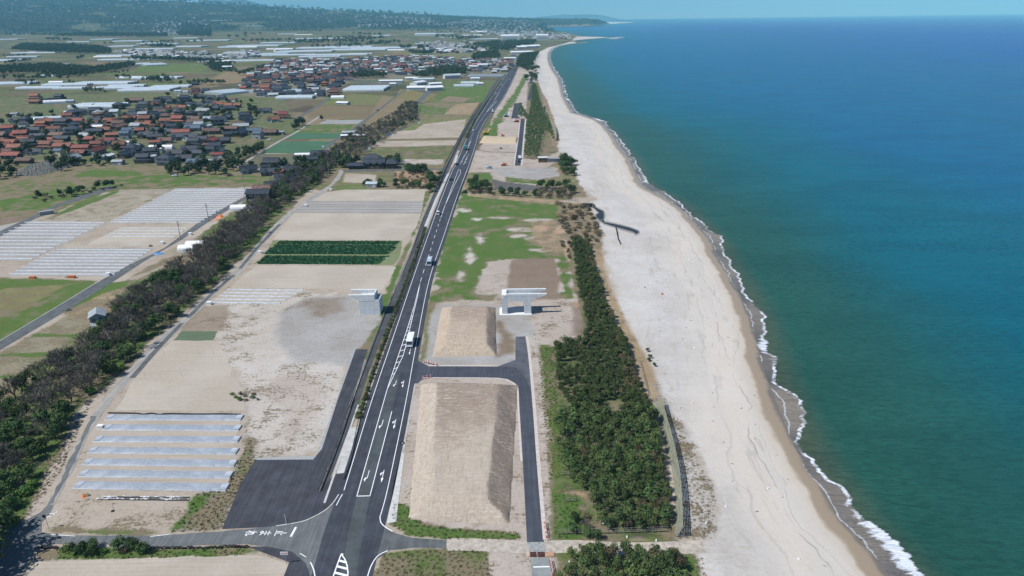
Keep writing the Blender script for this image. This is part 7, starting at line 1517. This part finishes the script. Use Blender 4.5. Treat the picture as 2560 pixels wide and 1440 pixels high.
def truck(px, py, to, label, pm, bm_, L=7.5, w=2.2, h=2.9, z=.075, rz=None, open_=False):
    x, y = G(px, py); o = tag(empty('truck', (x, y, z), rz if rz is not None else hdg((px, py), to)), label, 'truck'); c_ = L/2-1.7
    m_ = MB(); m_.extr([(c_, .5), (L/2, .5), (L/2, 1.2), (L/2-.35, 2.2), (c_, 2.25)], 'x', -w*.46, w*.46, pm); m_.build('cab', o)
    m_ = MB(); m_.poly([(-w*.4, L/2+.015, 1.25), (w*.4, L/2+.015, 1.25), (w*.39, L/2-.31, 2.12), (-w*.39, L/2-.31, 2.12)], DGL); m_.build('windscreen', o)
    m_ = MB(); m_.box((0, (c_-L/2)/2-.1, .75), (w*.6, L-1.9, .3), RUB); m_.build('chassis', o)
    m_ = MB()
    if open_: 
        yc = (-L/2+c_-.15)/2; ln_ = c_-.15+L/2; m_.box((0, yc, .98), (w, ln_, .12), bm_)
        for s in (-1, 1): m_.box((s*w/2, yc, 1.2), (.06, ln_, .4), bm_)
        for yy in (-L/2, c_-.15): m_.box((0, yy, 1.2), (w, .06, .4), bm_)
    else: m_.box((0, (-L/2+c_-.15)/2, .95+(h-.95)/2), (w, c_-.15+L/2, h-.95), bm_)
    m_.build('cargo_bed' if open_ else 'cargo_box', o)
    for yy in (L*.36, -L*.25):
        for s in (-1, 1): wheel(o, s*(w/2-.12), yy, .42, .26)
    lights(o, w*.9, L/2+.02, -L/2-.02, .8); return o
WP = paintm('white', (.72, .73, .74)); SB = paintm('silver_blue', (.33, .42, .50)); BK = paintm('black', (.02, .02, .022)); GRN = paintm('teal', (.05, .19, .18)); RD = paintm('red', (.35, .03, .03)); GY = paintm('grey', (.22, .23, .25))
ORG = paintm('orange', (.55, .14, .03)); YEL = paintm('yellow', (.62, .42, .02)); BLU = paintm('pale_blue', (.22, .36, .44)); STEEL = mat('machine_grey', (.12, .125, .13), .6, .15, 1.5)
minibus(1027, 858, (1000, 960), 'white minibus driving towards the camera past the painted island', WP)
minibus(1074.5, 660, (1058, 720), 'silver blue minibus driving towards the camera beside the green field', SB, 6.6, 2.0, 2.5)
car(1095.5, 536, (1104, 505), 'white van driving away on the left lane', WP, 4.6, 1.75, 1.9); car(1127.5, 450, (1135, 425), 'black car driving away south of the far junction', BK); car(1142.5, 412, (1150, 390), 'black car entering the far junction', BK)
truck(1164, 374, (1172, 350), 'teal truck driving away beyond the far junction', BK, GRN, 8, 2.4, 3.3); car(1183, 328, (1192, 308), 'white car driving away north of the teal truck', WP, s=1.1)
for px, py, dx, dy, m_, lab in ((1254, 213, 6, -9, WP, 'white car on the far road beside a red one'), (1266, 212, -5, 10, RD, 'red car on the far road coming towards the camera'), (1240, 236, 6, -9, WP, 'small white car on the far road below the white and red pair'), (1232, 246, 6, -9, GY, 'grey car on the far road at the junction by the barns'), (1272, 188, 5, -9, BK, 'black car on the far road near the bend'), (1284, 172, 4, -8, GY, 'grey car on the far road close to the bend'), (1291, 153, 0, -8, BK, 'black car at the bend of the far road'), (1274, 200, -5, 9, SB, 'blue car on the far road above the red one')):
    car(px, py, (px+dx, py+dy), lab, m_, s=1.25)
car(1223, 421, None, 'pale blue car parked on the gravel east of the far junction', BLU, rz=R(85)); car(944, 277, (955, 268), 'dark car on the lane crossing the fields', GY, s=1.2)
car(555, 426, None, 'white car parked among village bushes', WP, rz=R(70)); car(535, 357, None, 'white car parked beside dark village houses', WP, rz=R(80)); car(437, 441, None, 'white van parked behind village bushes', WP, rz=R(88)); car(673, 351, None, 'white car parked at the village edge by the crop field', WP, rz=R(80))
truck(1299, 397, None, 'white flatbed truck parked on the black access road', WP, WHT, 6, 2.1, rz=0, open_=True); car(1298, 405, None, 'black car parked behind the white truck on the access road', BK, rz=0)
def excavator(px, py, rz, label, pm, s=1.0, boom=(1, .9)):
    x, y = G(px, py); o = tag(empty('excavator', (x, y, .02), rz), label, 'excavator'); o.scale = (s, s, s)
    for sx_ in (-1, 1): m_ = MB(); m_.extr([(-1.9, .15), (-1.6, 0), (1.6, 0), (1.9, .15), (1.9, .6), (1.6, .8), (-1.6, .8), (-1.9, .6)], 'x', sx_*1.0-.25, sx_*1.0+.25, RUB); m_.build('track', o)
    m_ = MB(); m_.extr([(-1.9, 1.0), (1.2, 1.0), (1.2, 1.6), (-.3, 1.7), (-.5, 2.1), (-1.9, 2.0)], 'x', -1.2, 1.2, pm); m_.build('machine_house', o)
    m_ = MB(); m_.extr([(-.2, 1.5), (1.2, 1.5), (1.1, 2.9), (-.2, 2.9)], 'x', -1.2, -.3, pm); c_ = m_.build('cab', o); m_ = MB(); m_.box((-.75, 1.19, 2.2), (.75, .06, 1.1), DGL); m_.box((-1.21, .5, 2.2), (.04, 1.0, 1.0), DGL); m_.build('cab_window', c_)
    a = Vector((.2, 1.0, 1.6)); e = a+Vector((0, 3.1*boom[0], 2.9)); f = e+Vector((0, 2.6*boom[1], -1.9)); m_ = MB(); m_.tube(a, e, .3, .22, pm, 4); m_.build('boom', o); m_ = MB(); m_.tube(e, f, .22, .14, pm, 4); m_.build('arm', o)
    m_ = MB(); m_.extr([(f.y-.1, f.z+.1), (f.y+.5, f.z-.2), (f.y+.35, f.z-.9), (f.y-.4, f.z-.8)], 'x', -.3, .7, STEEL); m_.build('bucket', o); return o
excavator(1215, 336, R(-70), 'yellow excavator with raised arm on the green strip', YEL, 1.25); excavator(1266, 292, R(-75), 'pale blue excavator at the end of the upper black road', BLU, 1.3); excavator(1257, 341, R(80), 'orange red excavator on the yellowish sand heap', ORG, .8, (1.1, 1.0))
excavator(1232, 281, R(10), 'small white excavator on the grass beside the far road', WP, .9)
def crawler(px, py, rz, label, pm, bmt, s=1.0):
    x, y = G(px, py); o = tag(empty('crawler_dumper', (x, y, .02), rz), label, 'dumper'); o.scale = (s, s, s)
    for sx_ in (-1, 1): m_ = MB(); m_.extr([(-1.7, .15), (-1.4, 0), (1.4, 0), (1.7, .15), (1.7, .5), (1.4, .7), (-1.4, .7), (-1.7, .5)], 'x', sx_*.8-.22, sx_*.8+.22, RUB); m_.build('track', o)
    m_ = MB(); m_.extr([(-2.0, 1.0), (.6, .9), (.9, 1.7), (-2.3, 1.7)], 'x', -1.0, 1.0, bmt); m_.build('dump_body', o); m_ = MB(); m_.extr([(.9, .8), (2.0, .8), (1.9, 2.2), (1.0, 2.2)], 'x', -.9, .3, pm); m_.build('cab', o); return o
crawler(1259, 414, R(90), 'orange and white crawler machine on the sandy lot by the far junction', WP, ORG, 1.1); crawler(1291, 305, R(80), 'white and orange crawler dumper beside the black access road', WP, ORG, 1.5); crawler(1252, 372, R(40), 'small grey machine on the sandy lot', GY, STEEL, .6)

# ------------------------------------------------------------------ poles, signs, boxes
POLEM = mat('pole_concrete', (.27, .26, .25), .8, .1, 1.5)
def upole(px, py, h, label, arms=2):
    x, y = G(px, py); o = tag(empty('utility_pole', (x, y, 0), R(rnd.uniform(-20, 20))), label, 'utility pole', 'utility poles'); m_ = MB(); m_.tube((0, 0, 0), (0, 0, h), .19, .12, POLEM, 8); m_.build('pole', o)
    for k in range(arms): m_ = MB(); m_.box((0, 0, h-.5-k*.8), (1.8, .1, .1), STEEL); m_.build('crossarm', o)
    m_ = MB(); m_.tube((.35, 0, h-2.4), (.35, 0, h-1.7), .2, .2, POLEM, 8); m_.build('transformer', o)
for px, py, h, lab in ((452, 600, 10, 'tall utility pole by the lane left of the white tunnels'), (522, 553, 10, 'utility pole by the lane beside the orange nets'), (612, 475, 9, 'utility pole behind the tall black farmhouse'), (677, 457, 11, 'utility pole before the lane houses'), (652, 428, 11, 'utility pole on the olive field edge'), (735, 420, 9, 'utility pole behind the lane houses'), (823, 444, 11, 'utility pole rising from the tree belt by the lane'), (847, 414, 12, 'utility pole where the track meets the lane'), (984, 467, 12, 'utility pole beside the reed field'), (1004, 420, 12, 'utility pole right of the large dark farmhouse'),
        (545, 428, 10, 'utility pole at the front edge of the near village'), (625, 349, 10, 'utility pole at the village edge by the crop field'), (335, 402, 10, 'utility pole in the village front row'), (265, 380, 10, 'utility pole among red roofs'), (155, 360, 10, 'utility pole left of the village middle'), (55, 350, 10, 'utility pole among the left village houses'), (420, 318, 9, 'utility pole beside village roofs'), (525, 348, 9, 'utility pole behind the brown barn roof'), (784, 262, 12, 'utility pole at the lane leaving the village'), (986, 255, 14, 'utility pole on the long lane'), (1011, 235, 22, 'tall utility pole below the white barns'), (134, 285, 22, 'tall pole behind the near village'), (218, 287, 10, 'pole beside the village greenhouse'), (925, 298, 10, 'pole at the middle of the long lane'), (723, 270, 12, 'pole on the village side field'), (753, 275, 12, 'second pole on the village side field'), (1197, 190, 12, 'pole beside the tilted panels')):
    upole(px, py, h, lab)
def signpole(px, py, h, label, kind):
    x, y = G(px, py); o = tag(empty('road_sign', (x, y, 0)), label, 'sign'); m_ = MB(); m_.tube((0, 0, 0), (0, 0, h), .05, .05, POSTM, 6); m_.build('post', o); z = h-.35
    if kind == 'diamond':
        m_ = MB(); m_.poly([(0, -.06, z-.72), (.72, -.06, z), (0, -.06, z+.72), (-.72, -.06, z)], mat('sign_navy', (.015, .022, .06), .5, .05, 2)); m_.poly([(0, -.03, z-.72), (.72, -.03, z), (0, -.03, z+.72), (-.72, -.03, z)][::-1], STEEL); f = m_.build('face', o)
        m_ = MB(); m_.box((0, -.075, z), (.12, .012, .62), WHT); m_.box((0, -.078, z-.05), (.5, .012, .1), WHT); m_.build('symbol', f)
    elif kind == 'mirror':
        m_ = MB(); m_.tube((-.15, -.1, z), (-.15, .02, z), .42, .42, mat('sign_back', (.10, .06, .06), .5, .1, 2), 16); m_.build('mirror', o); m_ = MB(); m_.tube((-.15, -.12, z), (-.15, -.1, z), .36, .36, DGL, 16); m_.build('mirror_glass', o)
    elif kind == 'board':
        m_ = MB(); m_.box((-.1, -.06, z), (1.5, .05, .7), WHT); f = m_.build('board', o); m_ = MB()
        for k, w_ in enumerate((.16, .12, .2, .14, .18)): m_.box((-.62+k*.26, -.09, z+.02), (w_, .01, .3), mat('sign_red', (.45, .12, .12), .6, .05, 2))
        m_.build('lettering', f)
    elif kind == 'tri':
        m_ = MB(); m_.poly([(-.45, -.05, z-.4), (.45, -.05, z-.4), (0, -.05, z+.4)], STEEL); m_.poly([(-.45, -.03, z-.4), (.45, -.03, z-.4), (0, -.03, z+.4)][::-1], STEEL); m_.build('face', o)
    elif kind == 'round': m_ = MB(); m_.tube((0, -.07, z), (0, -.03, z), .36, .36, mat('sign_back', (.1, .06, .06)), 14); m_.build('face', o)
    return o
signpole(1008, 1133, 3.4, 'dark blue diamond road sign with white symbol east of the road', 'diamond'); signpole(122, 1321, 3.6, 'rusty traffic mirror pole at the left junction', 'mirror'); signpole(716, 1409, 3.0, 'white board with red lettering beside the asphalt apron', 'board')
signpole(586, 702, 2.6, 'round sign seen from behind at the track fork', 'round'); signpole(741, 1306, .9, 'small dark triangle marker on the lot kerb', 'tri'); signpole(1281, 942, 2.2, 'dark blue sign at the inner bend of the access road', 'tri')
def post(px, py, h, label, m_=WHT, r_=.06, name='delineator_post'):
    x, y = G(px, py); mb = MB(); mb.tube((0, 0, 0), (0, 0, h), r_, r_*.8, m_, 6); mb.tube((0, 0, h), (0, 0, h+.1), r_*1.3, r_*.6, m_, 6); o = mb.build(name); o.location = (x, y, 0); tag(o, label, 'post'); return o
post(716, 1312, 2.6, 'tall white pole at the south edge of the lot'); post(85, 1378, 1.3, 'short concrete post beside the tyres at the left junction', POLEM, .12, 'marker_post'); post(338, 664, 2.0, 'white marker post beside the lane'); post(1336, 860, 2.0, 'thin white post right of the slab road'); post(285, 1277, 1.6, 'thin stake in the weedy sand field', STEEL, .04, 'stake'); post(412, 1279, 1.2, 'thin stake nearer the lot in the weedy sand', STEEL, .04, 'stake')
for k, (px, py) in enumerate(((410, 886), (497, 884), (535, 886), (362, 938), (455, 940), (580, 940))): post(px, py, 1.4, 'thin stake in the smooth pale sand field', STEEL, .035, 'stake')['group'] = 'stakes in the smooth sand field'
for k in range(18):
    px = 792+k*15; post(px, 500, 1.3, 'thin white net stake north of the ridged field', WHT, .04, 'stake')['group'] = 'net stakes north of the ridged field'
def boxo(px, py, d, m_, name, label, cat, group=None, lid=True, rz=0, z=0):
    x, y = G(px, py); o = tag(empty(name, (x, y, z), rz), label, cat, group); mb = MB(); mb.box((0, 0, d[2]/2), d, m_, taper=.96); mb.build('body', o)
    if lid: mb = MB(); mb.box((0, 0, d[2]+.05), (d[0]*1.08, d[1]*1.08, .1), m_); mb.build('lid', o)
    return o
for px, py, w_ in ((252, 1070, 'beside the second farthest film covered bed'), (524, 761, 'south of the five white beds'), (650, 633, 'at the corner of the leek field'), (827, 476, 'at the tree belt end of the pale field'), (765, 516, 'at the ridged field corner'), (538, 531, 'by the lane at the large mulched field'), (476, 587, 'at the lane before the white tunnels'), (406, 609, 'at the lane corner of the sandy field'), (271, 688, 'at the corner of the field nearest the lane'), (636, 471, 'at the far corner of the large mulched field'), (1048, 308, 'on the bend of the winding lane'), (924, 373, 'on the lane beside the pale far field'), (984, 339, 'beside the blue sheet at the far wood'), (808, 368, 'beside the lane at the green crop')):
    boxo(px, py, (1.5, 1.0, .8) if py > 900 else (1.7, 1.3, 1.0), WHT, 'pump_box', 'small white valve box '+w_, 'box')
ORB = mat('orange_sheet', (.62, .20, .07), .6, .1, 2); BLT = mat('blue_sheet', (.05, .22, .55), .5, .1, 2)
def heap(px, py, rx, ry, h, m_, name, label, cat):
    x, y = G(px, py); mb = MB(); r_ = random.Random(int(px)); n = 12; rings = 4; G_ = []
    for i in range(rings+1):
        t = i/rings; G_.append([(rx*(1-t*.92)*math.cos(6.283*k/n)*r_.uniform(.8, 1.15), ry*(1-t*.92)*math.sin(6.283*k/n)*r_.uniform(.8, 1.15), h*math.sin(t*1.57)*r_.uniform(.75, 1.1) if i else 0) for k in range(n)])
    for i in range(rings):
        for k in range(n): mb.poly([G_[i][k], G_[i][(k+1) % n], G_[i+1][(k+1) % n], G_[i+1][k]], m_)
    mb.poly(G_[-1], m_); o = mb.build(name); o.location = (x, y, 0); return tag(o, label, cat)
heap(210, 1241, .75, .6, .6, ORB, 'orange_sheet', 'crumpled orange sheet below the film covered beds', 'sheet'); heap(219, 1239, .8, .5, .5, mat('straw', (.22, .20, .12), .9, .2, 3), 'straw_heap', 'small heap of straw beside the orange sheet', 'heap'); heap(282, 1278, .45, .35, .35, RUB, 'black_bag', 'small black bag in the weedy sand field', 'bag')
heap(551, 543, 2.4, 1.6, 1.6, ORB, 'orange_nets', 'pile of orange nets beside the lane', 'nets'); heap(540, 549, 2.2, .8, .5, ORB, 'orange_nets', 'low spread of orange nets in front of the pile', 'nets'); heap(969, 336, 2.6, 1.8, 1.8, BLT, 'blue_sheet', 'bright blue sheet at the edge of the far wood', 'sheet'); heap(377, 616, 1.2, .8, .9, mat('dark_green_cloth', (.08, .1, .08), .8), 'covered_heap', 'dark covered heap in the sandy field by the lane', 'heap')
boxo(82, 696, (2.4, 1.2, .9), ORB, 'orange_box', 'orange crate left of two below the mulched field', 'box'); boxo(181, 695, (2.4, 1.3, 1.1), ORB, 'orange_box', 'orange crate right of two beside a straw heap', 'box'); heap(170, 694, 1.8, .8, .8, mat('straw', (.22, .20, .12)), 'straw_heap', 'dry straw heap beside the right orange crate', 'heap')
heap(170, 776, 1.6, 1.0, .9, mat('dark_green_cloth', (.08, .1, .08)), 'dark_heap', 'black covered heap between the lane and the grey shed', 'heap'); boxo(117, 536, (7, 2.4, 2.0), WL['grey'], 'container_shed', 'small pale shed box beside the lane on the far left', 'shed', rz=R(40))
heap(397, 635, 3.0, 1.0, .7, BLT, 'blue_netting', 'pale blue netting roll before the white tunnels', 'netting')
# sea outfall: channel walls, dark water
def drape(pts_px, z, m_, name, label, n=3):
    P_ = GP(pts_px, -.2); Q = []
    for i in range(len(P_)):
        a = Vector(P_[i]); b_ = Vector(P_[(i+1) % len(P_)])
        for k in range(n): Q.append(a.lerp(b_, k/n))
    A = np.array([(q_.x, q_.y) for q_ in Q]); d_, _ = coast_sd(A[:, 0], A[:, 1]); h_ = heights(A[:, 0], A[:, 1], d_)
    tri = geometry.tessellate_polygon([[Vector((q_.x, q_.y, 0)) for q_ in Q]]); mb = MB(); mb.v = [(float(a[0]), float(a[1]), float(h)+z) for a, h in zip(A, h_)]; mi = mb._m(m_)
    for t in tri: mb.f.append(tuple(t)); mb.m.append(mi)
    tag(link(name, mb.mesh(name)), label, kind='structure')
DKW = mat('dark_stream', (.020, .022, .030), .5, .2, .6, obj=False, spec=.5); WETS = mat('wet_sand', (.26, .235, .205), .6, .1, .8, obj=False)
drape([(1484, 515), (1497, 521), (1511, 528), (1514, 540), (1511, 553), (1530, 557), (1553, 562), (1578, 569), (1598, 577), (1600, 584), (1590, 591), (1583, 585), (1558, 578), (1530, 569), (1511, 563), (1497, 554), (1488, 546), (1487, 537), (1494, 533), (1487, 526)], .03, WETS, 'wet_sand', 'wet margin of the beach stream')
drape([(1484, 518), (1495, 523), (1508, 529), (1510, 540), (1508, 550), (1512, 557), (1530, 560), (1552, 565), (1576, 571), (1596, 579), (1596, 583), (1590, 586), (1584, 581), (1560, 574), (1532, 566), (1512, 560), (1500, 552), (1492, 545), (1490, 538), (1498, 533), (1490, 526)], .07, DKW, 'stream', 'dark stream winding over the beach')
drape([(1538, 566), (1542, 570), (1546, 585), (1547, 596), (1554, 612), (1551, 613), (1544, 598), (1542, 586)], .06, DKW, 'stream', 'thin dark side channel on the beach')
x, y = G(1478, 522); o = tag(empty('outfall', (x, y, 0), R(15)), 'dark concrete outfall head where the stream meets the beach', 'outfall')
for dx, nm in ((-1.8, 'left_wall'), (1.8, 'right_wall')): mb = MB(); mb.extr([(-3.4, .1), (3.0, .1), (3.0, 2.3), (-.5, 2.3)], 'x', dx-.25, dx+.25, mat('old_concrete', (.085, .08, .075), .9, .2, 1)); mb.build('side_wall', o)
mb = MB(); mb.box((0, 3.0, 1.2), (4.0, .5, 2.4), mat('old_concrete', (.085, .08, .075))); mb.build('head_wall', o)
mb = MB(); x, y = G(1158, 483); mb.extr([(-2.2, 0), (2.0, 0), (1.2, 2.6)], 'y', -.4, .4, mat('dark_net', (.03, .03, .035), .8)); o = mb.build('culvert_screen'); o.location = (x+.8, y, 0); tag(o, 'black triangular screen beside the main road at the culvert', 'screen')
# litter and driftwood on the beach
DW = mat('driftwood', (.17, .14, .115), .9, .2, 2); LIT = [WHT, mat('faded_red', (.45, .15, .12)), mat('black_plastic', (.03, .03, .03))]
def onbeach(px, py, f, name, label, cat, group):
    x, y = G(px, py, -.4); d_, _ = coast_sd(np.array([x]), np.array([y])); z = float(heights(np.array([x]), np.array([y]), d_)[0]); mb = MB(); f(mb); o = mb.build(name); o.location = (x, y, z); o.rotation_euler = (0, 0, rnd.uniform(0, 3.1)); tag(o, label, cat, group)
def log_(mb):
    L = rnd.uniform(.3, .9); mb.tube((-L/2, 0, .06), (L/2, rnd.uniform(-.2, .2), .08), .07, .04, DW, 6); mb.tube((0, 0, .07), (L*.3, .2, .15), .04, .02, DW, 4)
for poly, sp_, n_, sd_ in (([(1560, 640), (1640, 900), (1720, 1060), (1900, 1300), (2000, 1440), (2130, 1440), (1960, 1150), (1880, 950), (1760, 700), (1700, 600)], 7, 60, 1), ([(1500, 560), (1560, 640), (1700, 600), (1640, 520), (1500, 420)], 9, 16, 2)):
    for x, y in scatter(GP(poly), sp_, n=n_, seed=sd_, tries=900): p = PX(x, y); onbeach(p[0], p[1], log_, 'driftwood', 'piece of brown driftwood lying on the pale sand', 'driftwood', 'driftwood scattered over the beach')
def bit(mi):
    def f(mb): mb.box((0, 0, .14), (rnd.uniform(.3, .6), rnd.uniform(.2, .4), .28), LIT[mi], taper=.7); mb.box((.1, .05, .3), (.12, .12, .1), LIT[mi])
    return f
for px, py in ((1598, 727), (1707, 857), (1737, 866), (1744, 832), (1722, 645), (1731, 1005), (1690, 1050), (1504, 552), (1641, 593), (1815, 1265), (1922, 1212), (1765, 1310), (1998, 1390), (1640, 1356), (1508, 1313), (1497, 1335), (1423, 1410), (1567, 1347), (1710, 1048)): onbeach(px, py, bit(0), 'litter', 'small piece of white washed-up litter', 'litter', 'white litter on beach and grass')
onbeach(1655, 737, lambda mb: (mb.tube((0, 0, 0), (0, 0, .5), .45, .35, LIT[1], 10), mb.tube((0, 0, .5), (0, 0, .7), .3, .1, LIT[1], 8)), 'buoy', 'faded red buoy lying on the middle of the beach', 'buoy', None); onbeach(1612, 721, bit(2), 'litter', 'black piece of litter left of the red buoy', 'litter', None); onbeach(1412, 843, bit(2), 'litter', 'small black heap on the sand beside the brown plot', 'litter', None)
# harbour wall and rocks at the spit
mb = MB()
for px, py in ((1530, 96), (1540, 95), (1548, 94), (1536, 97)): x, y = G(px, py, SEA); mb.box((x, y, SEA+1), (60, 40, 4), STONE, rnd.uniform(0, 3), taper=.6)
tag(mb.build('rocks'), 'low dark rocks beyond the tip of the sand spit', 'rocks', kind='stuff')
mb = MB(); x, y = G(1482, 66.2, SEA); mb.box((x, y, SEA+2), (260, 30, 6), mat('breakwater', (.12, .12, .12), .9)); tag(mb.build('breakwater'), 'long dark breakwater off the far headland', 'breakwater')

# ------------------------------------------------------------------ air
hz = bpy.data.materials.new('haze'); hz.use_nodes = True; nt = hz.node_tree
for n in list(nt.nodes):
    if n.type != 'OUTPUT_MATERIAL': nt.nodes.remove(n)
pv = nt.nodes.new('ShaderNodeVolumePrincipled'); pv.inputs['Color'].default_value = (.30, .80, 1, 1); pv.inputs['Density'].default_value = 6.2e-5; pv.inputs['Anisotropy'].default_value = -.3
nt.links.new(pv.outputs[0], [n for n in nt.nodes if n.type == 'OUTPUT_MATERIAL'][0].inputs['Volume'])
mb = MB(); mb.box(((-16000+42000)/2, 18300, 440), (58000, 38600, 920), hz); o = mb.build('haze'); tag(o, 'thin blue air over plain and sea', 'haze', kind='stuff')

# ------------------------------------------------------------------ labels that single each thing out
LM = [(640, 500, 'the tall black farmhouse'), (250, 790, 'the grey two-storey shed'), (926, 760, 'the left concrete pier'), (1295, 750, 'the right concrete pier'), (1027, 850, 'the white minibus'), (1075, 650, 'the silver blue minibus'), (925, 405, 'the large dark farmhouse'), (480, 615, 'the pair of white tunnels'), (610, 520, 'the single white tunnel'),
      (1370, 398, 'the beach hut'), (1478, 517, 'the stream outfall'), (1690, 1340, 'the windbreak fence end'), (1641, 1015, 'the windbreak fence top'), (1218, 333, 'the yellow excavator'), (1045, 222, 'the white barns'), (918, 222, 'the wide blue greenhouse'), (250, 265, 'the village greenhouse'), (700, 370, 'the green crop field'), (820, 630, 'the leek field'), (30, 1380, 'the left junction'), (716, 1390, 'the red-lettered board'), (1342, 1387, 'the brown steel plates'),
      (1440, 1250, 'the bare soil patch'), (1490, 1240, 'the grove south-west edge'), (1400, 900, 'the grove west edge'), (1450, 700, 'the grove north end'), (1600, 1100, 'the grove middle'), (1580, 1420, 'the bottom pine clump middle'), (15, 350, 'the left photo edge'), (135, 258, 'the white tunnel roof'), (405, 370, 'the village front tunnel'), (500, 300, 'the bamboo clump'), (570, 230, 'the slanting greenhouses'), (775, 185, 'the round white storage'), (570, 175, 'the cream factory'), (1190, 168, 'the long white building'), (1128, 450, 'the black car'), (860, 180, 'the far village middle'), (960, 165, 'the far village orange roofs'), (190, 1213, 'the nearest film covered bed'), (1000, 265, 'the far wood knoll'), (300, 340, 'the village middle'), (90, 1380, 'the tyre row left end'), (600, 1370, 'the tyre row right end'), (1105, 460, 'the dark parapet'), (1040, 445, 'the reed field'), (1420, 425, 'the beach knoll'), (1190, 470, 'the culvert'), (110, 920, 'the grey bare thicket'), (335, 730, 'the lone bare clump'), (540, 620, 'the brown bare thicket'), (1020, 102, 'the distant plain middle'), (330, 110, 'the far greenhouse cluster'), (850, 125, 'the white greenhouse cluster'), (60, 150, 'the far left greenhouses'), (385, 160, 'the slanted far greenhouse'), (430, 430, 'the village south edge'), (230, 150, 'the far left wood')]
def ordn(k):
    w = ['', '', 'second ', 'third ', 'fourth ', 'fifth ', 'sixth ', 'seventh ', 'eighth ', 'ninth ', 'tenth ']
    return w[k] if k < 11 else f'{k}{"th" if 10 < k % 100 < 20 else {1: "st", 2: "nd", 3: "rd"}.get(k % 10, "th")} '
bpy.context.view_layer.update()
groups_ = {}
for o in ALL: groups_.setdefault(o['label'], []).append(o)
for lab, L_ in groups_.items():
    if len(L_) < 2: continue
    b_ = {}
    for o in L_:
        l = o.location if o.location.length > 0 else Vector(o.bound_box[0]); px, py = PX(l.x, l.y, l.z)
        d, nm = min((math.hypot(px-a, (py-c_)*1.6), n_) for a, c_, n_ in LM); b_.setdefault(nm, []).append((d, o))
    words = lab.split()
    for nm, it in b_.items():
        it.sort(key=lambda t: t[0])
        for k, (d, o) in enumerate(it):
            tail = f'{ordn(k+1)}nearest {nm}'; room = 16-len(tail.split()); w_ = words[:room]
            while len(w_) > 2 and w_[-1] in ('the', 'a', 'of', 'in', 'on', 'by', 'beside', 'between', 'and', 'with', 'along', 'at', 'behind', 'near', 'to', 'from', 'north', 'south', 'far', 'main'): w_ = w_[:-1]
            o['label'] = ' '.join(w_).rstrip(',')+', '+tail
